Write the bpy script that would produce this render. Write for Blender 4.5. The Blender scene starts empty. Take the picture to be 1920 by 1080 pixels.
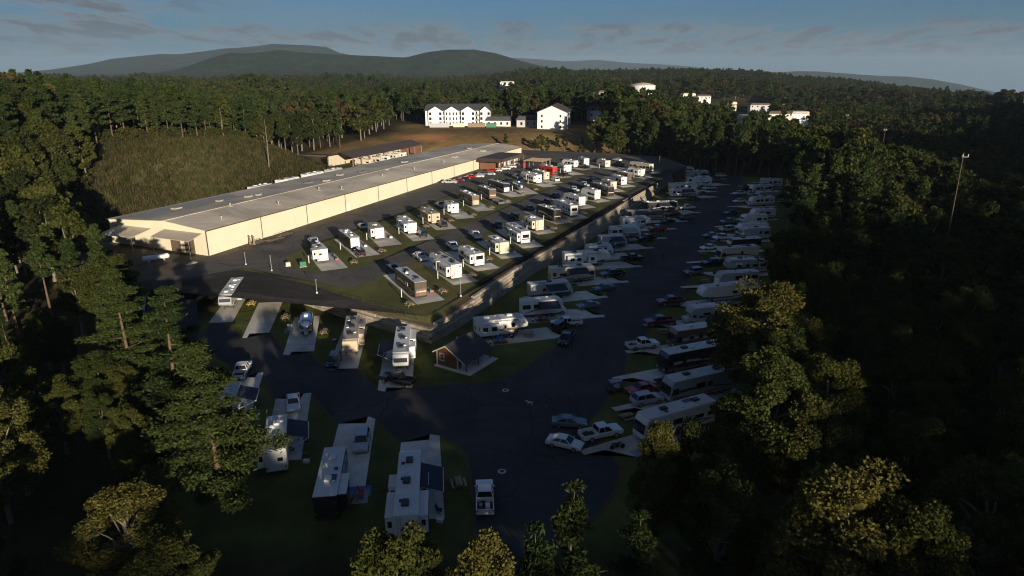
# Aerial evening view over a terraced RV park beside a long storage building, woods and mountains behind.
import bpy, bmesh, math, random
import numpy as np
from mathutils import Vector, Matrix

random.seed(7)
R = math.radians
scene = bpy.context.scene
col = scene.collection

# ------------------------------------------------------------------ camera
cam_d = bpy.data.cameras.new('camera')
cam = bpy.data.objects.new('camera', cam_d)
col.objects.link(cam)
cam_d.sensor_width = 36.0
cam_d.lens = 1250.0 / 1920.0 * 36.0
cam_d.clip_start = 0.5
cam_d.clip_end = 60000.0
cam.location = (0.0, 0.0, 46.0)
cam.rotation_euler = (R(90.0 - 18.035), 0.0, 0.0)
scene.camera = cam

# ------------------------------------------------------------------ sky, sun, exposure
SUN_EL, SUN_AZ = 9.6, 180.0 - 25.0            # degrees; azimuth clockwise from +Y
world = bpy.data.worlds.new('World')
scene.world = world
world.use_nodes = True
wn, wl = world.node_tree.nodes, world.node_tree.links
wn.clear()
w_out = wn.new('ShaderNodeOutputWorld')
w_bg = wn.new('ShaderNodeBackground')
w_sky = wn.new('ShaderNodeTexSky')
w_sky.sky_type = 'NISHITA'
w_sky.sun_disc = False
w_sky.sun_elevation = R(SUN_EL)
w_sky.sun_rotation = R(SUN_AZ)
w_sky.altitude = 400.0
w_sky.air_density = 1.0
w_sky.dust_density = 0.6
w_sky.ozone_density = 3.0
SKY_STRENGTH = 0.035
w_bg.inputs['Strength'].default_value = SKY_STRENGTH
# clouds: flat noise layer at cloud height, found by projecting the view direction on a plane overhead
tc = wn.new('ShaderNodeTexCoord')
sep = wn.new('ShaderNodeSeparateXYZ'); wl.new(tc.outputs['Generated'], sep.inputs[0])
def wmath(op, a, b=None, c=None, clamp=False):
    n = wn.new('ShaderNodeMath'); n.operation = op; n.use_clamp = clamp
    for i, v in enumerate((a, b, c)):
        if v is None: continue
        if isinstance(v, (int, float)): n.inputs[i].default_value = v
        else: wl.new(v, n.inputs[i])
    return n.outputs[0]
zc = wmath('MAXIMUM', sep.outputs['Z'], 0.0)
zc = wmath('ADD', zc, 0.11)
px = wmath('DIVIDE', sep.outputs['X'], zc)
py = wmath('DIVIDE', sep.outputs['Y'], zc)
comb = wn.new('ShaderNodeCombineXYZ'); wl.new(px, comb.inputs[0]); wl.new(py, comb.inputs[1])
def wnoise(vec, scale, detail, rough, off, sx=1.0, sy=1.0, distort=0.0):
    mp = wn.new('ShaderNodeMapping'); mp.inputs['Location'].default_value = off
    mp.inputs['Scale'].default_value = (sx, sy, 1.0); wl.new(vec, mp.inputs['Vector'])
    n = wn.new('ShaderNodeTexNoise'); n.inputs['Scale'].default_value = scale
    n.inputs['Detail'].default_value = detail; n.inputs['Roughness'].default_value = rough
    n.inputs['Distortion'].default_value = distort
    wl.new(mp.outputs[0], n.inputs['Vector']); return n.outputs['Fac']
def wramp(v, lo, hi):
    n = wn.new('ShaderNodeMapRange'); n.interpolation_type = 'SMOOTHSTEP'
    n.inputs['From Min'].default_value = lo; n.inputs['From Max'].default_value = hi
    wl.new(v, n.inputs['Value']); return n.outputs['Result']
BIGOFF = (7.8, 7.0, 0.0)
big = wramp(wnoise(comb.outputs[0], 0.30, 3.0, 0.55, BIGOFF, 0.6, 1.3), 0.455, 0.58)
puff = wnoise(comb.outputs[0], 1.9, 9.0, 0.64, (1.3, 4.2, 0.0), 1.5, 0.62, 0.35)
puffm = wramp(puff, 0.40, 0.56)
veil = wramp(wnoise(comb.outputs[0], 0.5, 6.0, 0.6, (8.4, 2.2, 0.0), 0.8, 0.8), 0.42, 0.8)
dens = wmath('MULTIPLY', wmath('MULTIPLY', puffm, big), wramp(sep.outputs['Z'], 0.0, 0.03))
cc = wn.new('ShaderNodeMixRGB')               # thin parts pale, thick parts mauve grey
cc.inputs[1].default_value = (4.6, 4.9, 5.2, 1.0); cc.inputs[2].default_value = (2.2, 2.75, 3.4, 1.0)
wl.new(wramp(puff, 0.44, 0.60), cc.inputs[0])
m1 = wn.new('ShaderNodeMixRGB'); m1.inputs[2].default_value = (4.4, 5.2, 5.8, 1.0)
tint = wn.new('ShaderNodeMixRGB'); tint.blend_type = 'MULTIPLY'; tint.inputs[0].default_value = 1.0
tint.inputs[2].default_value = (0.46, 0.88, 1.42, 1.0); wl.new(w_sky.outputs[0], tint.inputs[1])
low = wn.new('ShaderNodeMixRGB'); low.inputs[2].default_value = (2.1, 3.8, 5.2, 1.0)      # paler air towards the horizon, all round
wl.new(tint.outputs[0], low.inputs[1]); wl.new(wmath('MULTIPLY', wmath('SUBTRACT', 1.0, wramp(sep.outputs['Z'], 0.0, 0.16)), 0.75), low.inputs[0])
wl.new(low.outputs[0], m1.inputs[1]); wl.new(wmath('MULTIPLY', veil, 0.3), m1.inputs[0])
m2 = wn.new('ShaderNodeMixRGB'); wl.new(m1.outputs[0], m2.inputs[1]); wl.new(cc.outputs[0], m2.inputs[2])
wl.new(wmath('MULTIPLY', dens, 0.95), m2.inputs[0])
wl.new(m2.outputs[0], w_bg.inputs['Color'])
wl.new(w_bg.outputs[0], w_out.inputs['Surface'])

sun_d = bpy.data.lights.new('sun', 'SUN')
sun = bpy.data.objects.new('sun', sun_d)
col.objects.link(sun)
sun_d.energy = 5.0
sun_d.angle = R(0.5)
sun_d.color = (1.0, 0.87, 0.68)
sdir = Vector((math.sin(R(SUN_AZ)) * math.cos(R(SUN_EL)), math.cos(R(SUN_AZ)) * math.cos(R(SUN_EL)), math.sin(R(SUN_EL))))
sun.rotation_euler = sdir.to_track_quat('Z', 'Y').to_euler()
sun.location = (0, 0, 200)

vs = scene.view_settings
vs.view_transform = 'Standard'
vs.look = 'None'
vs.exposure = 0.45
vs.gamma = 1.0
vs.use_curve_mapping = False
cy = scene.cycles
cy.max_bounces = 5; cy.diffuse_bounces = 3; cy.glossy_bounces = 3; cy.transmission_bounces = 3
cy.transparent_max_bounces = 8; cy.volume_bounces = 0
cy.filter_width = 1.15
cy.use_denoising = True
try: cy.denoiser = 'OPENIMAGEDENOISE'
except Exception: pass

# ------------------------------------------------------------------ materials
MATS = {}
def mat(name, color, rough=0.8, metal=0.0, var=0.0, scale=1.0, color2=None, bump=0.0, bscale=None, spec=0.5, rnd=0.0, detail=4.0, coat=0.0):
    """principled surface, base colour broken up by noise in object space; rnd shifts value per object"""
    if name in MATS: return MATS[name]
    m = bpy.data.materials.new(name); m.use_nodes = True
    nt = m.node_tree; b = nt.nodes['Principled BSDF']
    b.inputs['Roughness'].default_value = rough
    b.inputs['Metallic'].default_value = metal
    b.inputs['Specular IOR Level'].default_value = spec
    if coat: b.inputs['Coat Weight'].default_value = coat
    c = (*color, 1.0)
    b.inputs['Base Color'].default_value = c
    m.diffuse_color = c
    geo = nt.nodes.new('ShaderNodeNewGeometry')
    src = None
    if var > 0 or color2:
        n = nt.nodes.new('ShaderNodeTexNoise'); n.inputs['Scale'].default_value = scale
        n.inputs['Detail'].default_value = detail; n.inputs['Roughness'].default_value = 0.62
        nt.links.new(geo.outputs['Position'], n.inputs['Vector'])
        mr = nt.nodes.new('ShaderNodeMapRange'); mr.inputs['From Min'].default_value = 0.32; mr.inputs['From Max'].default_value = 0.68
        nt.links.new(n.outputs['Fac'], mr.inputs['Value'])
        mx = nt.nodes.new('ShaderNodeMixRGB')
        c2 = color2 if color2 else tuple(max(0.0, v * (1.0 - var)) for v in color)
        mx.inputs[1].default_value = (*c2, 1.0); mx.inputs[2].default_value = c
        nt.links.new(mr.outputs[0], mx.inputs[0]); src = mx.outputs[0]
    if rnd > 0:
        oi = nt.nodes.new('ShaderNodeObjectInfo')
        hs = nt.nodes.new('ShaderNodeHueSaturation')
        ra = nt.nodes.new('ShaderNodeMapRange'); ra.inputs['To Min'].default_value = 1 - rnd; ra.inputs['To Max'].default_value = 1 + rnd
        nt.links.new(oi.outputs['Random'], ra.inputs['Value']); nt.links.new(ra.outputs[0], hs.inputs['Value'])
        hs.inputs['Color'].default_value = c
        if src: nt.links.new(src, hs.inputs['Color'])
        src = hs.outputs[0]
    if src: nt.links.new(src, b.inputs['Base Color'])
    if bump > 0:
        n2 = nt.nodes.new('ShaderNodeTexNoise'); n2.inputs['Scale'].default_value = bscale or scale * 4
        n2.inputs['Detail'].default_value = 4.0
        nt.links.new(geo.outputs['Position'], n2.inputs['Vector'])
        bp = nt.nodes.new('ShaderNodeBump'); bp.inputs['Strength'].default_value = bump; bp.inputs['Distance'].default_value = 0.05
        nt.links.new(n2.outputs['Fac'], bp.inputs['Height']); nt.links.new(bp.outputs[0], b.inputs['Normal'])
    MATS[name] = m
    return m

mat('grass', (0.090, 0.112, 0.030), 0.95, color2=(0.125, 0.10, 0.045), scale=0.16, bump=0.5, bscale=4.0, spec=0.1, detail=9)
mat('asphalt', (0.058, 0.056, 0.056), 0.9, color2=(0.044, 0.044, 0.046), scale=0.16, bump=0.25, bscale=9.0, spec=0.2, detail=9)
mat('asphalt_old', (0.118, 0.108, 0.096), 0.92, color2=(0.092, 0.085, 0.077), scale=0.12, bump=0.25, bscale=9.0, spec=0.2, detail=9)
mat('gravel', (0.15, 0.125, 0.095), 0.95, color2=(0.10, 0.085, 0.065), scale=0.4, bump=0.4, bscale=6.0, spec=0.1, detail=8)
mat('concrete', (0.60, 0.57, 0.51), 0.85, color2=(0.50, 0.475, 0.425), scale=0.5, bump=0.1, bscale=8.0, spec=0.2, detail=8, rnd=0.08)
mat('soil', (0.12, 0.085, 0.052), 0.95, color2=(0.08, 0.062, 0.036), scale=0.7, bump=0.5, bscale=3.0, spec=0.1, detail=8)
mat('block', (0.40, 0.35, 0.275), 0.9, color2=(0.27, 0.235, 0.185), scale=0.9, bump=0.4, bscale=5.0, spec=0.1, rnd=0.18)
mat('cream_panel', (0.76, 0.70, 0.53), 0.55, color2=(0.70, 0.64, 0.475), scale=0.15, spec=0.3)
mat('metal_roof', (0.60, 0.53, 0.42), 0.75, color2=(0.52, 0.46, 0.365), scale=0.08, spec=0.15, detail=8)
mat('roof_patch', (0.48, 0.45, 0.38), 0.5, var=0.2, scale=0.3)
mat('brown_trim', (0.10, 0.065, 0.045), 0.6)
mat('brown_roof', (0.085, 0.06, 0.048), 0.7, var=0.25, scale=0.4)
mat('shingle', (0.062, 0.062, 0.068), 0.9, var=0.3, scale=0.8, bump=0.3, bscale=4.0)
mat('cedar', (0.23, 0.09, 0.038), 0.75, var=0.3, scale=1.2)
mat('brick_red', (0.22, 0.10, 0.06), 0.85, var=0.3, scale=1.5)
mat('white_paint', (0.78, 0.77, 0.74), 0.5, var=0.06, scale=0.5)
mat('white_side', (0.80, 0.79, 0.76), 0.4, var=0.07, scale=0.6, spec=0.5, rnd=0.06)
mat('grey_side', (0.42, 0.43, 0.43), 0.4, var=0.1, scale=0.6, rnd=0.1)
mat('cream_side', (0.66, 0.58, 0.44), 0.42, var=0.08, scale=0.6, rnd=0.06)
mat('tan_side', (0.52, 0.42, 0.29), 0.45, var=0.08, scale=0.6, rnd=0.08)
mat('brown_side', (0.16, 0.115, 0.085), 0.3, var=0.15, scale=0.6, coat=0.4)
mat('bronze_side', (0.12, 0.085, 0.065), 0.28, var=0.15, scale=0.6, coat=0.4)
mat('black_side', (0.025, 0.025, 0.028), 0.25, var=0.15, scale=0.6, coat=0.4)
mat('red_side', (0.55, 0.025, 0.02), 0.3, var=0.1, scale=0.6, coat=0.4)
mat('swoosh_light', (0.55, 0.50, 0.43), 0.35)
mat('swoosh_dark', (0.05, 0.05, 0.06), 0.35)
mat('swoosh_brown', (0.20, 0.13, 0.08), 0.35)
mat('rubber_roof', (0.62, 0.62, 0.60), 0.7, var=0.14, scale=0.7, rnd=0.08, detail=7)
mat('tan_roof', (0.46, 0.40, 0.33), 0.7, var=0.14, scale=0.7, detail=7)
mat('ac_white', (0.70, 0.70, 0.68), 0.5)
mat('ac_black', (0.03, 0.03, 0.033), 0.5)
mat('dark_glass', (0.012, 0.014, 0.018), 0.08, spec=0.6)
mat('windscreen', (0.02, 0.025, 0.03), 0.06, spec=0.7)
mat('frame_white', (0.66, 0.65, 0.62), 0.5)
mat('chassis', (0.03, 0.03, 0.03), 0.7)
mat('tyre', (0.018, 0.018, 0.018), 0.85)
mat('rim', (0.42, 0.42, 0.43), 0.35, metal=0.7)
mat('polished_aluminium', (0.78, 0.79, 0.80), 0.22, metal=1.0, var=0.05, scale=2.0)
mat('awning_navy', (0.02, 0.028, 0.05), 0.8, var=0.2, scale=1.0)
mat('awning_grey', (0.30, 0.33, 0.37), 0.8, var=0.2, scale=1.0)
mat('solar', (0.012, 0.016, 0.03), 0.2, spec=0.6)
mat('wood_grey', (0.34, 0.25, 0.165), 0.85, var=0.3, scale=3.0, rnd=0.15)
mat('wood_yellow', (0.55, 0.40, 0.14), 0.8, var=0.2, scale=3.0)
mat('galvanised', (0.35, 0.36, 0.37), 0.45, metal=0.6)
mat('post_white', (0.70, 0.69, 0.66), 0.6)
mat('bark_pine', (0.15, 0.105, 0.07), 0.95, var=0.4, scale=2.0, bump=0.6, bscale=6.0, spec=0.1)
mat('bark_grey', (0.22, 0.19, 0.155), 0.95, var=0.4, scale=2.0, bump=0.6, bscale=6.0, spec=0.1)
mat('tank_white', (0.72, 0.72, 0.70), 0.45)
mat('clay', (0.36, 0.17, 0.075), 0.95, color2=(0.26, 0.13, 0.06), scale=0.1, bump=0.4, bscale=2.0, spec=0.1, detail=8)
mat('green_plastic', (0.02, 0.14, 0.07), 0.5)
mat('blue_cloth', (0.04, 0.14, 0.34), 0.7)
mat('orange_cloth', (0.55, 0.12, 0.03), 0.7)
mat('red_cloth', (0.34, 0.025, 0.02), 0.6)
mat('skin', (0.45, 0.27, 0.19), 0.6)
mat('navy_cloth', (0.02, 0.022, 0.035), 0.8)
mat('white_fur', (0.6, 0.57, 0.52), 0.9)
CARCOL = {'white': (0.74, 0.74, 0.73), 'silver': (0.42, 0.44, 0.46), 'grey': (0.14, 0.15, 0.165), 'black': (0.014, 0.014, 0.017),
          'navy': (0.018, 0.03, 0.07), 'blue': (0.05, 0.09, 0.15), 'red': (0.34, 0.018, 0.016), 'darkred': (0.13, 0.014, 0.02)}
for k_, v_ in CARCOL.items():
    mat('paint_' + k_, v_, 0.25, var=0.05, scale=1.0, coat=0.7)

def wear(name, cell=0.09, width=0.012, dark=0.55):
    """thin cracks and worn, paler tracks laid over a paved surface's colour"""
    nt = MATS[name].node_tree; b = nt.nodes['Principled BSDF']; src = b.inputs['Base Color'].links[0].from_socket
    g = nt.nodes.new('ShaderNodeNewGeometry'); nd = nt.nodes.new('ShaderNodeTexNoise'); nd.inputs['Scale'].default_value = 0.35; nd.inputs['Detail'].default_value = 5.0
    nt.links.new(g.outputs['Position'], nd.inputs['Vector'])
    va = nt.nodes.new('ShaderNodeVectorMath'); va.operation = 'MULTIPLY_ADD'; va.inputs[1].default_value = (3.0, 3.0, 0.0)
    nt.links.new(nd.outputs['Color'], va.inputs[0]); nt.links.new(g.outputs['Position'], va.inputs[2])
    vo = nt.nodes.new('ShaderNodeTexVoronoi'); vo.feature = 'DISTANCE_TO_EDGE'; vo.inputs['Scale'].default_value = cell
    nt.links.new(va.outputs[0], vo.inputs['Vector'])
    mr = nt.nodes.new('ShaderNodeMapRange'); mr.inputs['From Max'].default_value = width; mr.inputs['To Min'].default_value = dark; mr.inputs['To Max'].default_value = 1.0
    nt.links.new(vo.outputs['Distance'], mr.inputs['Value'])
    ns = nt.nodes.new('ShaderNodeTexNoise'); ns.inputs['Scale'].default_value = 0.045; ns.inputs['Detail'].default_value = 7.0; ns.inputs['Roughness'].default_value = 0.7; ns.inputs['Distortion'].default_value = 1.2
    nt.links.new(g.outputs['Position'], ns.inputs['Vector'])
    m2 = nt.nodes.new('ShaderNodeMapRange'); m2.inputs['From Min'].default_value = 0.3; m2.inputs['From Max'].default_value = 0.7; m2.inputs['To Min'].default_value = 0.62; m2.inputs['To Max'].default_value = 1.42
    nt.links.new(ns.outputs['Fac'], m2.inputs['Value'])
    mu = nt.nodes.new('ShaderNodeMath'); mu.operation = 'MULTIPLY'; nt.links.new(mr.outputs[0], mu.inputs[0]); nt.links.new(m2.outputs[0], mu.inputs[1])
    hs = nt.nodes.new('ShaderNodeHueSaturation'); nt.links.new(src, hs.inputs['Color']); nt.links.new(mu.outputs[0], hs.inputs['Value']); nt.links.new(hs.outputs[0], b.inputs['Base Color'])
wear('asphalt'); wear('asphalt_old'); wear('concrete', 0.16, 0.006, 0.75); wear('metal_roof', 0.02, 0.0001, 1.0); wear('grass', 0.02, 0.0001, 1.0)
def leaf_mat(name, c1, c2, trans=0.25):
    m = bpy.data.materials.new(name); m.use_nodes = True
    nt = m.node_tree; nt.nodes.clear()
    out = nt.nodes.new('ShaderNodeOutputMaterial')
    geo = nt.nodes.new('ShaderNodeNewGeometry'); oi = nt.nodes.new('ShaderNodeObjectInfo')
    n = nt.nodes.new('ShaderNodeTexNoise'); n.inputs['Scale'].default_value = 0.55; n.inputs['Detail'].default_value = 3.0
    nt.links.new(geo.outputs['Position'], n.inputs['Vector'])
    ad = nt.nodes.new('ShaderNodeMath'); ad.operation = 'ADD'
    mr = nt.nodes.new('ShaderNodeMapRange'); mr.inputs['To Min'].default_value = -0.45; mr.inputs['To Max'].default_value = 0.45
    nt.links.new(oi.outputs['Random'], mr.inputs['Value'])
    nt.links.new(n.outputs['Fac'], ad.inputs[0]); nt.links.new(mr.outputs[0], ad.inputs[1])
    rp = nt.nodes.new('ShaderNodeMapRange'); rp.inputs['From Min'].default_value = 0.2; rp.inputs['From Max'].default_value = 0.85
    nt.links.new(ad.outputs[0], rp.inputs['Value'])
    mx = nt.nodes.new('ShaderNodeMixRGB'); mx.inputs[1].default_value = (*c1, 1); mx.inputs[2].default_value = (*c2, 1)
    nt.links.new(rp.outputs[0], mx.inputs[0])
    rv = nt.nodes.new('ShaderNodeMapRange'); rv.inputs['To Min'].default_value = 0.6; rv.inputs['To Max'].default_value = 1.5
    nt.links.new(geo.outputs['Random Per Island'], rv.inputs['Value'])
    hs = nt.nodes.new('ShaderNodeHueSaturation'); nt.links.new(mx.outputs[0], hs.inputs['Color']); nt.links.new(rv.outputs[0], hs.inputs['Value'])
    d = nt.nodes.new('ShaderNodeBsdfDiffuse'); t = nt.nodes.new('ShaderNodeBsdfTranslucent')
    nt.links.new(hs.outputs[0], d.inputs['Color']); nt.links.new(hs.outputs[0], t.inputs['Color'])
    ms = nt.nodes.new('ShaderNodeMixShader'); ms.inputs[0].default_value = trans
    nt.links.new(d.outputs[0], ms.inputs[1]); nt.links.new(t.outputs[0], ms.inputs[2]); nt.links.new(ms.outputs[0], out.inputs['Surface'])
    MATS[name] = m
leaf_mat('needles', (0.028, 0.044, 0.015), (0.050, 0.066, 0.020))
leaf_mat('leaves_green', (0.036, 0.048, 0.014), (0.064, 0.068, 0.018))
leaf_mat('leaves_autumn', (0.054, 0.066, 0.019), (0.098, 0.090, 0.025))
leaf_mat('leaves_dark', (0.026, 0.034, 0.012), (0.046, 0.050, 0.016))
leaf_mat('leaves_rust', (0.055, 0.048, 0.019), (0.072, 0.052, 0.022))
leaf_mat('leaves_yellow', (0.20, 0.17, 0.03), (0.24, 0.19, 0.035))

# ------------------------------------------------------------------ mesh helpers
def link(o, parent=None):
    col.objects.link(o)
    if parent is not None: o.parent = parent
    return o
def obj(name, me, parent=None, loc=None, rz=None):
    o = bpy.data.objects.new(name, me); link(o, parent)
    if loc is not None: o.location = loc
    if rz is not None: o.rotation_euler = (0, 0, rz)
    return o
def empty(name, loc, rz=0.0):
    o = bpy.data.objects.new(name, None); o.empty_display_size = 0.5
    link(o); o.location = loc; o.rotation_euler = (0, 0, rz); return o
def tag(o, label=None, cat=None, group=None, kind=None):
    if label: o['label'] = label
    if cat: o['category'] = cat
    if group: o['group'] = group
    if kind: o['kind'] = kind
    return o
def mesh_np(name, verts, faces, m, smooth=False):
    me = bpy.data.meshes.new(name)
    me.from_pydata([tuple(v) for v in verts], [], [tuple(f) for f in faces])
    if m: me.materials.append(MATS[m] if isinstance(m, str) else m)
    if smooth: me.polygons.foreach_set('use_smooth', [True] * len(me.polygons))
    me.update(); return me
def mesh_quads(name, V, m):
    """V: (n,4,3) array of loose quads, fast path"""
    n = len(V); me = bpy.data.meshes.new(name)
    me.vertices.add(n * 4); me.vertices.foreach_set('co', V.reshape(-1).astype(np.float32))
    me.loops.add(n * 4); me.loops.foreach_set('vertex_index', np.arange(n * 4, dtype=np.int32))
    me.polygons.add(n); me.polygons.foreach_set('loop_start', np.arange(0, n * 4, 4, dtype=np.int32))
    me.polygons.foreach_set('loop_total', np.full(n, 4, dtype=np.int32))
    me.materials.append(MATS[m]); me.update(calc_edges=True); me.validate(); return me
class MB:
    def __init__(s): s.v = []; s.f = []
    def box(s, x0, x1, y0, y1, z0, z1):
        i = len(s.v)
        s.v += [(x0, y0, z0), (x1, y0, z0), (x1, y1, z0), (x0, y1, z0), (x0, y0, z1), (x1, y0, z1), (x1, y1, z1), (x0, y1, z1)]
        s.f += [(i, i + 3, i + 2, i + 1), (i + 4, i + 5, i + 6, i + 7), (i, i + 1, i + 5, i + 4), (i + 1, i + 2, i + 6, i + 5), (i + 2, i + 3, i + 7, i + 6), (i + 3, i, i + 4, i + 7)]
        return s
    def prism(s, prof, y0, y1, y0t=None, y1t=None, ztop=None):
        """side profile [(x,z)] (counter-clockwise seen from -y) swept from y0 to y1"""
        n = len(prof); i = len(s.v)
        s.v += [(x, y0, z) for x, z in prof] + [(x, y1, z) for x, z in prof]
        s.f.append(tuple(i + k for k in range(n))); s.f.append(tuple(i + n + k for k in reversed(range(n))))
        for k in range(n):
            k2 = (k + 1) % n
            s.f.append((i + k, i + n + k, i + n + k2, i + k2))
        return s
    def poly(s, pts):
        i = len(s.v); s.v += [tuple(p) for p in pts]; s.f.append(tuple(range(i, i + len(pts)))); return s
    def tube(s, p0, p1, r0, r1=None, n=6, cap=True):
        r1 = r0 if r1 is None else r1
        p0, p1 = Vector(p0), Vector(p1); d = (p1 - p0)
        if d.length < 1e-6: return s
        q = d.to_track_quat('Z', 'Y'); i = len(s.v)
        for p, r in ((p0, r0), (p1, r1)):
            for k in range(n):
                a = 2 * math.pi * k / n
                s.v.append(tuple(p + q @ Vector((r * math.cos(a), r * math.sin(a), 0))))
        for k in range(n):
            k2 = (k + 1) % n; s.f.append((i + k, i + k2, i + n + k2, i + n + k))
        if cap: s.f.append(tuple(i + n + k for k in range(n))); s.f.append(tuple(i + k for k in reversed(range(n))))
        return s
    def wheel(s, x, y0, y1, z, r, n=12):
        return s.tube((x, y0, z), (x, y1, z), r, n=n)
    def mesh(s, name, m, bevel=0.0, smooth=False, seg=1):
        me = mesh_np(name, s.v, s.f, m)
        bm = bmesh.new(); bm.from_mesh(me)
        if bevel > 0:
            bmesh.ops.remove_doubles(bm, verts=bm.verts, dist=1e-5)
            ed = [e for e in bm.edges if e.is_manifold and e.calc_face_angle(0) > 0.35]
            bmesh.ops.bevel(bm, geom=ed, offset=bevel, segments=seg, affect='EDGES', profile=0.5)
        bmesh.ops.recalc_face_normals(bm, faces=bm.faces)
        bm.to_mesh(me); bm.free()
        if smooth:
            me.polygons.foreach_set('use_smooth', [True] * len(me.polygons))
        me.update(); return me
CACHE = {}
def ring(w, h, t, d, name='frame', m='frame_white', plane='xz'):
    """one connected rectangular frame round an opening w x h, standing on z=0, in the xz or the yz plane"""
    mb = MB()
    for y in (-d / 2, d / 2):
        for (a, b) in ((w / 2 + t, -t), (w / 2 + t, h + t), (-w / 2 - t, h + t), (-w / 2 - t, -t)): mb.v.append((a, y, b) if plane == 'xz' else (y, a, b))
        for (a, b) in ((w / 2, 0), (w / 2, h), (-w / 2, h), (-w / 2, 0)): mb.v.append((a, y, b) if plane == 'xz' else (y, a, b))
    for k in range(4):
        j = (k + 1) % 4
        mb.f += [(k, j, 4 + j, 4 + k), (8 + k, 12 + k, 12 + j, 8 + j), (k, 8 + k, 8 + j, j), (4 + k, 4 + j, 12 + j, 12 + k)]
    return mb.mesh(name, m)
def boxm(dx, dy, dz, m, bevel=0.0, name='box_piece'):
    """shared box mesh centred in x and y, standing on z=0"""
    key = (round(dx, 2), round(dy, 2), round(dz, 2), m, round(bevel, 3))
    if key not in CACHE:
        CACHE[key] = MB().box(-dx / 2, dx / 2, -dy / 2, dy / 2, 0, dz).mesh(name, m, bevel)
    return CACHE[key]
def sheet(name, pts, z, m, parent=None, kind='structure'):
    """flat polygon; z is a number or a function of (x, y)"""
    zf = z if callable(z) else (lambda x, y: z)
    bm = bmesh.new()
    vs_ = [bm.verts.new((p[0], p[1], 0)) for p in pts]
    f = bm.faces.new(vs_); bmesh.ops.triangulate(bm, faces=[f], ngon_method='EAR_CLIP')
    for v in bm.verts: v.co.z = zf(v.co.x, v.co.y)
    bmesh.ops.recalc_face_normals(bm, faces=bm.faces)
    me = bpy.data.meshes.new(name); bm.to_mesh(me); bm.free()
    if me.polygons and sum(p.normal.z for p in me.polygons) < 0: me.flip_normals()
    me.materials.append(MATS[m]); o = obj(name, me, parent)
    if parent is None and kind: o['kind'] = kind
    return o
def smooth01(a, b, v):
    t = np.clip((np.asarray(v, dtype=float) - a) / (b - a), 0, 1); return t * t * (3 - 2 * t)
def in_poly(x, y, P):
    c = False; n = len(P); j = n - 1
    for i in range(n):
        xi, yi = P[i][0], P[i][1]; xj, yj = P[j][0], P[j][1]
        if (yi > y) != (yj > y) and x < (xj - xi) * (y - yi) / (yj - yi) + xi: c = not c
        j = i
    return c

# ------------------------------------------------------------------ positions in metres (x right, y away from the camera)
LOT_ROAD = [
    (-58.72, 122.38),
    (-48.76, 111.96),
    (-44.83, 114.55),
    (-38.76, 104.34),
    (-35.34, 105.7),
    (-29.84, 98.38),
    (-25.1, 98.79),
    (-20.35, 91.19),
    (-15.12, 92.45),
    (-9.03, 93.0),
    (-4.54, 93.55),
    (-1.25, 94.86),
    (2.17, 99.2),
    (8.5, 109.23),
    (11.97, 116.15),
    (15.15, 122.38),
    (19.26, 133.96),
    (23.83, 143.22),
    (30.32, 158.31),
    (36.61, 173.73),
    (43.42, 188.86),
    (50.91, 206.61),
    (59.33, 225.01),
    (68.12, 244.6),
    (80.19, 271.49),
    (90.85, 295.25),
    (96.26, 307.84),
    (106.09, 307.84),
    (91.21, 265.18),
    (76.63, 227.75),
    (63.78, 202.82),
    (55.7, 185.64),
    (48.8, 168.3),
    (43.63, 153.71),
    (37.57, 139.38),
    (34.06, 133.26),
    (28.05, 124.18),
    (23.38, 110.46),
    (19.55, 104.56),
    (17.75, 97.18),
    (14.46, 90.66),
    (13.12, 86.45),
    (9.79, 80.37),
    (11.63, 74.97),
    (12.64, 72.5),
    (12.95, 70.16),
    (11.68, 65.83),
    (9.36, 61.92),
    (5.52, 57.54),
    (2.05, 52.25),
    (-2.81, 52.25),
    (-3.63, 58.37),
    (-4.73, 67.94),
    (-5.53, 73.72),
    (-9.21, 78.13),
    (-14.44, 76.26),
    (-19.1, 82.71),
    (-23.75, 81.09),
    (-30.2, 90.31),
    (-34.85, 88.43),
    (-39.76, 97.18),
    (-42.94, 96.79),
    (-51.02, 104.79),
    (-55.34, 110.46),
]
WALL_LINE = [
    (-61.4, 142.05, 1.75),
    (-59.43, 141.28, 1.74),
    (-51.24, 135.37, 1.68),
    (-42.33, 129.56, 1.51),
    (-34.78, 123.58, 2.12),
    (-25.59, 116.96, 2.04),
    (-14.27, 109.23, 2.13),
    (-10.43, 115.61, 2.97),
    (-3.36, 132.24, 3.18),
    (5.07, 151.5, 4.07),
    (15.65, 172.07, 4.38),
    (27.14, 194.91, 4.55),
    (39.86, 223.21, 4.39),
    (52.02, 251.11, 4.06),
    (62.96, 275.41, 3.53),
    (69.9, 289.31, 3.23),
]
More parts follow.
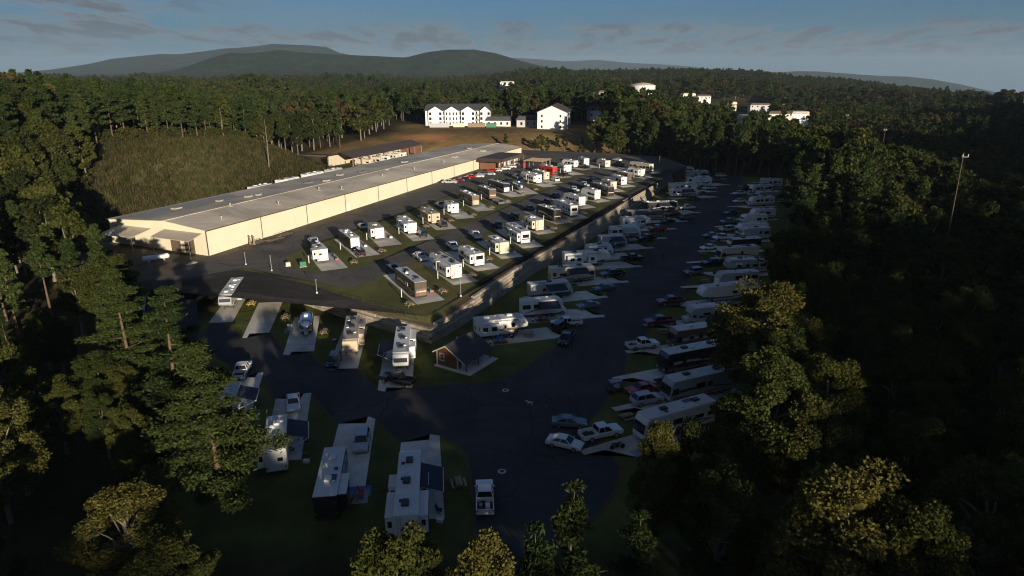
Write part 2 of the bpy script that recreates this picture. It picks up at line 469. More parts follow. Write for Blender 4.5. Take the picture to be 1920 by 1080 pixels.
PADS_LOW = [
    ((-48.86, 111.96), (-47.99, 111.96), (-48.28, 114.02), (-44.83, 114.55), (-48.04, 131.9), (-52.83, 131.22)),
    ((-39.01, 104.56), (-37.78, 104.12), (-37.91, 105.7), (-34.12, 105.93), (-37.94, 123.58), (-42.72, 122.68)),
    ((-29.92, 98.38), (-28.87, 97.98), (-28.65, 98.79), (-25.06, 98.99), (-27.27, 117.79), (-31.65, 116.69)),
    ((-20.35, 91.19), (-19.13, 90.66), (-19.14, 92.09), (-15.23, 92.09), (-17.37, 110.46), (-22.53, 109.48)),
    ((-58.2, 119.47), (-53.82, 120.05), (-57.15, 136.8), (-60.84, 135.37)),
    ((-39.0, 83.62), (-36.75, 83.62), (-39.83, 97.38), (-40.68, 97.38), (-40.55, 95.62), (-42.74, 95.62)),
    ((-30.93, 71.9), (-26.21, 72.26), (-30.12, 90.31), (-31.19, 90.14), (-31.23, 88.43), (-34.85, 88.43)),
    ((-21.85, 64.82), (-16.79, 64.42), (-18.97, 82.41), (-20.16, 83.16), (-20.05, 81.23), (-23.75, 81.09)),
    ((-12.75, 60.55), (-7.26, 60.73), (-9.62, 78.0), (-10.92, 78.27), (-10.84, 76.92), (-14.44, 76.26)),
]
RVS = [
    ('A', 'travel_trailer', 'white', -44.97, 150.87, 3.79, 117.1, 6.5, {'slide': 'L'}),
    ('A', 'toy_hauler', 'black', -41.12, 163.55, 3.94, 119.1, 11.0, {}),
    ('A', 'travel_trailer', 'tanroof', -36.01, 172.32, 4.05, 114.9, 8.0, {'slide': 'L'}),
    ('A', 'travel_trailer', 'white', -28.94, 179.34, 4.14, 114.5, 11.5, {'slide': 'L'}),
    ('A', 'travel_trailer', 'tan', -23.94, 191.52, 4.29, 113.0, 12.1, {'slide': 'L'}),
    ('A', 'travel_trailer', 'white', -18.71, 202.62, 4.43, 114.7, 7.0, {'slide': 'L'}),
    ('A', 'motorhome', 'brown', -14.12, 216.31, 4.6, 113.5, 13.0, {}),
    ('A', 'motorhome', 'bronze', -8.67, 226.54, 4.73, 114.1, 11.1, {}),
    ('A', 'motorhome', 'blackwhite', -4.83, 238.48, 4.88, 118.9, 12.3, {}),
    ('A', 'airstream', 'silver', 2.3, 241.99, 4.92, 108.3, 8.4, {}),
    ('A', 'fifth_wheel', 'white', 7.33, 257.45, 5.12, 119.6, 11.9, {'slide': 'L'}),
    ('A', 'travel_trailer', 'cream', 11.24, 265.02, 5.21, 113.7, 11.0, {}),
    ('A', 'coach_bus', 'red', 14.76, 276.1, 5.35, 124.1, 9.8, {}),
    ('A', 'travel_trailer', 'white', 21.99, 283.24, 5.44, 116.8, 7.8, {'slide': 'L'}),
    ('A', 'travel_trailer', 'white', 25.37, 295.26, 5.59, 130.2, 7.5, {}),
    ('A', 'travel_trailer', 'white', 32.09, 303.0, 5.69, 105.2, 8.0, {}),
    ('A', 'travel_trailer', 'cream', 40.32, 296.16, 5.6, 109.9, 8.0, {}),
    ('B', 'motorhome', 'bronze', -20.51, 128.41, 3.51, 118.2, 12.0, {}),
    ('B', 'fifth_wheel', 'white', -14.69, 140.37, 3.65, 118.8, 12.5, {'slide': 'L'}),
    ('B', 'travel_trailer', 'white', -9.45, 148.33, 3.75, 118.8, 9.0, {'slide': 'L', 'rearwin': 1}),
    ('B', 'travel_trailer', 'cream', -3.48, 158.05, 3.88, 113.6, 8.5, {'slide': 'L'}),
    ('B', 'motorhome', 'white', 1.39, 169.0, 4.01, 111.2, 11.6, {'slide': 'L', 'rearwin': 1}),
    ('B', 'travel_trailer', 'cream', 5.87, 180.91, 4.16, 117.3, 7.5, {'slide': 'L'}),
    ('B', 'motorhome', 'black', 10.71, 194.09, 4.33, 117.4, 10.3, {}),
    ('B', 'fifth_wheel', 'white', 16.34, 201.19, 4.41, 110.9, 12.2, {'rearwin': 1}),
    ('B', 'travel_trailer', 'white', 20.14, 214.47, 4.58, 118.4, 9.4, {}),
    ('B', 'fifth_wheel', 'white', 26.49, 223.66, 4.7, 122.7, 7.5, {}),
    ('B', 'motorhome', 'black', 31.65, 232.29, 4.8, 110.0, 12.5, {}),
    ('B', 'travel_trailer', 'cream', 35.09, 242.45, 4.93, 110.1, 8.0, {}),
    ('B', 'travel_trailer', 'white', 40.28, 252.33, 5.05, 112.0, 8.1, {}),
    ('B', 'travel_trailer', 'brown', 43.88, 261.91, 5.17, 119.6, 7.5, {}),
    ('B', 'travel_trailer', 'white', 50.15, 271.07, 5.29, 127.7, 7.5, {'slide': 'L'}),
    ('B', 'motorhome', 'cream', 54.79, 284.71, 5.46, 124.2, 12.0, {}),
    ('W', 'fifth_wheel', 'white', -2.03, 113.21, 0.0, 16.4, 9.7, {'slide': 'R'}),
    ('W', 'class_c', 'white', 6.05, 124.29, 0.0, 13.1, 9.0, {'awning': 1}),
    ('W', 'travel_trailer', 'grey', 8.04, 135.27, 0.0, 16.6, 9.3, {'awning': 1}),
    ('W', 'motorhome', 'cream', 13.7, 146.45, 0.0, 14.1, 10.8, {'awning': 1}),
    ('W', 'fifth_wheel', 'white', 18.5, 159.43, 0.0, 12.1, 12.1, {'slide': 'R'}),
    ('W', 'travel_trailer', 'white', 22.53, 167.71, 0.0, 18.7, 7.0, {}),
    ('W', 'travel_trailer', 'grey', 27.37, 177.51, 0.0, 15.3, 7.5, {'awning': 1}),
    ('W', 'travel_trailer', 'white', 32.56, 188.7, 0.0, 14.1, 9.0, {'awning': 1}),
    ('W', 'fifth_wheel', 'white', 37.83, 200.49, 0.0, 14.8, 9.5, {}),
    ('W', 'travel_trailer', 'brown', 42.96, 212.4, 0.0, 8.1, 12.3, {}),
    ('W', 'motorhome', 'black', 50.56, 225.53, 0.0, 11.2, 12.6, {'awning': 1}),
    ('W', 'travel_trailer', 'white', 65.75, 254.46, 0.0, 16.2, 11.0, {'awning': 1}),
    ('W', 'fifth_wheel', 'white', 68.28, 265.62, 0.0, 18.9, 12.3, {}),
    ('W', 'travel_trailer', 'white', 79.24, 283.26, 0.0, 15.3, 11.4, {}),
    ('E', 'motorhome', 'white', 21.76, 79.27, 0.0, -152.6, 12.0, {}),
    ('E', 'motorhome', 'grey', 27.73, 89.85, 0.0, -155.9, 12.0, {}),
    ('E', 'motorhome', 'black', 29.25, 99.48, 0.0, -157.1, 12.0, {}),
    ('E', 'motorhome', 'brown', 33.2, 109.16, 0.0, -160.8, 12.0, {}),
    ('E', 'class_c', 'grey', 38.1, 120.5, 0.0, -166.0, 10.5, {}),
    ('E', 'fifth_wheel', 'white', 44.08, 132.57, 0.0, -163.9, 11.0, {}),
    ('E', 'travel_trailer', 'grey', 50.48, 143.07, 0.0, -169.2, 9.5, {}),
    ('E', 'fifth_wheel', 'grey', 55.53, 152.86, 0.0, -173.8, 10.0, {}),
    ('E', 'motorhome', 'cream', 57.32, 164.22, 0.0, -165.0, 11.0, {}),
    ('E', 'travel_trailer', 'black', 62.41, 174.4, 0.0, -168.3, 9.0, {}),
    ('E', 'fifth_wheel', 'grey', 68.95, 185.85, 0.0, -167.6, 9.0, {}),
    ('E', 'travel_trailer', 'white', 70.92, 192.65, 0.0, -169.6, 9.0, {}),
    ('E', 'fifth_wheel', 'white', 75.16, 204.11, 0.0, -167.9, 8.5, {}),
    ('E', 'travel_trailer', 'white', 81.82, 214.49, 0.0, -168.8, 8.0, {}),
    ('E', 'travel_trailer', 'white', 89.14, 236.41, 0.0, -167.1, 9.0, {}),
    ('E', 'motorhome', 'grey', 94.46, 245.44, 0.0, -164.3, 9.5, {}),
    ('E', 'travel_trailer', 'white', 98.29, 262.64, 0.0, -167.6, 9.0, {}),
    ('E', 'fifth_wheel', 'white', 107.23, 276.62, 0.0, 170.5, 9.0, {}),
    ('W', 'motorhome', 'grey', 82.49, 299.47, 0.0, 12.7, 11.4, {}),
    ('W', 'travel_trailer', 'white', 79.71, 312.51, 0.0, 15.1, 10.5, {}),
    ('U', 'fifth_wheel', 'grey', -58.07, 131.07, 0.0, -79.8, 13.0, {'slide': 'L'}),
    ('U', 'airstream', 'silver', -38.19, 115.86, 0.0, -76.2, 6.5, {}),
    ('U', 'fifth_wheel', 'tan', -27.81, 107.67, 0.0, -80.2, 12.5, {'slide': 'L'}),
    ('U', 'fifth_wheel', 'white', -18.22, 102.22, 0.0, -83.7, 12.5, {'slide': 'L', 'awning': 1}),
    ('L', 'travel_trailer', 'white', -39.65, 83.8, 0.0, 103.3, 8.5, {'awning': 2}),
    ('L', 'fifth_wheel', 'white', -29.32, 73.28, 0.0, 106.7, 9.5, {'awning': 1, 'slide': 'L'}),
    ('L', 'travel_trailer', 'black', -20.48, 65.24, 0.0, 97.7, 10.5, {'slide': 'R'}),
    ('L', 'fifth_wheel', 'white', -11.34, 62.92, 0.0, 96.2, 13.0, {'slide': 'LR', 'awning': 1}),
]
CARS = [
    ('A', 'pickup', 'silver', -50.32, 164.61, 3.96, 119.1),
    ('A', 'jeep', 'black', -36.53, 154.75, 3.83, 117.1),
    ('A', 'sedan', 'silver', -41.89, 182.37, 4.18, 114.9),
    ('A', 'jeep', 'black', -24.04, 173.36, 4.07, 114.5),
    ('A', 'suv', 'black', -19.72, 184.28, 4.2, 113.0),
    ('A', 'pickup', 'silver', -22.83, 210.45, 4.53, 114.7),
    ('A', 'suv', 'grey', -4.35, 215.5, 4.59, 113.5),
    ('A', 'suv', 'black', -1.64, 255.95, 5.1, 119.6),
    ('A', 'pickup', 'silver', 1.91, 265.81, 5.22, 113.7),
    ('A', 'suv', 'white', 16.61, 259.56, 5.14, 113.7),
    ('A', 'jeep', 'black', 20.76, 271.01, 5.29, 124.1),
    ('A', 'pickup', 'black', 31.15, 292.38, 5.55, 130.2),
    ('A', 'suv', 'black', 39.06, 311.93, 5.8, 105.2),
    ('B', 'sedan', 'blue', -26.6, 143.05, 3.69, 118.8),
    ('B', 'pickup', 'white', -21.57, 151.11, 3.79, 118.8),
    ('B', 'pickup', 'white', -14.71, 160.53, 3.91, 113.6),
    ('B', 'pickup', 'white', -9.73, 171.65, 4.05, 111.2),
    ('B', 'suv', 'navy', -4.2, 183.64, 4.2, 117.3),
    ('B', 'jeep', 'black', 0.63, 194.41, 4.33, 117.4),
    ('B', 'sedan', 'black', 5.35, 206.41, 4.48, 110.9),
    ('B', 'suv', 'black', 11.5, 215.5, 4.59, 118.4),
    ('B', 'sedan', 'navy', 14.83, 227.25, 4.74, 122.7),
    ('B', 'pickup', 'silver', 22.01, 238.17, 4.88, 110.0),
    ('B', 'pickup', 'silver', 26.63, 247.87, 5.0, 110.1),
    ('B', 'suv', 'black', 31.0, 258.35, 5.13, 112.0),
    ('B', 'pickup', 'black', 47.68, 300.24, 5.65, 124.2),
    ('B', 'sedan', 'white', 49.23, 315.43, 5.84, 124.2),
    ('P', 'pickup', 'silver', -23.76, 253.59, 5.07, 172.0),
    ('P', 'sedan', 'darkred', -20.66, 258.35, 5.13, 172.0),
    ('P', 'sedan', 'black', -18.64, 262.03, 5.18, 172.0),
    ('P', 'sedan', 'red', -16.42, 267.09, 5.24, 172.0),
    ('P', 'sedan', 'white', -13.5, 268.39, 5.25, 172.0),
    ('P', 'suv', 'grey', -11.79, 273.69, 5.32, 172.0),
    ('P', 'sedan', 'silver', -9.17, 273.69, 5.32, 172.0),
    ('P', 'sedan', 'red', -8.53, 282.03, 5.43, 172.0),
    ('P', 'sedan', 'white', -6.54, 283.46, 5.44, 172.0),
    ('P', 'suv', 'black', -4.13, 288.6, 5.51, 172.0),
    ('P', 'suv', 'white', -2.98, 287.86, 5.5, 172.0),
    ('P', 'sedan', 'white', -0.47, 293.92, 5.57, 172.0),
    ('W', 'pickup', 'white', 10.3, 117.79, 0.0, -167.5),
    ('W', 'jeep', 'black', 8.96, 115.88, 0.0, 55.2),
    ('W', 'pickup', 'black', 9.69, 109.97, 0.0, -109.1),
    ('W', 'sedan', 'grey', 15.55, 127.93, 0.0, -162.4),
    ('W', 'sedan', 'blue', 20.2, 139.38, 0.0, -158.3),
    ('W', 'pickup', 'black', 23.56, 149.78, 0.0, -162.0),
    ('W', 'pickup', 'black', 30.58, 163.66, 0.0, 20.2),
    ('W', 'pickup', 'black', 38.34, 185.01, 0.0, -159.9),
    ('W', 'pickup', 'red', 43.86, 197.01, 0.0, -162.1),
    ('W', 'sedan', 'black', 49.57, 208.17, 0.0, -155.8),
    ('W', 'suv', 'grey', 57.08, 213.78, 0.0, 16.3),
    ('W', 'sedan', 'black', 53.91, 219.69, 0.0, -165.4),
    ('W', 'pickup', 'white', 60.84, 229.62, 0.0, 14.4),
    ('W', 'pickup', 'black', 62.04, 255.07, 0.0, -171.7),
    ('W', 'pickup', 'white', 80.27, 270.21, 0.0, 18.0),
    ('W', 'pickup', 'white', 81.08, 279.45, 0.0, 14.4),
    ('W', 'suv', 'grey', 89.98, 292.25, 0.0, 20.6),
    ('W', 'pickup', 'black', 78.97, 328.78, 0.0, 6.6),
    ('E', 'sedan', 'grey', 7.77, 80.51, 0.0, -4.2),
    ('E', 'sedan', 'white', 6.79, 75.23, 0.0, -23.0),
    ('E', 'pickup', 'white', 11.69, 77.59, 0.0, 21.3),
    ('E', 'sedan', 'red', 19.41, 90.49, 0.0, -160.3),
    ('E', 'suv', 'silver', 19.57, 87.1, 0.0, 20.2),
    ('E', 'pickup', 'white', 22.7, 107.32, 0.0, 17.1),
    ('E', 'pickup', 'darkred', 28.05, 118.63, 0.0, -167.4),
    ('E', 'pickup', 'darkred', 32.8, 130.22, 0.0, -166.4),
    ('E', 'sedan', 'white', 53.14, 174.86, 0.0, -160.0),
    ('E', 'pickup', 'white', 60.13, 185.64, 0.0, -161.6),
    ('E', 'sedan', 'grey', 57.68, 188.86, 0.0, -165.7),
    ('E', 'sedan', 'white', 83.44, 242.5, 0.0, -163.9),
    ('E', 'suv', 'white', 100.77, 278.09, 0.0, -160.1),
    ('E', 'suv', 'black', 94.16, 268.93, 0.0, -159.0),
    ('E', 'pickup', 'white', 88.86, 257.97, 0.0, -163.6),
    ('E', 'sedan', 'blue', 73.73, 221.44, 0.0, -160.1),
    ('E', 'pickup', 'grey', 68.44, 206.61, 0.0, -163.5),
    ('E', 'suv', 'silver', 64.61, 196.3, 0.0, -161.9),
    ('E', 'pickup', 'black', 49.83, 159.26, 0.0, -163.8),
    ('E', 'suv', 'grey', 43.06, 151.5, 0.0, -157.7),
    ('W', 'suv', 'white', 95.3, 304.6, 0.0, 14.3),
    ('W', 'sedan', 'navy', 74.33, 257.97, 0.0, 21.2),
    ('W', 'suv', 'black', 67.69, 246.73, 0.0, 20.6),
    ('U', 'suv', 'black', -29.24, 100.44, 0.0, -85.1),
    ('U', 'pickup', 'black', -17.75, 93.55, 0.0, 154.5),
    ('L', 'pickup', 'white', -42.94, 96.79, 0.0, 99.6),
    ('L', 'sedan', 'white', -31.46, 86.13, 0.0, -72.0),
    ('L', 'suv', 'silver', -19.34, 75.49, 0.0, -82.6),
    ('L', 'pickup', 'white', -3.05, 63.63, 0.0, 93.2),
]
TABLES = [
    ('A', -36.43, 148.05),
    ('A', -31.8, 157.59),
    ('A', -24.08, 183.01),
    ('A', -17.83, 190.24),
    ('A', -11.59, 198.02),
    ('A', -6.43, 208.82),
    ('A', -1.41, 218.99),
    ('A', 3.91, 231.11),
    ('A', 8.68, 240.27),
    ('A', 13.95, 252.43),
    ('B', -13.97, 127.43),
    ('B', -8.54, 137.98),
    ('B', -5.5, 150.66),
    ('B', 1.05, 158.08),
    ('B', 6.62, 169.43),
    ('B', 11.44, 180.5),
    ('B', 16.49, 190.92),
    ('B', 21.95, 200.24),
    ('B', 27.16, 231.11),
    ('B', -19.51, 119.69),
    ('U', -53.78, 129.89),
    ('U', -44.11, 121.79),
    ('U', -34.34, 114.02),
    ('W', 3.11, 112.72),
    ('L', -6.21, 66.66),
    ('L', -18.3, 63.63),
    ('E', 15.9, 82.26),
    ('E', 27.83, 114.28),
    ('E', 44.11, 145.21),
    ('E', 50.2, 169.36),
]
ISLAND = [
    (-52.59, 148.91),
    (-48.09, 144.27),
    (-42.05, 141.06),
    (-38.08, 142.65),
    (-32.97, 146.77),
    (-27.6, 159.05),
    (-22.22, 168.88),
    (-16.19, 179.89),
    (-7.75, 198.75),
    (-2.56, 210.45),
    (2.67, 220.78),
    (7.5, 233.09),
    (15.96, 249.0),
    (24.53, 267.09),
    (34.35, 287.86),
    (38.74, 305.14),
    (32.1, 324.53),
    (19.57, 308.5),
    (9.3, 292.38),
    (0.0, 275.05),
    (-8.27, 258.35),
    (-15.63, 243.47),
    (-21.31, 230.13),
    (-27.1, 216.36),
    (-31.45, 204.06),
    (-35.6, 194.41),
    (-39.78, 187.55),
    (-43.15, 178.67),
    (-46.8, 169.98),
    (-50.86, 164.61),
    (-52.57, 159.05),
    (-53.39, 153.37),
]
VERGE_TOP = [
    (-62.35, 143.86),
    (-54.85, 140.28),
    (-48.25, 137.22),
    (-41.36, 133.93),
    (-36.47, 131.47),
    (-33.0, 130.78),
    (-30.34, 133.93),
    (-27.3, 142.25),
    (-22.39, 149.78),
    (-16.57, 160.53),
    (-11.14, 169.43),
    (-5.15, 179.89),
    (0.0, 190.92),
    (6.6, 203.28),
    (12.1, 213.79),
    (18.31, 227.25),
    (24.98, 239.22),
    (32.49, 253.59),
    (40.9, 269.7),
    (49.65, 283.46),
    (61.04, 295.48),
    (71.99, 300.24),
]
MISC = [
    ('cabin', -10.33, 98.18),
    ('person1', 4.88, 85.17),
    ('dog', 2.55, 86.45),
    ('person2', 38.78, 165.18),
    ('man1', -0.97, 91.19),
    ('man2', -1.22, 69.7),
    ('tank', -82.97, 149.78),
    ('cart', 15.43, 90.66),
    ('bike', 13.44, 74.72),
    ('lamp1', -39.21, 123.6),
    ('lamp2', -10.15, 125.17),
    ('lamp3', -53.95, 138.74),
    ('trail1', -64.81, 163.06),
    ('trail2', -63.62, 166.18),
    ('off', -1.19, 298.63),
    ('chair', 0.58, 112.98),
    ('mat', -17.72, 65.63),
    ('loop', -52.25, 149.78),
]
RIDGES = [
    (14000, 1600, [(-0.0454, 237.5), (0.0, 297.7), (0.0303, 277.7), (0.0757, 227.5), (0.1211, 257.6), (0.1668, 197.4), (0.2048, 177.2), (0.2505, 136.9), (0.2965, 66.2)]),
    (9000, 1100, [(0.3656, 13.4), (0.3956, 46.0), (0.4413, 39.5), (0.5184, -12.7), (0.5796, -25.8), (0.6269, -91.4), (0.6667, -157.3), (0.7234, -276.7), (0.8427, -403.9)]),
    (8000, 1000, [(-0.8478, -52.8), (-0.7018, -23.6), (-0.6613, 63.3), (-0.615, 92.2), (-0.5674, 178.4), (-0.4983, 229.8), (-0.4647, 212.7), (-0.4219, 281.0), (-0.3688, 303.7), (-0.3382, 337.6), (-0.2858, 320.6), (-0.2634, 309.3), (-0.2416, 229.8), (-0.1965, 201.2), (-0.1362, 178.4), (-0.0758, 132.5)]),
    (4600, 650, [(-0.5026, 29.3), (-0.4792, 46.0), (-0.4313, 122.1), (-0.3999, 161.5), (-0.37, 148.4), (-0.3316, 177.8), (-0.3018, 161.5), (-0.2417, 145.1), (-0.1965, 138.6), (-0.1512, 128.7), (-0.1207, 161.5), (-0.0904, 177.8), (-0.0528, 177.8), (-0.0226, 155.0), (0.0151, 105.6), (0.0456, 72.6), (0.076, 52.7)]),
    (1900, 330, [(-0.1072, 10.0), (-0.0153, 23.9), (0.0305, 32.2), (0.1067, 35.0), (0.1829, 36.4), (0.2513, 39.1), (0.3353, 35.0), (0.3739, 28.1), (0.4126, 19.8), (0.4898, 10.0), (0.5681, -8.1), (0.6471, -27.8), (0.727, -51.8), (0.8479, -86.1)]),
]

# ------------------------------------------------------------------ terrain
BA = np.array((-72.6, 154.3)); BU = np.array((0.3905, 0.9206)); BN = np.array((-0.9206, 0.3905))   # warehouse corner, long axis, back direction
BL, BW = 198.0, 34.0
def TZ(y): return 3.7 + 0.0125 * (y - 144.0)          # the gently rising upper terrace
SQ = [(-200, 30), (-115, 24), (-69, 6), (-30, -6), (0, -7), (10, -6.5), (40, -6), (55, -2), (66, 0), (76, 5), (97, 12), (139, 7.5), (182, 9.5), (230, 13), (260, 22), (345, 38), (600, 70)]   # where the evening shade ends, by position across the sun's direction
def terrain(x, y):
    x = np.asarray(x, dtype=float); y = np.asarray(y, dtype=float)
    dx, dy = x - BA[0], y - BA[1]
    a = dx * BU[0] + dy * BU[1]; b = dx * BN[0] + dy * BN[1]
    und = 2.2 * np.sin(x * 0.021 + 1.3) * np.cos(y * 0.017 + 0.4) + 1.2 * np.sin(x * 0.05 + y * 0.037)
    # left hill behind the warehouse
    t = smooth01(42, 94, b)
    amp = (7 + 13.5 * smooth01(-70, 20, a)) * (1 - 0.62 * smooth01(98, 150, a)) + 0.03 * np.clip(b - 94, 0, 200)
    h = t * (amp + 0.6 * und)
    # yard left of the warehouse lies nearly at terrace level
    h = np.maximum(h, 3.3 * smooth01(-62, -84, x) * smooth01(104, 138, y))
    h = np.maximum(h, 6.2 * smooth01(43, 50, b) * smooth01(58, 78, a) * (1 - smooth01(225, 245, a)))
    # beyond the terrace the ground climbs to the apartment plateau, then rolls
    fy = smooth01(338, 400, y)
    h = h * (1 - fy) + fy * np.maximum(h * 0.9, 12.0 - 13.0 * smooth01(60, 140, x) + 0.3 * und)
    fy2 = smooth01(470, 640, y)
    h = h * (1 - fy2) + fy2 * (4.0 + 3.0 * und + 13 * np.sin(x * 0.0045 + 0.5) * np.sin(y * 0.0075 - 0.6))
    # right: drops away behind the back row, then rises to a dark hill
    r = (x - 46) * 0.942 - (y - 68) * 0.336
    lim = smooth01(20, 60, y) * (1 - smooth01(330, 420, y))
    h = h - lim * 5.5 * smooth01(3, 34, r)
    h = h + (1 - smooth01(700, 1100, y)) * 11 * smooth01(120, 420, r) * smooth01(-60, 60, y)
    h = h - 0.054 * np.clip(y - 800, 0, None) * smooth01(0.30, 0.80, x / np.maximum(y, 1.0))
    # foreground
    h = h - 2.5 * smooth01(44, 10, y) * smooth01(-40, 0, y)
    # ridge behind the camera that shades the lower park
    q = x * 0.906 + y * 0.423; s = -x * 0.423 + y * 0.906
    crest = np.interp(q, [p[0] for p in SQ], [p[1] for p in SQ]) + 64.8 - 13.0
    h = h + crest * np.exp(-((s + 250) / 78.0) ** 2) + crest * smooth01(-250, -420, s) * (1 - np.exp(-((s + 250) / 78.0) ** 2))
    # far ridges
    k = x / np.maximum(y, 1.0)
    for Y0, sg, prof in RIDGES:
        z = np.interp(k, [p[0] for p in prof], [p[1] for p in prof])
        edge = smooth01(prof[0][0] - 0.14, prof[0][0], k) * (1 - smooth01(prof[-1][0], prof[-1][0] + 0.14, k))
        wob = 1 + 0.16 * np.sin(x * 0.0063 + y * 0.0022 + np.sin(y * 0.003)) * np.sin(y * 0.0045 + x * 0.001) + 0.08 * np.sin(x * 0.014 - y * 0.003)
        h = h + np.maximum(0.0, z - h) * edge * np.exp(-((y - Y0) / sg) ** 2) * (1 + (wob - 1) * smooth01(0.12, 0.7, np.abs(y - Y0) / sg))
    return h
def tz(x, y): return float(terrain(x, y))
def ground_colour(x, y):
    dx, dy = x - BA[0], y - BA[1]
    a = dx * BU[0] + dy * BU[1]; b = dx * BN[0] + dy * BN[1]
    wood = np.array((0.045, 0.036, 0.018)); lawn = np.array((0.092, 0.104, 0.030)); bank = np.array((0.070, 0.068, 0.029))
    field = np.array((0.20, 0.135, 0.058)); forest = np.array((0.028, 0.040, 0.015)); clay = np.array((0.34, 0.165, 0.072))
    c = np.tile(wood, (len(x), 1))
    def put(m, v):
        nonlocal c
        m = m[:, None]; c = c * (1 - m) + v * m
    r = (x - 46) * 0.942 - (y - 68) * 0.336
    put(smooth01(-44, -38, x + np.clip(96 - y, -60, 60) * 0.0 - np.clip(y - 92, 0, 16) * -1.2) * (1 - smooth01(4, 9, r)) * smooth01(50, 60, y) * (1 - smooth01(300, 306, y)), lawn)
    put(smooth01(40, 46, b) * (1 - smooth01(94, 102, b)) * smooth01(-6, 4, a - (b - 44)) * (1 - smooth01(116, 126, a)), bank)
    put(smooth01(352, 366, y) * (1 - smooth01(452, 462, y)) * smooth01(-78, -66, x) * (1 - smooth01(48, 62, x)), field)
    put(smooth01(332, 338, y) * (1 - smooth01(384, 396, y)) * smooth01(-72, -64, x) * (1 - smooth01(-40, -30, x)), clay)
    put(smooth01(128, 136, a) * (1 - smooth01(205, 215, a)) * smooth01(42, 48, b) * (1 - smooth01(92, 100, b)), field * 0.85)
    put(smooth01(900, 1500, y), forest)
    return c
def graded(lo, hi, step, far_lo, far_hi, g=1.09):
    mid = list(np.arange(lo, hi + 0.01, step)); up = []; d = step; v = mid[-1]
    while v < far_hi: d *= g; v += d; up.append(v)
    dn = []; d = step; v = lo
    while v > far_lo: d *= g; v -= d; dn.append(v)
    return np.array(dn[::-1] + mid + up)
gx = graded(-190, 200, 4.0, -16000, 16000, 1.07)
gy = graded(-30, 480, 4.0, -900, 19000, 1.05)
GX, GY = np.meshgrid(gx, gy)
GZ = terrain(GX.ravel(), GY.ravel())
nx_, ny_ = len(gx), len(gy)
gme = bpy.data.meshes.new('ground')
nv = nx_ * ny_
gme.vertices.add(nv); gme.vertices.foreach_set('co', np.stack([GX.ravel(), GY.ravel(), GZ], 1).astype(np.float32).ravel())
ii = (np.arange(ny_ - 1)[:, None] * nx_ + np.arange(nx_ - 1)[None, :]).ravel()
quads = np.stack([ii, ii + 1, ii + nx_ + 1, ii + nx_], 1).astype(np.int32)
nq = len(quads)
gme.loops.add(nq * 4); gme.loops.foreach_set('vertex_index', quads.ravel())
gme.polygons.add(nq); gme.polygons.foreach_set('loop_start', np.arange(0, nq * 4, 4, dtype=np.int32)); gme.polygons.foreach_set('loop_total', np.full(nq, 4, dtype=np.int32))
gme.polygons.foreach_set('use_smooth', np.ones(nq, dtype=bool))
gme.update(calc_edges=True)
ca = gme.color_attributes.new('cover', 'FLOAT_COLOR', 'POINT')
gc = np.concatenate([ground_colour(GX.ravel(), GY.ravel()), np.ones((nv, 1))], 1)
ca.data.foreach_set('color', gc.astype(np.float32).ravel())
gm = bpy.data.materials.new('ground_cover'); gm.use_nodes = True
nt = gm.node_tree; gb = nt.nodes['Principled BSDF']; gb.inputs['Roughness'].default_value = 0.97; gb.inputs['Specular IOR Level'].default_value = 0.08
at_ = nt.nodes.new('ShaderNodeAttribute'); at_.attribute_name = 'cover'
ge = nt.nodes.new('ShaderNodeNewGeometry')
n1 = nt.nodes.new('ShaderNodeTexNoise'); n1.inputs['Scale'].default_value = 0.25; n1.inputs['Detail'].default_value = 10.0; n1.inputs['Roughness'].default_value = 0.7
n3 = nt.nodes.new('ShaderNodeTexNoise'); n3.inputs['Scale'].default_value = 0.035; n3.inputs['Detail'].default_value = 6.0
for n_ in (n1, n3): nt.links.new(ge.outputs['Position'], n_.inputs['Vector'])
sm = nt.nodes.new('ShaderNodeMath'); sm.operation = 'ADD'; nt.links.new(n1.outputs['Fac'], sm.inputs[0]); nt.links.new(n3.outputs['Fac'], sm.inputs[1])
mr_ = nt.nodes.new('ShaderNodeMapRange'); mr_.inputs['From Min'].default_value = 0.7; mr_.inputs['From Max'].default_value = 1.3; mr_.inputs['To Min'].default_value = 0.55; mr_.inputs['To Max'].default_value = 1.45
nt.links.new(sm.outputs[0], mr_.inputs['Value'])
hs_ = nt.nodes.new('ShaderNodeHueSaturation'); nt.links.new(at_.outputs['Color'], hs_.inputs['Color']); nt.links.new(mr_.outputs[0], hs_.inputs['Value'])
n5 = nt.nodes.new('ShaderNodeTexNoise'); n5.inputs['Scale'].default_value = 0.011; n5.inputs['Detail'].default_value = 9.0; n5.inputs['Roughness'].default_value = 0.72
nt.links.new(ge.outputs['Position'], n5.inputs['Vector'])
m5 = nt.nodes.new('ShaderNodeMapRange'); m5.inputs['From Min'].default_value = 0.32; m5.inputs['From Max'].default_value = 0.68; m5.inputs['To Min'].default_value = 0.45; m5.inputs['To Max'].default_value = 1.6
nt.links.new(n5.outputs['Fac'], m5.inputs['Value'])
h5 = nt.nodes.new('ShaderNodeHueSaturation'); nt.links.new(hs_.outputs[0], h5.inputs['Color']); nt.links.new(m5.outputs[0], h5.inputs['Value'])
nt.links.new(h5.outputs[0], gb.inputs['Base Color'])
bp_ = nt.nodes.new('ShaderNodeBump'); bp_.inputs['Strength'].default_value = 0.9; bp_.inputs['Distance'].default_value = 0.5
nt.links.new(n1.outputs['Fac'], bp_.inputs['Height'])
n4 = nt.nodes.new('ShaderNodeTexNoise'); n4.inputs['Scale'].default_value = 0.012; n4.inputs['Detail'].default_value = 8.0; n4.inputs['Roughness'].default_value = 0.65
nt.links.new(ge.outputs['Position'], n4.inputs['Vector'])
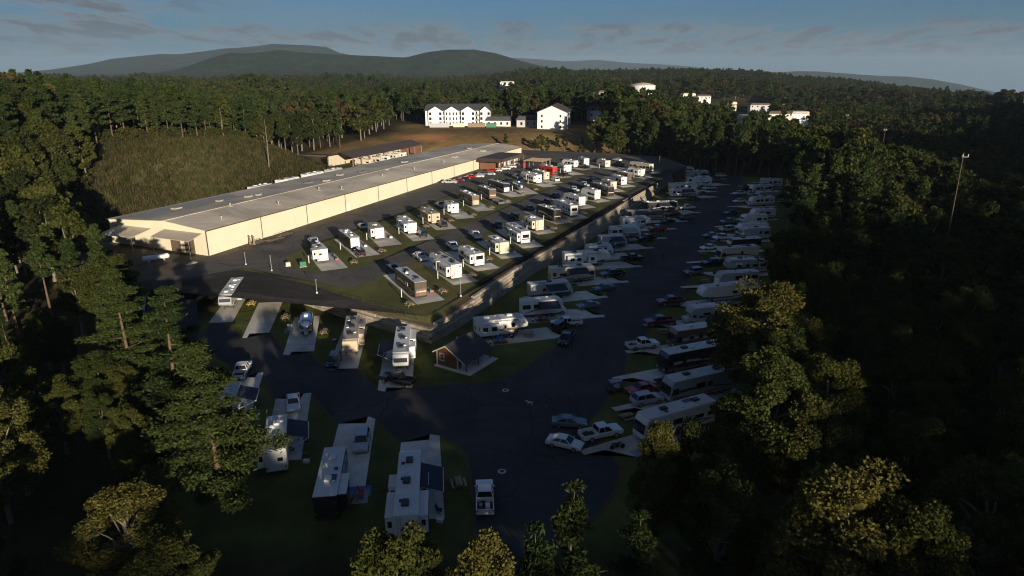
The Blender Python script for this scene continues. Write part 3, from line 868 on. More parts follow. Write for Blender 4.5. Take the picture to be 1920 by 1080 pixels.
bp2 = nt.nodes.new('ShaderNodeBump'); bp2.inputs['Strength'].default_value = 0.55; bp2.inputs['Distance'].default_value = 45.0
nt.links.new(n4.outputs['Fac'], bp2.inputs['Height']); nt.links.new(bp_.outputs[0], bp2.inputs['Normal'])
# the broad relief only where the sheet is far forest (dark green cover), so near lawns stay flat
sx_ = nt.nodes.new('ShaderNodeSeparateXYZ'); nt.links.new(ge.outputs['Position'], sx_.inputs[0])
mr2 = nt.nodes.new('ShaderNodeMapRange'); mr2.inputs['From Min'].default_value = 900; mr2.inputs['From Max'].default_value = 1600; mr2.inputs['To Max'].default_value = 0.55
nt.links.new(sx_.outputs['Y'], mr2.inputs['Value']); nt.links.new(mr2.outputs[0], bp2.inputs['Strength'])
nt.links.new(bp2.outputs[0], gb.inputs['Normal'])
gme.materials.append(gm)
ground = obj('ground', gme); ground['kind'] = 'structure'

# ------------------------------------------------------------------ lower park road
def grow(P, d, seed=1):
    rr = random.Random(seed); ar = sum(P[i][0] * P[(i + 1) % len(P)][1] - P[(i + 1) % len(P)][0] * P[i][1] for i in range(len(P))); sg = 1 if ar > 0 else -1; out = []
    for i in range(len(P)):
        p, q, n = np.array(P[i - 1]), np.array(P[i]), np.array(P[(i + 1) % len(P)]); t = n - p; t = t / max(1e-6, np.linalg.norm(t)); out.append(tuple(q + np.array((t[1], -t[0])) * sg * d * rr.uniform(0.5, 1.5)))
        m = (q + n) / 2; t = (n - q) / max(1e-6, np.linalg.norm(n - q)); out.append(tuple(m + np.array((t[1], -t[0])) * sg * d * rr.uniform(0.3, 1.6)))
    return out
sheet('road_shoulder', grow(LOT_ROAD, 0.45), 0.012, 'soil')          # worn earth along the edge of the paving
sheet('road', LOT_ROAD, 0.02, 'asphalt')
# ramp joining the lower road and the terrace at the left end
ramp = MB(); RL = [(-58.5, 104.0, 0.02), (-63.5, 116.0, 0.55), (-69.0, 128.0, 1.9), (-70.5, 139.0, 3.15), (-67.0, 148.0, TZ(148) + 0.02)]
def ribbon(mb, pts, w, skirt=0.6):
    for k in range(len(pts) - 1):
        P0, P1 = np.array(pts[k][:2]), np.array(pts[k + 1][:2])
        d0 = np.array(pts[min(k + 1, len(pts) - 1)][:2]) - np.array(pts[max(k - 1, 0)][:2]); d1 = np.array(pts[min(k + 2, len(pts) - 1)][:2]) - np.array(pts[k][:2])
        n0 = np.array((-d0[1], d0[0])) / np.linalg.norm(d0) * w / 2; n1_ = np.array((-d1[1], d1[0])) / np.linalg.norm(d1) * w / 2
        z0, z1 = pts[k][2], pts[k + 1][2]
        a0, b0, a1, b1 = P0 + n0, P0 - n0, P1 + n1_, P1 - n1_
        mb.poly([(*b0, z0), (*b1, z1), (*a1, z1), (*a0, z0)])
        for e0, e1 in ((a0, a1), (b1, b0)):
            zz0, zz1 = (z0, z1) if e0 is a0 else (z1, z0)
            mb.poly([(*e0, zz0), (*e1, zz1), (*e1, zz1 - skirt), (*e0, zz0 - skirt)])
ribbon(ramp, RL, 9.0, 2.5)
tag(obj('road_ramp', ramp.mesh('road_ramp', 'asphalt')), kind='structure')
# kerb strip of pale concrete beside the ramp
kb = MB(); ribbon(kb, [(p[0] - 6.5, p[1] + 1.0, p[2] + 0.14) for p in RL], 1.2, 1.5)
tag(obj('kerb', kb.mesh('kerb', 'concrete')), kind='structure')

# ------------------------------------------------------------------ upper terrace
WL = [np.array(p[:2]) for p in WALL_LINE]
WH = [min(p[2] + 0.25, TZ(p[1]) - 0.15) for p in WALL_LINE]
def offset_in(k, d):
    """point k of the wall line moved d metres into the terrace"""
    k0, k1 = max(k - 1, 0), min(k + 1, len(WL) - 1)
    ds = []
    for i, j in ((k0, k), (k, k1)):
        if i == j: continue
        v = WL[j] - WL[i]; v = v / np.linalg.norm(v); ds.append(np.array((-v[1], v[0])))
    n = sum(ds) / len(ds); n = n / np.linalg.norm(n) / max(0.45, float(np.dot(n / np.linalg.norm(n), ds[0])))
    return WL[k] + n * d
POFF = [2.4 if k < 6 else (3.6 if k == 6 else 4.6) for k in range(len(WL))]
PLAT = [offset_in(k, POFF[k]) for k in range(len(WL))]
BACK = [BA + BU * (BL + 16) + BN * 46, BA + BU * 150 + BN * 46, BA + BU * 60 + BN * 46, BA - BU * 6 + BN * 46, BA - BU * 22 + BN * 34, np.array((-92.0, 134.0)), np.array((-72.0, 136.0))]
TERR = [tuple(p) for p in PLAT] + [(78.0, 300.0), (74.0, 330.0), (50.0, 344.0), (24.0, 352.0)] + [tuple(p) for p in BACK]
zt = lambda o: (lambda x, y: TZ(y) + o)
terr = sheet('terrace', TERR, zt(0.0), 'asphalt_old')
# skirt so that the terrace is a solid bank
sk = MB()
for i in range(len(TERR)):
    p, q_ = TERR[i], TERR[(i + 1) % len(TERR)]
    sk.poly([(*p, TZ(p[1])), (*q_, TZ(q_[1])), (*q_, -1.0), (*p, -1.0)])
tag(obj('terrace_bank', sk.mesh('terrace_bank', 'soil')), kind='structure')
# verge: slope from the top of the wall up to the plateau, soil near the wall, lawn above
vg, vs2 = MB(), MB()
for k in range(len(WL) - 1):
    a0, a1 = offset_in(k, 1.2), offset_in(k + 1, 1.2); m0, m1 = offset_in(k, 0.5 + POFF[k] * 0.45), offset_in(k + 1, 0.5 + POFF[k + 1] * 0.45); b0, b1 = PLAT[k], PLAT[k + 1]
    h0, h1 = WH[k] - 0.05, WH[k + 1] - 0.05; t0, t1 = TZ(b0[1]) + 0.02, TZ(b1[1]) + 0.02
    vs2.poly([(*a0, h0), (*a1, h1), (*m1, h1 * .6 + t1 * .4), (*m0, h0 * .6 + t0 * .4)])
    vg.poly([(*m0, h0 * .6 + t0 * .4), (*m1, h1 * .6 + t1 * .4), (*b1, t1), (*b0, t0)])
tag(obj('verge', vg.mesh('verge', 'grass')), kind='structure')
tag(obj('verge_soil', vs2.mesh('verge_soil', 'soil')), kind='structure')
sheet('lawn_verge', VERGE_TOP + [tuple(offset_in(k, POFF[k] - 0.1)) for k in reversed(range(len(WL)))], zt(0.03), 'grass')
sheet('island_edge', grow(ISLAND, 0.35, 4), zt(0.018), 'gravel')
sheet('lawn_island', ISLAND, zt(0.03), 'grass')
# darker, newer paving of the loop road, and the gravel apron along the warehouse
sheet('gravel_apron', [tuple(BA - BU * 20 - BN * 2.5), tuple(BA + BU * 60 - BN * 5.0), tuple(BA + BU * 60 + BN * 3), tuple(BA - BU * 2 + BN * 3), tuple(BA - BU * 2 + BN * 30), tuple(BA - BU * 18 + BN * 30)], zt(0.012), 'gravel')

# ------------------------------------------------------------------ retaining wall of pale blocks
wall = empty('retaining_wall', (float(WL[6][0]), float(WL[6][1]), 0.0))
tag(wall, 'long retaining wall of pale stacked blocks between upper terrace and lower lot', 'wall')
wo = np.array(wall.location[:2])
CH, CLN = 0.6, 1.25
blocks = []
for k in range(len(WL) - 1):
    v = WL[k + 1] - WL[k]; L_ = np.linalg.norm(v); u = v / L_; n_in = np.array((-u[1], u[0]))
    nb = max(1, int(round(L_ / CLN))); bl = L_ / nb
    for i in range(nb):
        f = (i + 0.5) / nb; hh = WH[k] * (1 - f) + WH[k + 1] * f
        nc = max(2, int(round(hh / CH)))
        for c_ in range(nc):
            P = WL[k] + u * (bl * (i + 0.5 + (0.5 if c_ % 2 else 0.0))) + n_in * (0.10 * c_ + (0.35 if c_ >= 3 else 0.0))
            if c_ % 2 and i == nb - 1 and k == 5: continue
            blocks.append((math.hypot(P[0], P[1]), P[0], P[1], c_ * CH, math.atan2(u[1], u[0]), bl))
blocks.sort(key=lambda t: t[0])
bmesh_proto = [MB().box(-CLN / 2 + 0.015, CLN / 2 - 0.015, -0.02, 0.75, 0.012, CH - 0.012).mesh('block', 'block', 0.04) for _ in range(1)]
rb = MB()
for n_, (d_, x_, y_, z_, a_, bl) in enumerate(blocks):
    j = random.uniform(-0.03, 0.03)
    if n_ < 300:
        o = obj('block', bmesh_proto[0], wall, (x_ - wo[0] - math.sin(a_) * j, y_ - wo[1] + math.cos(a_) * j, z_), a_)
        o.scale = (bl / CLN, 1, 1)
    else:
        M = Matrix.Translation((x_ - wo[0] - math.sin(a_) * j, y_ - wo[1] + math.cos(a_) * j, z_)) @ Matrix.Rotation(a_, 4, 'Z')
        i0 = len(rb.v); t = MB().box(-bl / 2 + 0.02, bl / 2 - 0.02, -0.02, 0.75, 0.012, CH - 0.012)
        rb.v += [tuple(M @ Vector(v)) for v in t.v]; rb.f += [tuple(i + i0 for i in f) for f in t.f]
tag(obj('block_courses', rb.mesh('block_courses', 'block'), wall), kind='stuff')
core = MB()
for k in range(len(WL) - 1):
    a0, a1 = offset_in(k, 1.25) - wo, offset_in(k + 1, 1.25) - wo; b0, b1 = offset_in(k, 1.6) - wo, offset_in(k + 1, 1.6) - wo
    core.poly([(*a0, 0), (*a1, 0), (*a1, WH[k + 1] - 0.1), (*a0, WH[k] - 0.1)]); core.poly([(*a0, WH[k] - 0.1), (*a1, WH[k + 1] - 0.1), (*b1, WH[k + 1] - 0.05), (*b0, WH[k] - 0.05)])
obj('backfill', core.mesh('backfill', 'soil'), wall)

# ------------------------------------------------------------------ long storage building on the terrace
WZ = TZ(BA[1]); EAVE, RIDGE_Z, RY, BW = 10.1, 11.3, 13.0, 33.0
wh = empty('storage_building', (BA[0], BA[1], 0.0), math.atan2(BU[1], BU[0]))
tag(wh, 'very long cream metal storage building with low grey roof on the terrace', 'building')
def bz(x, y=0.0): return TZ(BA[1] + BU[1] * x + BN[1] * y)      # terrace level under local x, y
NP = 11; PLN = BL / NP
for i in range(NP):
    x0, x1 = i * PLN + 0.09, (i + 1) * PLN - 0.09
    m_ = MB().prism([(x0, bz(x0) - 0.2), (x1, bz(x1) - 0.2), (x1, EAVE), (x0, EAVE)], 0.0, 0.22)
    obj('wall_panel', m_.mesh('wall_panel', 'cream_panel'), wh)
    jx = i * PLN
    obj('downpipe', MB().box(jx - 0.085, jx + 0.085, -0.10, 0.12, bz(jx) - 0.1, EAVE).mesh('downpipe', 'brown_trim'), wh)
g = MB()
for xx, nm in ((0.0, 0), (BL, 1)):
    pts = [(xx, 0.23, bz(xx) - 0.2), (xx, BW, bz(xx) - 0.2), (xx, BW, EAVE), (xx, RY, RIDGE_Z - 0.05), (xx, 0.23, EAVE)]
    m_ = MB(); n_ = len(pts); m_.v += [(p[0], p[1], p[2]) for p in pts] + [(p[0] + (0.25 if nm == 0 else -0.25), p[1], p[2]) for p in pts]
    m_.f += [tuple(range(n_)), tuple(reversed(range(n_, 2 * n_)))] + [(k, (k + 1) % n_, n_ + (k + 1) % n_, n_ + k) for k in range(n_)]
    obj('gable_wall', m_.mesh('gable_wall', 'cream_panel'), wh)
obj('back_wall', MB().box(0.26, BL - 0.26, BW - 0.22, BW, 2.0, EAVE).mesh('back_wall', 'cream_panel'), wh)
def slope(y0, z0, y1, z1, x0=-0.5, x1=BL + 0.5, t=0.12):
    m_ = MB(); m_.v += [(x0, y0, z0), (x1, y0, z0), (x1, y1, z1), (x0, y1, z1)]; m_.v += [(v[0], v[1], v[2] + t) for v in m_.v[:4]]
    m_.f += [(0, 3, 2, 1), (4, 5, 6, 7), (0, 1, 5, 4), (1, 2, 6, 5), (2, 3, 7, 6), (3, 0, 4, 7)]; return m_
def zroof(y): return EAVE + (RIDGE_Z - EAVE) * (y / RY if y < RY else (BW - y) / (BW - RY)) + 0.13
obj('roof_slope', slope(-0.45, EAVE - 0.05, RY, RIDGE_Z).mesh('roof_slope', 'metal_roof'), wh)
obj('roof_slope', slope(BW + 0.45, EAVE - 0.04, RY + 0.002, RIDGE_Z).mesh('roof_slope', 'metal_roof'), wh)
obj('ridge_cap', MB().box(-0.4, BL + 0.4, RY - 0.25, RY + 0.25, RIDGE_Z + 0.1, RIDGE_Z + 0.2).mesh('ridge_cap', 'metal_roof'), wh)
obj('gutter', MB().box(-0.5, BL + 0.5, -0.62, -0.45, EAVE - 0.2, EAVE + 0.05).mesh('gutter', 'brown_trim'), wh)
for x0_, x1_, y0_, y1_ in ((3, 34, 21, 31),):
    m_ = MB(); m_.poly([(x0_, y0_, zroof(y0_) + 0.09), (x1_, y0_, zroof(y0_) + 0.09), (x1_ + 4, y1_, zroof(y1_) + 0.09), (x0_ - 3, y1_, zroof(y1_) + 0.09)])
    obj('roof_patch', m_.mesh('roof_patch', 'roof_patch'), wh)
for x_, y_, s_ in ((14, 25, 2.2), (26, 22, 1.6), (34, 19, 1.8), (37, 18, 1.4), (62, 20, 2.2), (66, 16, 2.0), (80, 21, 2.2), (88, 17, 2.4), (96, 12, 1.2), (118, 18, 2.4), (142, 8, 2.6), (168, 7, 2.4), (172, 16, 2.0)):
    hv = MB().box(-s_ / 2, s_ / 2, -s_ / 2.6, s_ / 2.6, -0.25, 0.35).box(-s_ / 2 - 0.1, s_ / 2 + 0.1, -s_ / 2.6 - 0.1, s_ / 2.6 + 0.1, 0.36, 0.45)
    obj('roof_vent', hv.mesh('roof_vent', random.choice(['roof_patch', 'galvanised'])), wh, (x_, y_, zroof(y_)))
for x_, y_ in ((9, 4), (30, 4.5), (52, 8), (58, 4), (84, 6), (104, 5), (126, 4.5), (20, 12)):
    pv = MB().tube((0, 0, -0.2), (0, 0, 0.8), 0.14, n=8).tube((0, 0, 0.8), (0, 0, 0.95), 0.3, 0.2, n=8).box(-0.5, 0.5, -0.5, 0.5, -0.1, 0.06)
    obj('vent_pipe', pv.mesh('vent_pipe', 'roof_patch'), wh, (x_, y_, zroof(y_)))
dz = bz(55.5)
dr = obj('door', MB().box(55.0, 56.2, -0.08, -0.01, dz, dz + 2.3).mesh('door', 'white_paint'), wh)
obj('handle', MB().box(56.0, 56.08, -0.14, -0.085, dz + 1.05, dz + 1.15).mesh('handle', 'galvanised'), dr)
for y0_ in (4.2, 8.8):
    d2 = obj('roller_door', MB().box(-0.1, -0.01, y0_, y0_ + 3.2, WZ, WZ + 3.9).mesh('roller_door', 'brown_side'), wh)
    rib_ = MB()
    for q in range(9): rib_.box(-0.13, -0.101, y0_ + 0.1, y0_ + 3.1, WZ + 0.2 + q * 0.42, WZ + 0.24 + q * 0.42)
    obj('door_ribs', rib_.mesh('door_ribs', 'brown_trim'), d2)
def canopy(y0, y1, z, out, m_):
    c_ = MB(); c_.v += [(-0.02, y0, z), (-out, y0, z - 1.0), (-out, y1, z - 1.0), (-0.02, y1, z)]; c_.v += [(v[0], v[1], v[2] + 0.12) for v in c_.v[:4]]
    c_.f += [(0, 1, 2, 3), (7, 6, 5, 4), (0, 4, 5, 1), (1, 5, 6, 2), (2, 6, 7, 3), (3, 7, 4, 0)]
    o_ = obj('canopy', c_.mesh('canopy', m_), wh)
    for yy in (y0 + 0.2, y1 - 0.2):
        obj('canopy_post', MB().tube((-out + 0.2, yy, WZ - 0.4), (-out + 0.2, yy, z - 1.0), 0.09).mesh('canopy_post', 'galvanised'), o_)
canopy(1.2, 13.5, WZ + 5.3, 4.2, 'tan_roof'); canopy(18.0, 29.0, WZ + 5.0, 6.0, 'metal_roof')
obj('wall_lamp', MB().box(-0.25, -0.01, 30.2, 30.6, WZ + 4.6, WZ + 4.9).mesh('wall_lamp', 'chassis'), wh)

# office at the far end of the warehouse front, timber posts and brown roof
of = empty('park_office', tuple(BA + BU * 158 - BN * 0.0) + (TZ(300.0),), math.atan2(BU[1], BU[0]))
tag(of, 'small park office with brown roof and brick front against the warehouse', 'building')
obj('wall', MB().box(-9, 12, -9.5, -0.7, -0.1, 3.3).mesh('wall', 'white_paint'), of)
obj('brick_front', MB().box(-9.6, -9.02, -9.8, -0.8, -0.1, 3.0).mesh('brick_front', 'brick_red'), of)
for x_ in (-7, -2, 4):
    w_ = obj('window', MB().box(x_, x_ + 2.2, -9.6, -9.51, 0.8, 2.4).mesh('window', 'dark_glass'), of)
    obj('frame', ring(2.2, 1.6, 0.1, 0.06), w_, (x_ + 1.1, -9.64, 0.8))
obj('roof', MB().prism([(-13, 3.6), (14, 3.6), (12, 4.9), (-11, 4.9)], -12.5, -0.7).mesh('roof', 'brown_roof'), of)
for x_ in (-12.4, -6, 1, 8, 13.2):
    obj('post', MB().box(x_ - 0.25, x_ + 0.25, -12.2, -11.7, -0.1, 3.6).mesh('post', 'brick_red'), of)
pg = empty('pergola', tuple(BA + BU * 163 - BN * 22.0) + (TZ(305.0),), math.atan2(BU[1], BU[0]))
tag(pg, 'open timber pergola on thin posts beside the park office', 'pergola')
for x_ in (-5, 0, 5):
    for y_ in (-4, 4): obj('post', boxm(0.22, 0.22, 3.0, 'wood_grey'), pg, (x_, y_, -0.1))
for q in range(9): obj('slat', boxm(0.18, 9.6, 0.2, 'wood_grey'), pg, (-5.2 + q * 1.3, 0, 3.13))
for y_ in (-4, 4): obj('beam', boxm(11.5, 0.2, 0.22, 'wood_grey'), pg, (0, y_, 2.9))
for i_, (dx_, dy_, c_) in enumerate(((-9.0, 3.0, 'red_cloth'), (-7.5, -5.5, 'blue_cloth'), (8.5, -2.5, 'red_cloth'))):
    P = BA + BU * (163 + dx_) - BN * (22 - dy_)
    st = empty('display_banner', (P[0], P[1], TZ(P[1])), R(30 * i_))
    tag(st, '%s feather banner on a pole by the park office%s' % (('red', 'blue', 'red')[i_], (', nearest the warehouse', '', ', beyond the pergola')[i_]), 'banner', 'banners by the office')
    obj('pole', MB().tube((0, 0, 0), (0, 0, 3.2), 0.04).mesh('pole', 'galvanised'), st)
    obj('flag', MB().box(0.05, 0.75, -0.015, 0.015, 0.7, 3.1).mesh('flag', c_), st)

# open shed behind the warehouse with brown roof
cp = empty('storage_shed', tuple(BA + BU * 128 + BN * 55) + (6.2,), math.atan2(BU[1], BU[0]))
tag(cp, 'open sided storage shed with dark brown roof behind the warehouse', 'shed')
obj('roof_slope', slope(-7, 4.5, 0, 6.6, -3, 56, 0.15).mesh('roof_slope', 'brown_roof'), cp)
obj('roof_slope', slope(7, 4.5, 0.01, 6.6, -3, 56, 0.15).mesh('roof_slope', 'brown_roof'), cp)
for q in range(10):
    for y_ in (-6.5, 6.5): obj('post', boxm(0.3, 0.3, 4.6, 'wood_grey'), cp, (-2.5 + q * 6.4, y_, -0.6))
obj('back_wall', MB().box(-2.5, 55.5, 6.0, 6.2, -0.5, 4.4).mesh('back_wall', 'cream_side'), cp)
obj('end_wall', MB().box(55.2, 55.4, -6.2, 5.95, -0.5, 4.4).mesh('end_wall', 'brick_red'), cp)

# ------------------------------------------------------------------ shower cabin below the corner of the wall
cb = empty('shower_cabin', (-10.5, 99.3, 0.0), R(57))
tag(cb, 'small cedar red shower cabin with grey shingle roof beside the retaining wall corner', 'cabin')
# local x along the ridge, y to the left
obj('slab', MB().box(-0.6, 7.4, -5.0, 2.3, -0.1, 0.14).mesh('slab', 'concrete'), cb)
m_ = MB(); pr = [(-2.1, 0.14), (2.1, 0.14), (2.1, 2.7), (0, 3.9), (-2.1, 2.7)]
m_.v += [(0.0, y, z) for y, z in pr] + [(6.8, y, z) for y, z in pr]
m_.f += [(0, 1, 2, 3, 4), (9, 8, 7, 6, 5)] + [(k, 5 + k, 5 + (k + 1) % 5, (k + 1) % 5) for k in range(5)]
cw = obj('wall', m_.mesh('wall', 'cedar'), cb)
for q in range(11):
    yy = -1.95 + q * 0.39
    zt_ = 2.66 + 1.2 * (1 - abs(yy) / 2.1)
    obj('batten', MB().box(-0.04, -0.002, yy - 0.03, yy + 0.03, 0.2, zt_ - 0.05).mesh('batten', 'cedar'), cw)
for y_ in (-2.1, 2.1): obj('corner_board', MB().box(-0.06, 0.12, y_ - 0.1, y_ + 0.1, 0.14, 2.7).mesh('corner_board', 'cream_side'), cb)
for sgn in (-1, 1):
    m_ = MB(); ov = 1.9 if sgn < 0 else 0.5
    ys, zs = sgn * (2.1 + ov), 2.7 - 1.2 / 2.1 * ov
    a_ = [(-0.5, 0.003 * sgn, 3.95), (7.3, 0.003 * sgn, 3.95), (7.3, ys, zs + 0.05), (-0.5, ys, zs + 0.05)]
    m_.v += a_ + [(v[0], v[1], v[2] + 0.14) for v in a_]
    m_.f += [(0, 1, 2, 3), (7, 6, 5, 4), (0, 4, 5, 1), (1, 5, 6, 2), (2, 6, 7, 3), (3, 7, 4, 0)]
    rf = obj('roof_slope', m_.mesh('roof_slope', 'shingle'), cb)
    f_ = MB(); f_.v += [(-0.58, 0.0, 4.02), (-0.58, ys, zs + 0.12), (-0.58, ys, zs - 0.1), (-0.58, 0.0, 3.8), (-0.505, 0.0, 4.02), (-0.505, ys, zs + 0.12), (-0.505, ys, zs - 0.1), (-0.505, 0.0, 3.8)]
    f_.f += [(0, 1, 2, 3), (7, 6, 5, 4), (0, 4, 5, 1), (1, 5, 6, 2), (2, 6, 7, 3), (3, 7, 4, 0)]
    obj('fascia', f_.mesh('fascia', 'cream_side'), rf)
    if sgn > 0: obj('vent_pipe', MB().tube((3.6, 0.7, 3.4), (3.6, 0.7, 4.1), 0.07).mesh('vent_pipe', 'post_white'), rf)
wd = obj('window', MB().box(-0.05, -0.003, 0.7, 1.4, 1.15, 2.25).mesh('window', 'dark_glass'), cb)
obj('frame', ring(0.7, 1.1, 0.12, 0.05, plane='yz'), wd, (-0.075, 1.05, 1.15))
obj('muntin', MB().box(-0.08, -0.052, 1.02, 1.08, 1.155, 2.245).mesh('muntin', 'frame_white'), wd)
obj('muntin', MB().box(-0.078, -0.053, 0.705, 1.395, 1.67, 1.72).mesh('muntin', 'frame_white'), wd)
for x_ in (1.0, 3.4, 5.2):
    d_ = obj('door', MB().box(x_, x_ + 0.9, -2.18, -2.103, 0.15, 2.2).mesh('door', 'white_paint'), cb)
    obj('handle', MB().box(x_ + 0.75, x_ + 0.8, -2.24, -2.185, 1.0, 1.15).mesh('handle', 'galvanised'), d_)
for x_ in (0.1, 3.4, 6.7): obj('porch_post', MB().box(x_ - 0.08, x_ + 0.08, -3.85, -3.69, 0.14, 1.75).mesh('porch_post', 'cedar'), cb)

# ------------------------------------------------------------------ apartments and other buildings behind the park
def windows_on(root, rows, cols, x0, x1, z0, dzs, y, w=1.3, h=1.6, skip=()):
    for r_ in range(rows):
        for c_ in range(cols):
            if (r_, c_) in skip: continue
            xx = x0 + (x1 - x0) * c_ / max(1, cols - 1); zz = z0 + r_ * dzs
            obj('window', boxm(w, 0.08, h, 'dark_glass'), root, (xx, y, zz))
ap = empty('apartment_block', (-35.0, 445.0, tz(-35, 445) - 0.2), R(3))
tag(ap, 'white three storey apartment block with long grey roof and gabled bays', 'building')
obj('wall', MB().box(-21, 21, 0, 14, -1, 9.6).mesh('wall', 'white_paint'), ap)
m_ = MB(); m_.v += [(-22, -1, 9.6), (22, -1, 9.6), (22, 15, 9.6), (-22, 15, 9.6), (-20, 7, 13.6), (20, 7, 13.6)]
m_.f += [(0, 1, 5, 4), (2, 3, 4, 5), (1, 2, 5), (3, 0, 4), (3, 2, 1, 0)]
obj('roof', m_.mesh('roof', 'shingle'), ap)
for i_, (c_, w_) in enumerate(((-14.5, 9.0), (-4.0, 9.0), (6.5, 9.0), (17.5, 6.5))):
    m_ = MB(); p_ = [(-w_ / 2, -1), (w_ / 2, -1), (w_ / 2, 9.5), (0, 12.2), (-w_ / 2, 9.5)]
    m_.prism(p_, -1.8, -0.01)
    b_ = obj('gabled_bay', m_.mesh('gabled_bay', 'white_paint'), ap, (c_, 0, 0))
    m_ = MB(); hw = w_ / 2 + 0.4
    m_.poly([(-hw, -2.3, 9.35), (0, -2.3, 12.35), (0, 4, 12.35), (-hw, 4, 9.35)]); m_.poly([(hw, 4, 9.35), (0, 4, 12.36), (0, -2.3, 12.36), (hw, -2.3, 9.35)])
    obj('bay_roof', m_.mesh('bay_roof', 'shingle'), b_)
    n_ = 4 if i_ == 1 else 2
    windows_on(b_, 3, n_, -w_ * 0.36, w_ * 0.36, 0.7, 3.1, -1.85, 0.8 if n_ == 4 else 1.5, 1.7)
windows_on(ap, 3, 3, -8.9, 12.0, 0.7, 3.1, -0.05, 1.2, 2.2)
for i_ in range(3): obj('balcony', boxm(2.4, 1.2, 1.0, 'wood_grey'), ap, (12.3, -0.62, 0.1 + 3.1 * i_))
ch = empty('clubhouse', (-9.0, 444.0, tz(-9, 444)), R(-4))
tag(ch, 'low white clubhouse with grey gable roof beside the apartment block', 'building')
obj('wall', MB().box(-8, 8, 0, 10, -1, 3.6).mesh('wall', 'white_paint'), ch)
obj('roof', MB().prism([(-8.8, 3.5), (8.8, 3.5), (6.8, 6.2), (-6.8, 6.2)], -0.8, 10.8).mesh('roof', 'shingle'), ch)
windows_on(ch, 1, 4, -6, 6, 1.0, 3, -0.05, 1.3, 1.6)
a2 = empty('apartment_wing', (24.5, 421.0, tz(24, 421) - 0.3), R(-9))
tag(a2, 'white three storey apartment wing showing its blank gable end and brown roof', 'building')
m_ = MB(); m_.v += [(x, y, z) for y in (0, 34) for x, z in ((-9, -1), (9, -1), (9, 10.4), (0, 14.2), (-9, 10.4))]
m_.f += [(0, 1, 2, 3, 4), (9, 8, 7, 6, 5)] + [(k, 5 + k, 5 + (k + 1) % 5, (k + 1) % 5) for k in range(5)]
obj('wall', m_.mesh('wall', 'white_paint'), a2)
for sgn in (-1, 1):
    m_ = MB(); a_ = [(0.004 * sgn, -0.8, 14.35), (0.004 * sgn, 34.8, 14.35), (sgn * 10, 34.8, 10.1), (sgn * 10, -0.8, 10.1)]
    m_.v += a_ + [(v[0], v[1], v[2] + 0.25) for v in a_]
    m_.f += [(0, 1, 2, 3), (7, 6, 5, 4), (0, 4, 5, 1), (1, 5, 6, 2), (2, 6, 7, 3), (3, 7, 4, 0)]
    obj('roof_slope', m_.mesh('roof_slope', 'brown_roof'), a2)
windows_on(a2, 3, 2, -6.2, 5.2, 1.0, 3.2, -0.05, 1.0, 1.5)
for r_ in range(3):
    for c_ in range(4): obj('window', boxm(0.08, 1.4, 1.6, 'dark_glass'), a2, (9.05, 4 + c_ * 8, 1.0 + r_ * 3.2))
a3 = empty('site_cabin', (12.0, 438.0, tz(12, 438)), R(2))
tag(a3, 'low building with dark roof standing in shade between the apartment blocks', 'building')
obj('wall', MB().box(-9, 9, 0, 9, -1, 4.6).mesh('wall', 'grey_side'), a3)
obj('roof', MB().prism([(-9.8, 4.5), (9.8, 4.5), (7.8, 7.0), (-7.8, 7.0)], -0.8, 9.8).mesh('roof', 'shingle'), a3)
windows_on(a3, 1, 4, -6, 6, 1.4, 3, -0.05, 1.3, 1.8)
for i_, (px_, py_, L_, m_, lb, ct) in enumerate(((-45, 424, 12, 'grey_side', 'grey site trailer parked in front of the apartment block', 'trailer'), (-33, 425, 7, 'cream_side', 'cream stack of building panels in front of the apartment block', 'panels'), (-22, 424, 11, 'wood_grey', 'tan lumber stack in front of the apartment block', 'lumber stack'), (-13, 423, 6, 'green_plastic', 'green dumpster below the low white clubhouse', 'dumpster'))):
    s_ = empty(('site_trailer', 'panel_stack', 'lumber_stack', 'dumpster')[i_], (px_, py_, tz(px_, py_)), R(4))
    tag(s_, lb, ct)
    obj('body', MB().prism([(-L_ / 2, 0.4), (L_ / 2, 0.4), (L_ / 2 + (0.6 if i_ == 3 else 0), 2.7), (-L_ / 2, 2.7)], -1.3, 1.3).mesh('body', m_, 0.08), s_)
    obj('lid', boxm(L_ + 0.2, 2.8, 0.15, 'white_paint' if i_ == 0 else m_), s_, (0, 0, 2.72))
    for q in (-1, 1): obj('skid', boxm(0.3, 2.4, 0.42, 'chassis'), s_, (q * L_ * 0.35, 0, 0))
wt_ = empty('water_tank', (165, 880, tz(165, 880)), 0)
tag(wt_, 'large white water tank with domed top among the far trees', 'water tank')
TH = 22.0
obj('shell', MB().tube((0, 0, -2), (0, 0, TH), 16, n=40).mesh('shell', 'tank_white', smooth=False), wt_)
obj('dome', MB().tube((0, 0, TH + 0.02), (0, 0, TH + 2.2), 16.3, 9, n=40).tube((0, 0, TH + 2.22), (0, 0, TH + 3.3), 9, 1.0, n=40).mesh('dome', 'metal_roof'), wt_)
obj('ladder', MB().box(-0.4, 0.4, -16.4, -16.1, 0, TH).mesh('ladder', 'galvanised'), wt_)
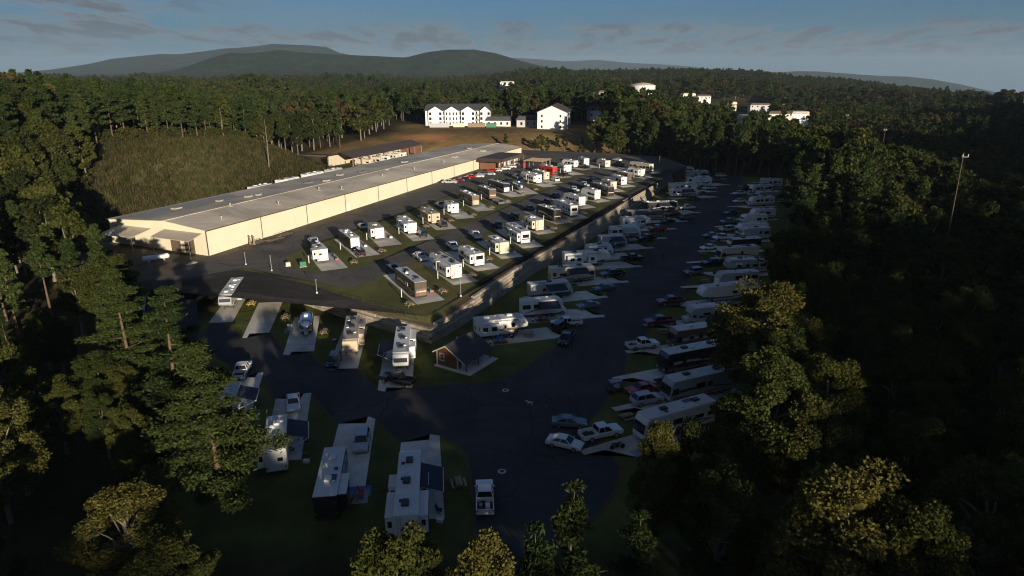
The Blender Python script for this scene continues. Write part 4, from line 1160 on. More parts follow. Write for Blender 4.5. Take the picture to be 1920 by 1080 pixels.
def far_shed(nm, x, y, w, d, h, rz, wm, rm, lb, lift=0.0, wins=0):
    r_ = empty(nm, (x, y, tz(x, y) + lift), R(rz)); tag(r_, lb, 'building')
    obj('wall', MB().box(-w / 2, w / 2, -d / 2, d / 2, -12, h).mesh('wall', wm), r_)
    obj('roof', MB().prism([(-w / 2 - 0.6, h), (w / 2 + 0.6, h), (w / 2 - 1, h + 2.2), (-w / 2 + 1, h + 2.2)], -d / 2 - 0.6, d / 2 + 0.6).mesh('roof', rm), r_)
    if wins: windows_on(r_, 1, wins, -w * 0.4, w * 0.4, h * 0.35, 3, -d / 2 - 0.05, 1.6, 1.6)
    obj('door', boxm(1.6, 0.1, 2.6, 'brown_trim'), r_, (w * 0.2, -d / 2 - 0.06, 0.0))
far_shed('long_shed', 236, 640, 46, 16, 5.0, -4, 'grey_side', 'metal_roof', 'long pale metal shed in the clearing beyond the right woods', 10, 0)
far_shed('small_shed', 270, 648, 16, 12, 4.5, -4, 'white_paint', 'metal_roof', 'short pale shed at the end of the long metal shed', 10, 0)
far_shed('roadside_store', 232, 600, 18, 8, 3.5, -4, 'cream_side', 'brown_roof', 'small cream store in front of the long metal shed', 9, 3)
far_shed('white_house', 60.5, 500, 10, 9, 6.0, 8, 'white_paint', 'brown_roof', 'white house half hidden in trees beside the apartment wing', 2, 2)
for i_, (x, y, w, h, lb) in enumerate(((84, 750, 44, 6, 'long low pale roofed hall among trees beyond the apartment wing'), (118, 900, 22, 6, 'small white hall on the wooded rise left of the water tank'), (228, 900, 30, 7, 'white low store in the far town, nearest the water tank'), (256, 930, 34, 8, 'widest white store in the far town right of the water tank'), (285, 900, 20, 7, 'short cream store in the far town, between two wider ones'), (322, 900, 46, 8, 'long pale store at the right end of the far town'), (-8, 1100, 40, 8, 'pale hall in the far valley above the apartment block roof'))):
    far_shed('far_store', x, y, w * 0.55, 12, h * 0.5, (i_ * 7) % 15 - 7, ('white_paint', 'cream_side', 'grey_side')[i_ % 3], ('metal_roof', 'brown_roof')[i_ % 2], lb, 7 if i_ else 6, 4)

# utility poles rising out of the right woods
for i_, (x, y, zt_, lb) in enumerate(((100.8, 150, 28.8, 'tall bare utility pole leaning above the dark right woods'), (164, 300, 22.2, 'utility pole just above the lit treetops right of the park'), (205, 420, 21, 'utility pole in the valley right of the long shed'), (220, 560, 21, 'utility pole in front of the long metal shed'), (66, 560, 30, 'pale pole behind the apartment wing roof'))):
    zb = tz(x, y); p_ = empty('utility_pole', (x, y, zb)); tag(p_, lb, 'pole', 'utility poles')
    obj('pole', MB().tube((0, 0, -0.5), (-0.5 if i_ == 0 else 0, 0, zt_ - zb), 0.15, 0.09, n=8).mesh('pole', 'bark_pine'), p_)
    obj('crossarm', MB().box(-0.75, 0.75, -0.07, 0.07, zt_ - zb - 1.1, zt_ - zb - 0.85).mesh('crossarm', 'bark_grey'), p_)
    for q in (-0.6, 0.6): obj('insulator', MB().tube((q, 0, zt_ - zb - 0.84), (q, 0, zt_ - zb - 0.4), 0.1).mesh('insulator', 'galvanised'), p_)

# ------------------------------------------------------------------ campers
def shared(key, fn):
    if key not in CACHE: CACHE[key] = fn()
    return CACHE[key]
SIDE = {'white': 'white_side', 'cream': 'cream_side', 'tan': 'tan_side', 'grey': 'grey_side', 'black': 'black_side', 'brown': 'brown_side', 'bronze': 'bronze_side', 'blackwhite': 'black_side', 'red': 'red_side', 'silver': 'polished_aluminium', 'tanroof': 'white_side'}
def part(name, me, root, x=0.0, y=0.0, z=0.0, rz=None): return obj(name, me, root, (x, y, z), rz)
def wheelset(root, xs, y, r=0.38, near=True):
    for x in xs:
        for s in (-1, 1):
            w = part('wheel', shared(('tyre', r), lambda: MB().wheel(0, -0.13, 0.13, 0, r, 14).mesh('tyre', 'tyre', 0.03)), root, x, s * y, r)
            if near: part('rim', shared(('rim', r), lambda: MB().wheel(0, -0.14, 0.14, 0, r * 0.55, 10).mesh('rim', 'rim')), w)
def swoosh(L, z0, m, w, flip=1.0, side=-1):
    """curved stripe along one side"""
    mb = MB(); n = 8
    for s in (side,):
        y = s * w
        for i in range(n):
            t0, t1 = i / n, (i + 1) / n
            def zz(t): return z0 + flip * (0.85 * math.sin((t - 0.2) * 3.2) * 0.55)
            def th(t): return 0.05 + 0.22 * t
            a = (-L / 2 + 0.3 + (L - 0.8) * t0); b = (-L / 2 + 0.3 + (L - 0.8) * t1)
            q = [(a, y, zz(t0) - th(t0)), (b, y, zz(t1) - th(t1)), (b, y, zz(t1) + th(t1)), (a, y, zz(t0) + th(t0))]
            mb.poly(q if s < 0 else q[::-1])
    return mb.mesh('stripe', m)
def two_stripes(root, x, *a):
    for sd in (-1, 1): part('stripe', swoosh(*(list(a) + ([1.0] if len(a) < 5 else []) + [sd])), root, x)
def side_window(root, x, s, z, w, h, W, frame=True, m='dark_glass'):
    p = part('window', boxm(w, 0.05, h, m), root, x, s * (W / 2 + 0.02), z)
    if frame:
        part('frame', shared(('wfr', round(w, 2), round(h, 2)), lambda: ring(w, h, 0.05, 0.07)), p)
    return p
def camper(kind, colour, L, opts, rng, near):
    W = 2.5; m = SIDE[colour]
    roofm = 'tan_roof' if colour in ('tan', 'tanroof') else 'rubber_roof'
    root = empty(kind, (0, 0, 0))
    H = 3.3; x0, x1 = -L / 2, L / 2
    if kind == 'airstream_trailer':
        n = 20; secs = [(x0, 0.05, 1.35, 0.1), (x0 + 0.15, 0.62, 1.4, 0.6), (x0 + 0.6, 0.94, 1.5, 0.95), (x0 + 1.3, 1.0, 1.55, 1.0), (x1 - 1.5, 1.0, 1.55, 1.0), (x1 - 0.8, 0.94, 1.5, 0.95), (x1 - 0.25, 0.62, 1.4, 0.6), (x1 - 0.05, 0.05, 1.35, 0.1)]
        mb = MB()
        for (x, fw, zc, fh) in secs:
            for k in range(n):
                a = 2 * math.pi * k / n; e = 0.55
                cy_, sz_ = math.cos(a), math.sin(a)
                mb.v.append((x, math.copysign(abs(cy_) ** e, cy_) * 1.22 * fw, zc + math.copysign(abs(sz_) ** e, sz_) * (1.25 if sz_ > 0 else 0.95) * fh))
        for i in range(len(secs) - 1):
            for k in range(n):
                k2 = (k + 1) % n; mb.f.append((i * n + k, (i + 1) * n + k, (i + 1) * n + k2, i * n + k2))
        mb.f.append(tuple(range(n))); mb.f.append(tuple(reversed(range((len(secs) - 1) * n, len(secs) * n))))
        part('body', mb.mesh('body', m, smooth=True), root)
        part('chassis', boxm(L * 0.8, 1.7, 0.25, 'chassis'), root, 0, 0, 0.4)
        part('tongue', MB().tube((x1 - 0.3, 0.7, 0.5), (x1 + 1.3, 0, 0.5), 0.06).tube((x1 - 0.3, -0.7, 0.5), (x1 + 1.3, 0, 0.5), 0.06).mesh('tongue', 'chassis'), root)
        part('propane_tanks', MB().tube((x1 + 0.35, 0.2, 0.5), (x1 + 0.35, 0.2, 1.05), 0.17, n=10).tube((x1 + 0.35, -0.2, 0.5), (x1 + 0.35, -0.2, 1.05), 0.17, n=10).mesh('propane_tanks', 'tank_white'), root)
        wheelset(root, (-0.45, 0.4), 1.0, 0.36, near)
        part('air_conditioner', boxm(1.0, 0.75, 0.32, 'ac_white', 0.1), root, -0.3, 0, 2.74)
        part('window', MB().prism([(x1 - 0.62, 1.62), (x1 - 0.2, 1.62), (x1 - 0.62, 2.25)], -0.75, 0.75).mesh('window', 'dark_glass'), root)
        for s in (-1, 1):
            for xx in (-1.3, 0.6): part('window', boxm(0.9, 0.05, 0.6, 'dark_glass'), root, xx, s * 1.215, 1.55)
        part('door', boxm(0.65, 0.04, 1.7, 'galvanised'), root, 1.5, -1.2, 0.75)
        return root, 2.75
    if kind in ('travel_trailer', 'toy_hauler'):
        prof = [(x0, 0.55), (x1 - 0.15, 0.55), (x1, 0.85), (x1 + 0.05, 1.7), (x1 - 0.25, 2.75), (x1 - 0.75, H - 0.06), (x0, H - 0.06)]
        part('body', MB().prism(prof, -W / 2, W / 2).mesh('body', m, 0.07), root)
        part('roof', MB().box(x0 - 0.02, x1 - 0.7, -W / 2 - 0.02, W / 2 + 0.02, H - 0.055, H + 0.03).mesh('roof', roofm, 0.03), root)
        part('chassis', MB().box(x0 + 0.1, x1 - 0.4, -W / 2 + 0.15, W / 2 - 0.15, 0.3, 0.56).mesh('chassis', 'chassis'), root)
        part('tongue', MB().tube((x1 - 0.2, 0.8, 0.45), (x1 + 1.2, 0, 0.45), 0.07).tube((x1 - 0.2, -0.8, 0.45), (x1 + 1.2, 0, 0.45), 0.07).mesh('tongue', 'chassis'), root)
        part('propane_cover', boxm(0.5, 0.8, 0.65, 'ac_white' if colour != 'black' else 'ac_black', 0.06), root, x1 + 0.35, 0, 0.5)
        wheelset(root, (-L * 0.08 - 0.43, -L * 0.08 + 0.43), W / 2 - 0.16, 0.36, near)
        fx1 = x1 - 0.9
        if kind == 'travel_trailer':
            two_stripes(root, 0.0, L, 1.25, rng.choice(('swoosh_dark', 'swoosh_brown', 'grey_side')), W / 2 + 0.006, rng.choice((-0.5, 0.5)))
            part('skirt_band', MB().box(x0 + 0.05, x1 - 0.2, -W / 2 - 0.012, W / 2 + 0.012, 0.62, rng.choice((0.8, 0.95, 1.1))).mesh('skirt_band', rng.choice(('grey_side', 'tan_side', 'swoosh_dark'))), root)
            part('front_cap', MB().prism([(x1 - 0.2, 0.62), (x1 - 0.12, 0.62), (x1 + 0.03, 0.85), (x1 + 0.085, 1.7), (x1 + 0.02, 1.95), (x1 - 0.06, 1.95)], -W / 2 + 0.1, W / 2 - 0.1).mesh('front_cap', rng.choice(('grey_side', 'swoosh_dark', 'white_side'))), root)
    elif kind == 'fifth_wheel':
        H = 3.6
        prof = [(x0, 0.6), (x1 - 2.9, 0.6), (x1 - 2.75, 0.8), (x1 - 2.6, 1.55), (x1 - 0.25, 1.62), (x1, 1.85), (x1 - 0.02, 2.3), (x1 - 0.6, H - 0.18), (x1 - 1.2, H - 0.06), (x0, H - 0.06)]
        part('body', MB().prism(prof, -W / 2, W / 2).mesh('body', m, 0.09), root)
        part('roof', MB().box(x0 - 0.02, x1 - 1.15, -W / 2 - 0.02, W / 2 + 0.02, H - 0.055, H + 0.03).mesh('roof', roofm, 0.03), root)
        part('chassis', MB().box(x0 + 0.1, x1 - 3.0, -W / 2 + 0.15, W / 2 - 0.15, 0.3, 0.61).mesh('chassis', 'chassis'), root)
        part('front_legs', MB().box(x1 - 2.75, x1 - 2.6, -0.95, -0.8, 0, 1.5).box(x1 - 2.75, x1 - 2.6, 0.8, 0.95, 0, 1.5).mesh('front_legs', 'chassis'), root)
        part('king_pin', MB().prism([(x1 - 1.9, 1.15), (x1 - 1.5, 1.15), (x1 - 1.2, 1.6), (x1 - 2.2, 1.6)], -0.35, 0.35).mesh('king_pin', 'chassis'), root)
        wheelset(root, (-L * 0.14 - 0.45, -L * 0.14 + 0.45), W / 2 - 0.16, 0.4, near)
        fx1 = x1 - 1.6
        two_stripes(root, -0.7, L - 1.5, 1.35, rng.choice(('swoosh_dark', 'swoosh_brown', 'grey_side')), W / 2 + 0.006, rng.choice((-0.5, 0.5)))
        part('skirt_band', MB().box(x0 + 0.05, x1 - 3.0, -W / 2 - 0.012, W / 2 + 0.012, 0.66, rng.choice((0.85, 1.0, 1.15))).mesh('skirt_band', rng.choice(('grey_side', 'tan_side', 'swoosh_dark'))), root)
        # dark cap graphics
        part('cap_band', MB().prism([(x1 - 0.1, 2.36), (x1 + 0.01, 2.36), (x1 - 0.33, 2.95), (x1 - 0.44, 2.95)], -W / 2 + 0.18, W / 2 - 0.18).mesh('cap_band', 'swoosh_dark' if colour in ('grey', 'white') and rng.random() < .6 else m), root)
    elif kind in ('motorhome', 'coach_bus'):
        H = 3.6
        prof = [(x0, 0.5), (x1 - 0.1, 0.45), (x1 + 0.05, 0.9), (x1 + 0.02, 1.3), (x1 - 0.22, 2.9), (x1 - 0.55, H - 0.06), (x0 + 0.08, H - 0.06)]
        part('body', MB().prism(prof, -W / 2, W / 2).mesh('body', m, 0.08), root)
        part('roof', MB().box(x0 + 0.05, x1 - 0.6, -W / 2 - 0.01, W / 2 + 0.01, H - 0.055, H + 0.03).mesh('roof', roofm, 0.03), root)
        ws = part('windscreen', MB().prism([(x1 + 0.02, 1.42), (x1 + 0.06, 1.42), (x1 - 0.15, 2.75), (x1 - 0.19, 2.75)], -1.1, 1.1).mesh('windscreen', 'windscreen'), root)
        part('centre_bar', MB().prism([(x1 + 0.03, 1.4), (x1 + 0.075, 1.4), (x1 - 0.135, 2.77), (x1 - 0.18, 2.77)], -0.03, 0.03).mesh('centre_bar', 'chassis'), ws)
        for s in (-1, 1):
            side_window(root, x1 - 0.95, s, 1.5, 1.0, 0.95, W, False)
            part('mirror', boxm(0.15, 0.25, 0.45, 'chassis', 0.03), root, x1 - 0.1, s * (W / 2 + 0.25), 1.6)
            if near: part('headlight', boxm(0.06, 0.35, 0.22, 'ac_white'), root, x1 + 0.05, s * 0.9, 0.85)
        part('chassis', MB().box(x0 + 0.3, x1 - 0.3, -W / 2 + 0.15, W / 2 - 0.15, 0.25, 0.5).mesh('chassis', 'chassis'), root)
        wheelset(root, (x0 + 2.6, x0 + 3.6, x1 - 2.2) if L > 10 else (x0 + 2.4, x1 - 2.2), W / 2 - 0.14, 0.48, near)
        a_, b_ = ('swoosh_light', 'swoosh_brown') if colour in ('black', 'brown', 'bronze', 'blackwhite') else ('swoosh_dark', 'swoosh_brown')
        if kind == 'motorhome':
            two_stripes(root, 0.0, L, 1.45, a_, W / 2 + 0.006); two_stripes(root, 0.0, L, 1.05, b_, W / 2 + 0.009, -0.6)
            # rear cap panel and its swirl
            part('rear_panel', MB().box(x0 - 0.03, x0 - 0.004, -1.05, 1.05, 0.8, 2.2).mesh('rear_panel', {'bronze': 'swoosh_brown', 'brown': 'tan_side', 'blackwhite': 'white_side'}.get(colour, m)), root)
            part('rear_stripe', MB().prism([(x0 - 0.045, 1.5), (x0 - 0.032, 1.5), (x0 - 0.032, 1.75), (x0 - 0.045, 1.75)], -1.05, 1.05).mesh('rear_stripe', a_), root)
        else:
            part('rear_panel', MB().box(x0 - 0.03, x0 - 0.004, -1.0, 1.0, 1.0, 1.6).mesh('rear_panel', 'swoosh_dark'), root)
        part('bumper', boxm(0.2, 2.3, 0.25, 'chassis', 0.04), root, x0 - 0.08, 0, 0.45)
        fx1 = x1 - 1.6
    else:                                                        # class_c motorhome with overcab bunk
        prof = [(x0, 0.5), (x1 - 2.0, 0.5), (x1 - 2.0, 1.95), (x1 - 0.75, 2.0), (x1 - 0.55, 2.25), (x1 - 0.9, H - 0.15), (x1 - 1.4, H - 0.06), (x0, H - 0.06)]
        part('body', MB().prism(prof, -W / 2, W / 2).mesh('body', m, 0.08), root)
        part('roof', MB().box(x0 - 0.02, x1 - 1.35, -W / 2 - 0.02, W / 2 + 0.02, H - 0.055, H + 0.03).mesh('roof', roofm, 0.03), root)
        part('cab', MB().prism([(x1 - 1.99, 0.45), (x1 + 0.1, 0.45), (x1 + 0.2, 0.95), (x1 + 0.1, 1.2), (x1 - 0.75, 1.35), (x1 - 1.1, 1.94), (x1 - 1.99, 1.94)], -1.0, 1.0).mesh('cab', 'white_side' if colour != 'grey' else 'grey_side', 0.06), root)
        part('windscreen', MB().prism([(x1 - 0.73, 1.38), (x1 - 0.70, 1.38), (x1 - 1.05, 1.92), (x1 - 1.08, 1.92)], -0.88, 0.88).mesh('windscreen', 'windscreen'), root)
        for s in (-1, 1):
            part('cab_window', boxm(0.75, 0.03, 0.42, 'dark_glass'), root, x1 - 1.45, s * 1.012, 1.4)
            part('headlight', boxm(0.06, 0.3, 0.2, 'ac_white'), root, x1 + 0.17, s * 0.75, 0.8)
        part('chassis', MB().box(x0 + 0.2, x1 - 0.2, -0.9, 0.9, 0.25, 0.5).mesh('chassis', 'chassis'), root)
        wheelset(root, (x0 + 2.2, x1 - 0.75), 0.98, 0.38, near)
        two_stripes(root, -0.8, L - 2, 1.2, 'swoosh_dark', W / 2 + 0.006)
        fx1 = x1 - 2.6
    # roof furniture
    zr = H + 0.03
    accol = 'ac_black' if (kind in ('motorhome',) and rng.random() < .7) or rng.random() < .4 else 'ac_white'
    nac = 1 if L < 9.5 else 2 + (1 if L > 12.3 else 0)
    for i in range(nac):
        xx = x0 + (fx1 - x0) * ((i + 0.55) / nac) + rng.uniform(-0.4, 0.4)
        part('air_conditioner', boxm(1.1, 0.8, 0.32, accol, 0.09), root, xx, rng.choice((0, 0, 0.15, -0.15)), zr)
    for i in range(2 if L < 9 else 3):
        part('roof_vent', boxm(0.42, 0.42, 0.14, rng.choice(('ac_white', 'ac_white', 'ac_black')), 0.03), root, x0 + 0.8 + (fx1 - x0 - 1.2) * ((i + rng.uniform(0.05, 0.4)) / 3 + 0.1), rng.choice((-0.65, 0.6, 0.7)), zr)
    if rng.random() < 0.3: part('solar_panel', boxm(1.5, 0.7, 0.05, 'solar'), root, x0 + L * 0.3, -0.55, zr + 0.04)
    if rng.random() < 0.3: part('satellite_dome', shared('satdome', lambda: MB().tube((0, 0, 0), (0, 0, 0.25), 0.36, 0.33, n=14).tube((0, 0, 0.251), (0, 0, 0.42), 0.33, 0.1, n=14).mesh('satellite_dome', 'ac_white')), root, x0 + L * 0.55, 0.5, zr)
    # slide-outs
    sl = opts.get('slide', '')
    for s, ch_ in ((1, 'L'), (-1, 'R')):
        slots = []
        if ch_ in sl:
            lens = [min(4.2, L * 0.36)] + ([2.2] if L > 10.5 else [])
            xs_ = [x0 + 0.5 + lens[0] / 2] + ([x0 + 0.5 + lens[0] + 1.1 + 1.1] if L > 10.5 else [])
            for ln, xc in zip(lens, xs_):
                so = part('slide_out', boxm(ln, 0.9, 2.05, m, 0.05), root, xc, s * (W / 2 + 0.46), 1.0)
                part('topper', boxm(ln + 0.1, 0.96, 0.06, roofm), so, 0, 0, 2.06)
                nwin = 2 if ln > 3 else 1
                for q in range(nwin):
                    part('window', boxm(1.0 if nwin > 1 else 0.9, 0.05, 0.75, 'dark_glass'), so, (q - (nwin - 1) / 2) * 1.7, s * 0.47, 0.85)
                part('end_window', boxm(0.05, 0.42, 0.7, 'dark_glass'), so, -ln / 2 - 0.02, 0, 0.9)
                slots.append((xc - ln / 2 - 0.2, xc + ln / 2 + 0.2))
        # plain side windows where no slide is in the way
        nwin = int((fx1 - x0) // 1.9)
        for q in range(nwin):
            xx = x0 + 1.0 + q * 1.9 + rng.uniform(-0.2, 0.2)
            if any(a < xx < b for a, b in slots): continue
            if s < 0 and abs(xx - (x0 + L * 0.55)) < 0.8: continue
            if rng.random() < 0.22: continue
            side_window(root, xx, s, 1.75 if kind != 'fifth_wheel' else 1.85, rng.choice((0.7, 1.0, 1.4, 1.6)), rng.choice((0.6, 0.75, 0.85)), W, near and rng.random() < .6)
    dx = x0 + L * 0.55
    dr_ = part('door', boxm(0.7, 0.05, 1.9, 'frame_white' if colour in ('white', 'cream', 'grey') else m), root, dx, -W / 2 - 0.015, 0.75)
    part('door_window', boxm(0.35, 0.03, 0.6, 'dark_glass'), dr_, 0, -0.04, 1.0)
    part('entry_step', boxm(0.6, 0.55, 0.2, 'chassis'), root, dx, -W / 2 - 0.32, 0.22)
    if opts.get('awning'):
        al = min(4.6, L * 0.45); am = 'awning_navy' if opts['awning'] == 1 and rng.random() < .7 or opts['awning'] == 2 else 'awning_grey'
        ax = dx + 0.3
        mb = MB(); a_ = [(ax - al / 2, -W / 2 - 0.06, H - 0.25), (ax + al / 2, -W / 2 - 0.06, H - 0.25), (ax + al / 2, -W / 2 - 2.5, H - 1.05), (ax - al / 2, -W / 2 - 2.5, H - 1.05)]
        mb.v += a_ + [(v[0], v[1], v[2] + 0.04) for v in a_]; mb.f += [(0, 1, 2, 3), (7, 6, 5, 4), (0, 4, 5, 1), (1, 5, 6, 2), (2, 6, 7, 3), (3, 7, 4, 0)]
        aw = part('awning', mb.mesh('awning', am), root)
        for q in (-1, 1): part('awning_arm', MB().tube((ax + q * al / 2, -W / 2 - 0.03, 1.2), (ax + q * al / 2, -W / 2 - 2.48, H - 1.06), 0.035).mesh('awning_arm', 'frame_white'), aw)
        part('roller', MB().tube((ax - al / 2, -W / 2 - 2.52, H - 1.08), (ax + al / 2, -W / 2 - 2.52, H - 1.08), 0.07).mesh('roller', 'frame_white'), aw)
    elif kind != 'coach_bus':
        al = min(4.6, L * 0.45)
        part('furled_awning', MB().tube((dx + 0.3 - al / 2, -W / 2 - 0.1, H - 0.3), (dx + 0.3 + al / 2, -W / 2 - 0.1, H - 0.3), 0.09).mesh('furled_awning', 'awning_grey'), root)
    # rear
    if opts.get('rearwin'): part('rear_window', boxm(0.05, 1.7, 0.85, 'dark_glass'), root, x0 - 0.02, 0, 1.95)
    elif kind == 'toy_hauler': part('ramp_door', boxm(0.06, 2.2, 2.3, 'white_side', 0.02), root, x0 - 0.025, 0, 0.85)
    elif kind in ('travel_trailer', 'fifth_wheel') and rng.random() < 0.6: part('rear_window', boxm(0.05, 0.6, 0.45, 'dark_glass'), root, x0 - 0.02, rng.choice((-0.5, 0, 0.5)), 1.95)
    if rng.random() < 0.6 and kind != 'toy_hauler':
        lad = MB()
        for q in (-0.18, 0.18): lad.tube((x0 - 0.14, 0.75 + q, 0.8), (x0 - 0.14, 0.75 + q, H + 0.12), 0.025, n=5)
        for q in range(8): lad.tube((x0 - 0.14, 0.57, 0.95 + q * 0.32), (x0 - 0.14, 0.93, 0.95 + q * 0.32), 0.02, n=5)
        part('ladder', lad.mesh('ladder', 'galvanised'), root)
    for s in (-1, 1): part('tail_light', boxm(0.04, 0.16, 0.3, 'red_cloth'), root, x0 - 0.02, s * 1.05, 0.95)
    return root, H

ORD = ['first', 'second', 'third', 'fourth', 'fifth', 'sixth', 'seventh', 'eighth', 'ninth', 'tenth', 'eleventh', 'twelfth', 'thirteenth', 'fourteenth', 'fifteenth', 'sixteenth', 'seventeenth', 'eighteenth', 'nineteenth', 'twentieth']
ROWREF = {'A': 'row beside the warehouse', 'B': 'row above the wall', 'W': 'row below the wall', 'E': 'row against the right woods', 'U': 'short row under the left wall', 'L': 'front row at bottom left', 'S': 'storage row behind the warehouse'}
SHORT = {'A': 'row by the warehouse', 'B': 'row above the wall', 'W': 'row below the wall', 'E': 'row by the woods', 'U': 'left wall row', 'L': 'front row'}
GRP = {'A': 'campers beside the warehouse', 'B': 'campers above the retaining wall', 'W': 'campers below the retaining wall', 'E': 'campers against the right woods', 'U': 'campers under the left wall', 'L': 'campers in the front row', 'S': 'campers stored behind the warehouse'}
KTXT = {'travel_trailer': 'travel trailer', 'toy_hauler': 'toy hauler trailer', 'fifth_wheel': 'fifth-wheel camper', 'motorhome': 'motorhome', 'coach_bus': 'coach bus', 'class_c': 'van-nosed motorhome', 'airstream_trailer': 'rounded aluminium trailer'}
CTXT = {'white': 'white', 'cream': 'cream', 'tan': 'tan', 'grey': 'grey', 'black': 'black', 'brown': 'brown', 'bronze': 'dark bronze', 'blackwhite': 'black and white', 'red': 'bright red', 'silver': 'silver', 'tanroof': 'tan-roofed white'}
cnt = {}
RVPOS = []
extra = [('S', 'travel_trailer', 'white', *(BA + BU * 66 + BN * 44.6), None, 67.0, 10.0, {}), ('S', 'fifth_wheel', 'white', *(BA + BU * 80 + BN * 44.6), None, 67.0, 11.0, {}), ('S', 'motorhome', 'white', *(BA + BU * 94 + BN * 44.6), None, 67.0, 11.0, {}), ('S', 'travel_trailer', 'grey', *(BA + BU * 107 + BN * 44.6), None, 67.0, 9.0, {}),
         ('S', 'travel_trailer', 'cream', *(BA + BU * 134 + BN * 49), None, 156.0, 8.0, {}), ('S', 'motorhome', 'cream', *(BA + BU * 141 + BN * 49), None, 156.0, 9.0, {}), ('S', 'travel_trailer', 'white', *(BA + BU * 148 + BN * 49), None, 156.0, 8.0, {}), ('S', 'fifth_wheel', 'cream', *(BA + BU * 155 + BN * 49), None, 156.0, 9.0, {}), ('S', 'travel_trailer', 'white', *(BA + BU * 162 + BN * 49), None, 156.0, 8.0, {})]
for i, (row, kind, colour, x, y, z, th, L, opts) in enumerate(RVS + extra):
    rng = random.Random(100 + i)
    k_ = 'airstream_trailer' if kind == 'airstream' else kind
    d_ = math.hypot(x, y); near = d_ < 150
    cnt[row] = cnt.get(row, 0) + 1
    if z is None: z = max(tz(x, y), TZ(y))
    root, H_ = camper(k_, colour, L, opts, rng, near)
    if k_ == 'class_c': root.name = 'class_c_motorhome'
    root.location = (x, y, z + (0.06 if row != 'S' else 0.0)); root.rotation_euler = (0, 0, R(th))
    feat = ' with awning out' if opts.get('awning') else (' with slide-outs' if opts.get('slide') else '')
    tag(root, '%s %s%s, %s in the %s' % (CTXT[colour], KTXT[k_], feat, ORD[cnt[row] - 1], ROWREF[row]), 'camper', GRP[row])
    RVPOS.append((row, cnt[row], x, y, th, L, z, kind))
    u = np.array((math.cos(R(th)), math.sin(R(th)))); v = np.array((-u[1], u[0]))
    # concrete pad under it, utility pedestal beside it
    C = np.array((x, y))
    if row in 'ABWE':
        f0, f1, s0, s1 = {'A': (-L / 2 - 6.0, L / 2 + 2.5, -4.2, 1.7), 'B': (-L / 2 - 2.2, L / 2 + 7.0, -4.0, 1.7), 'W': (-L / 2 - 1.0, L / 2 + 6.0, -4.2, 1.5), 'E': (-L / 2 - 0.5, L / 2 + 6.0, -1.7, 2.7)}[row]
        pts = [tuple(C + u * f0 + v * s0), tuple(C + u * f1 + v * s0), tuple(C + u * f1 + v * s1), tuple(C + u * f0 + v * s1)]
        if row == 'W': pts = [tuple(C + u * f0 + v * s0), tuple(C + u * (f1 + 1.2) + v * s0), tuple(C + u * (f1 + 1.2) + v * (s0 + 1.3)), tuple(C + u * (f1 - 0.6) + v * (s0 + 1.5)), tuple(C + u * (f1 - 1.6) + v * s1), tuple(C + u * f0 + v * s1)]
        if row == 'E': pts = [tuple(C + u * f0 + v * s0), tuple(C + u * (f1 + 2.0) + v * s0), tuple(C + u * (f1 + 2.0) + v * (s0 + 1.2)), tuple(C + u * (f1 - 1.0) + v * (s0 + 1.4)), tuple(C + u * (f1 - 3.4) + v * s1), tuple(C + u * f0 + v * s1)]
        sheet('concrete_pad', pts, zt(0.05) if row in 'AB' else 0.045, 'concrete')
        P = C + v * (2.9 if row in 'AB' else (2.4 if row == 'W' else -2.6)) + u * (-L * 0.22)
        pd = empty('utility_pedestal', (P[0], P[1], TZ(P[1]) if row in 'AB' else 0.0), R(th))
        tag(pd, 'hookup pedestal post next to the %s camper in the %s' % (ORD[cnt[row] - 1], ROWREF[row]), 'pedestal', 'hookup pedestals')
        obj('post', boxm(0.14, 0.14, 1.35, 'post_white'), pd)
        obj('meter_box', boxm(0.22, 0.3, 0.5, 'galvanised', 0.02), pd, (0, 0.0, 1.352))
for q in PADS_LOW: sheet('concrete_pad', q, 0.045, 'concrete')

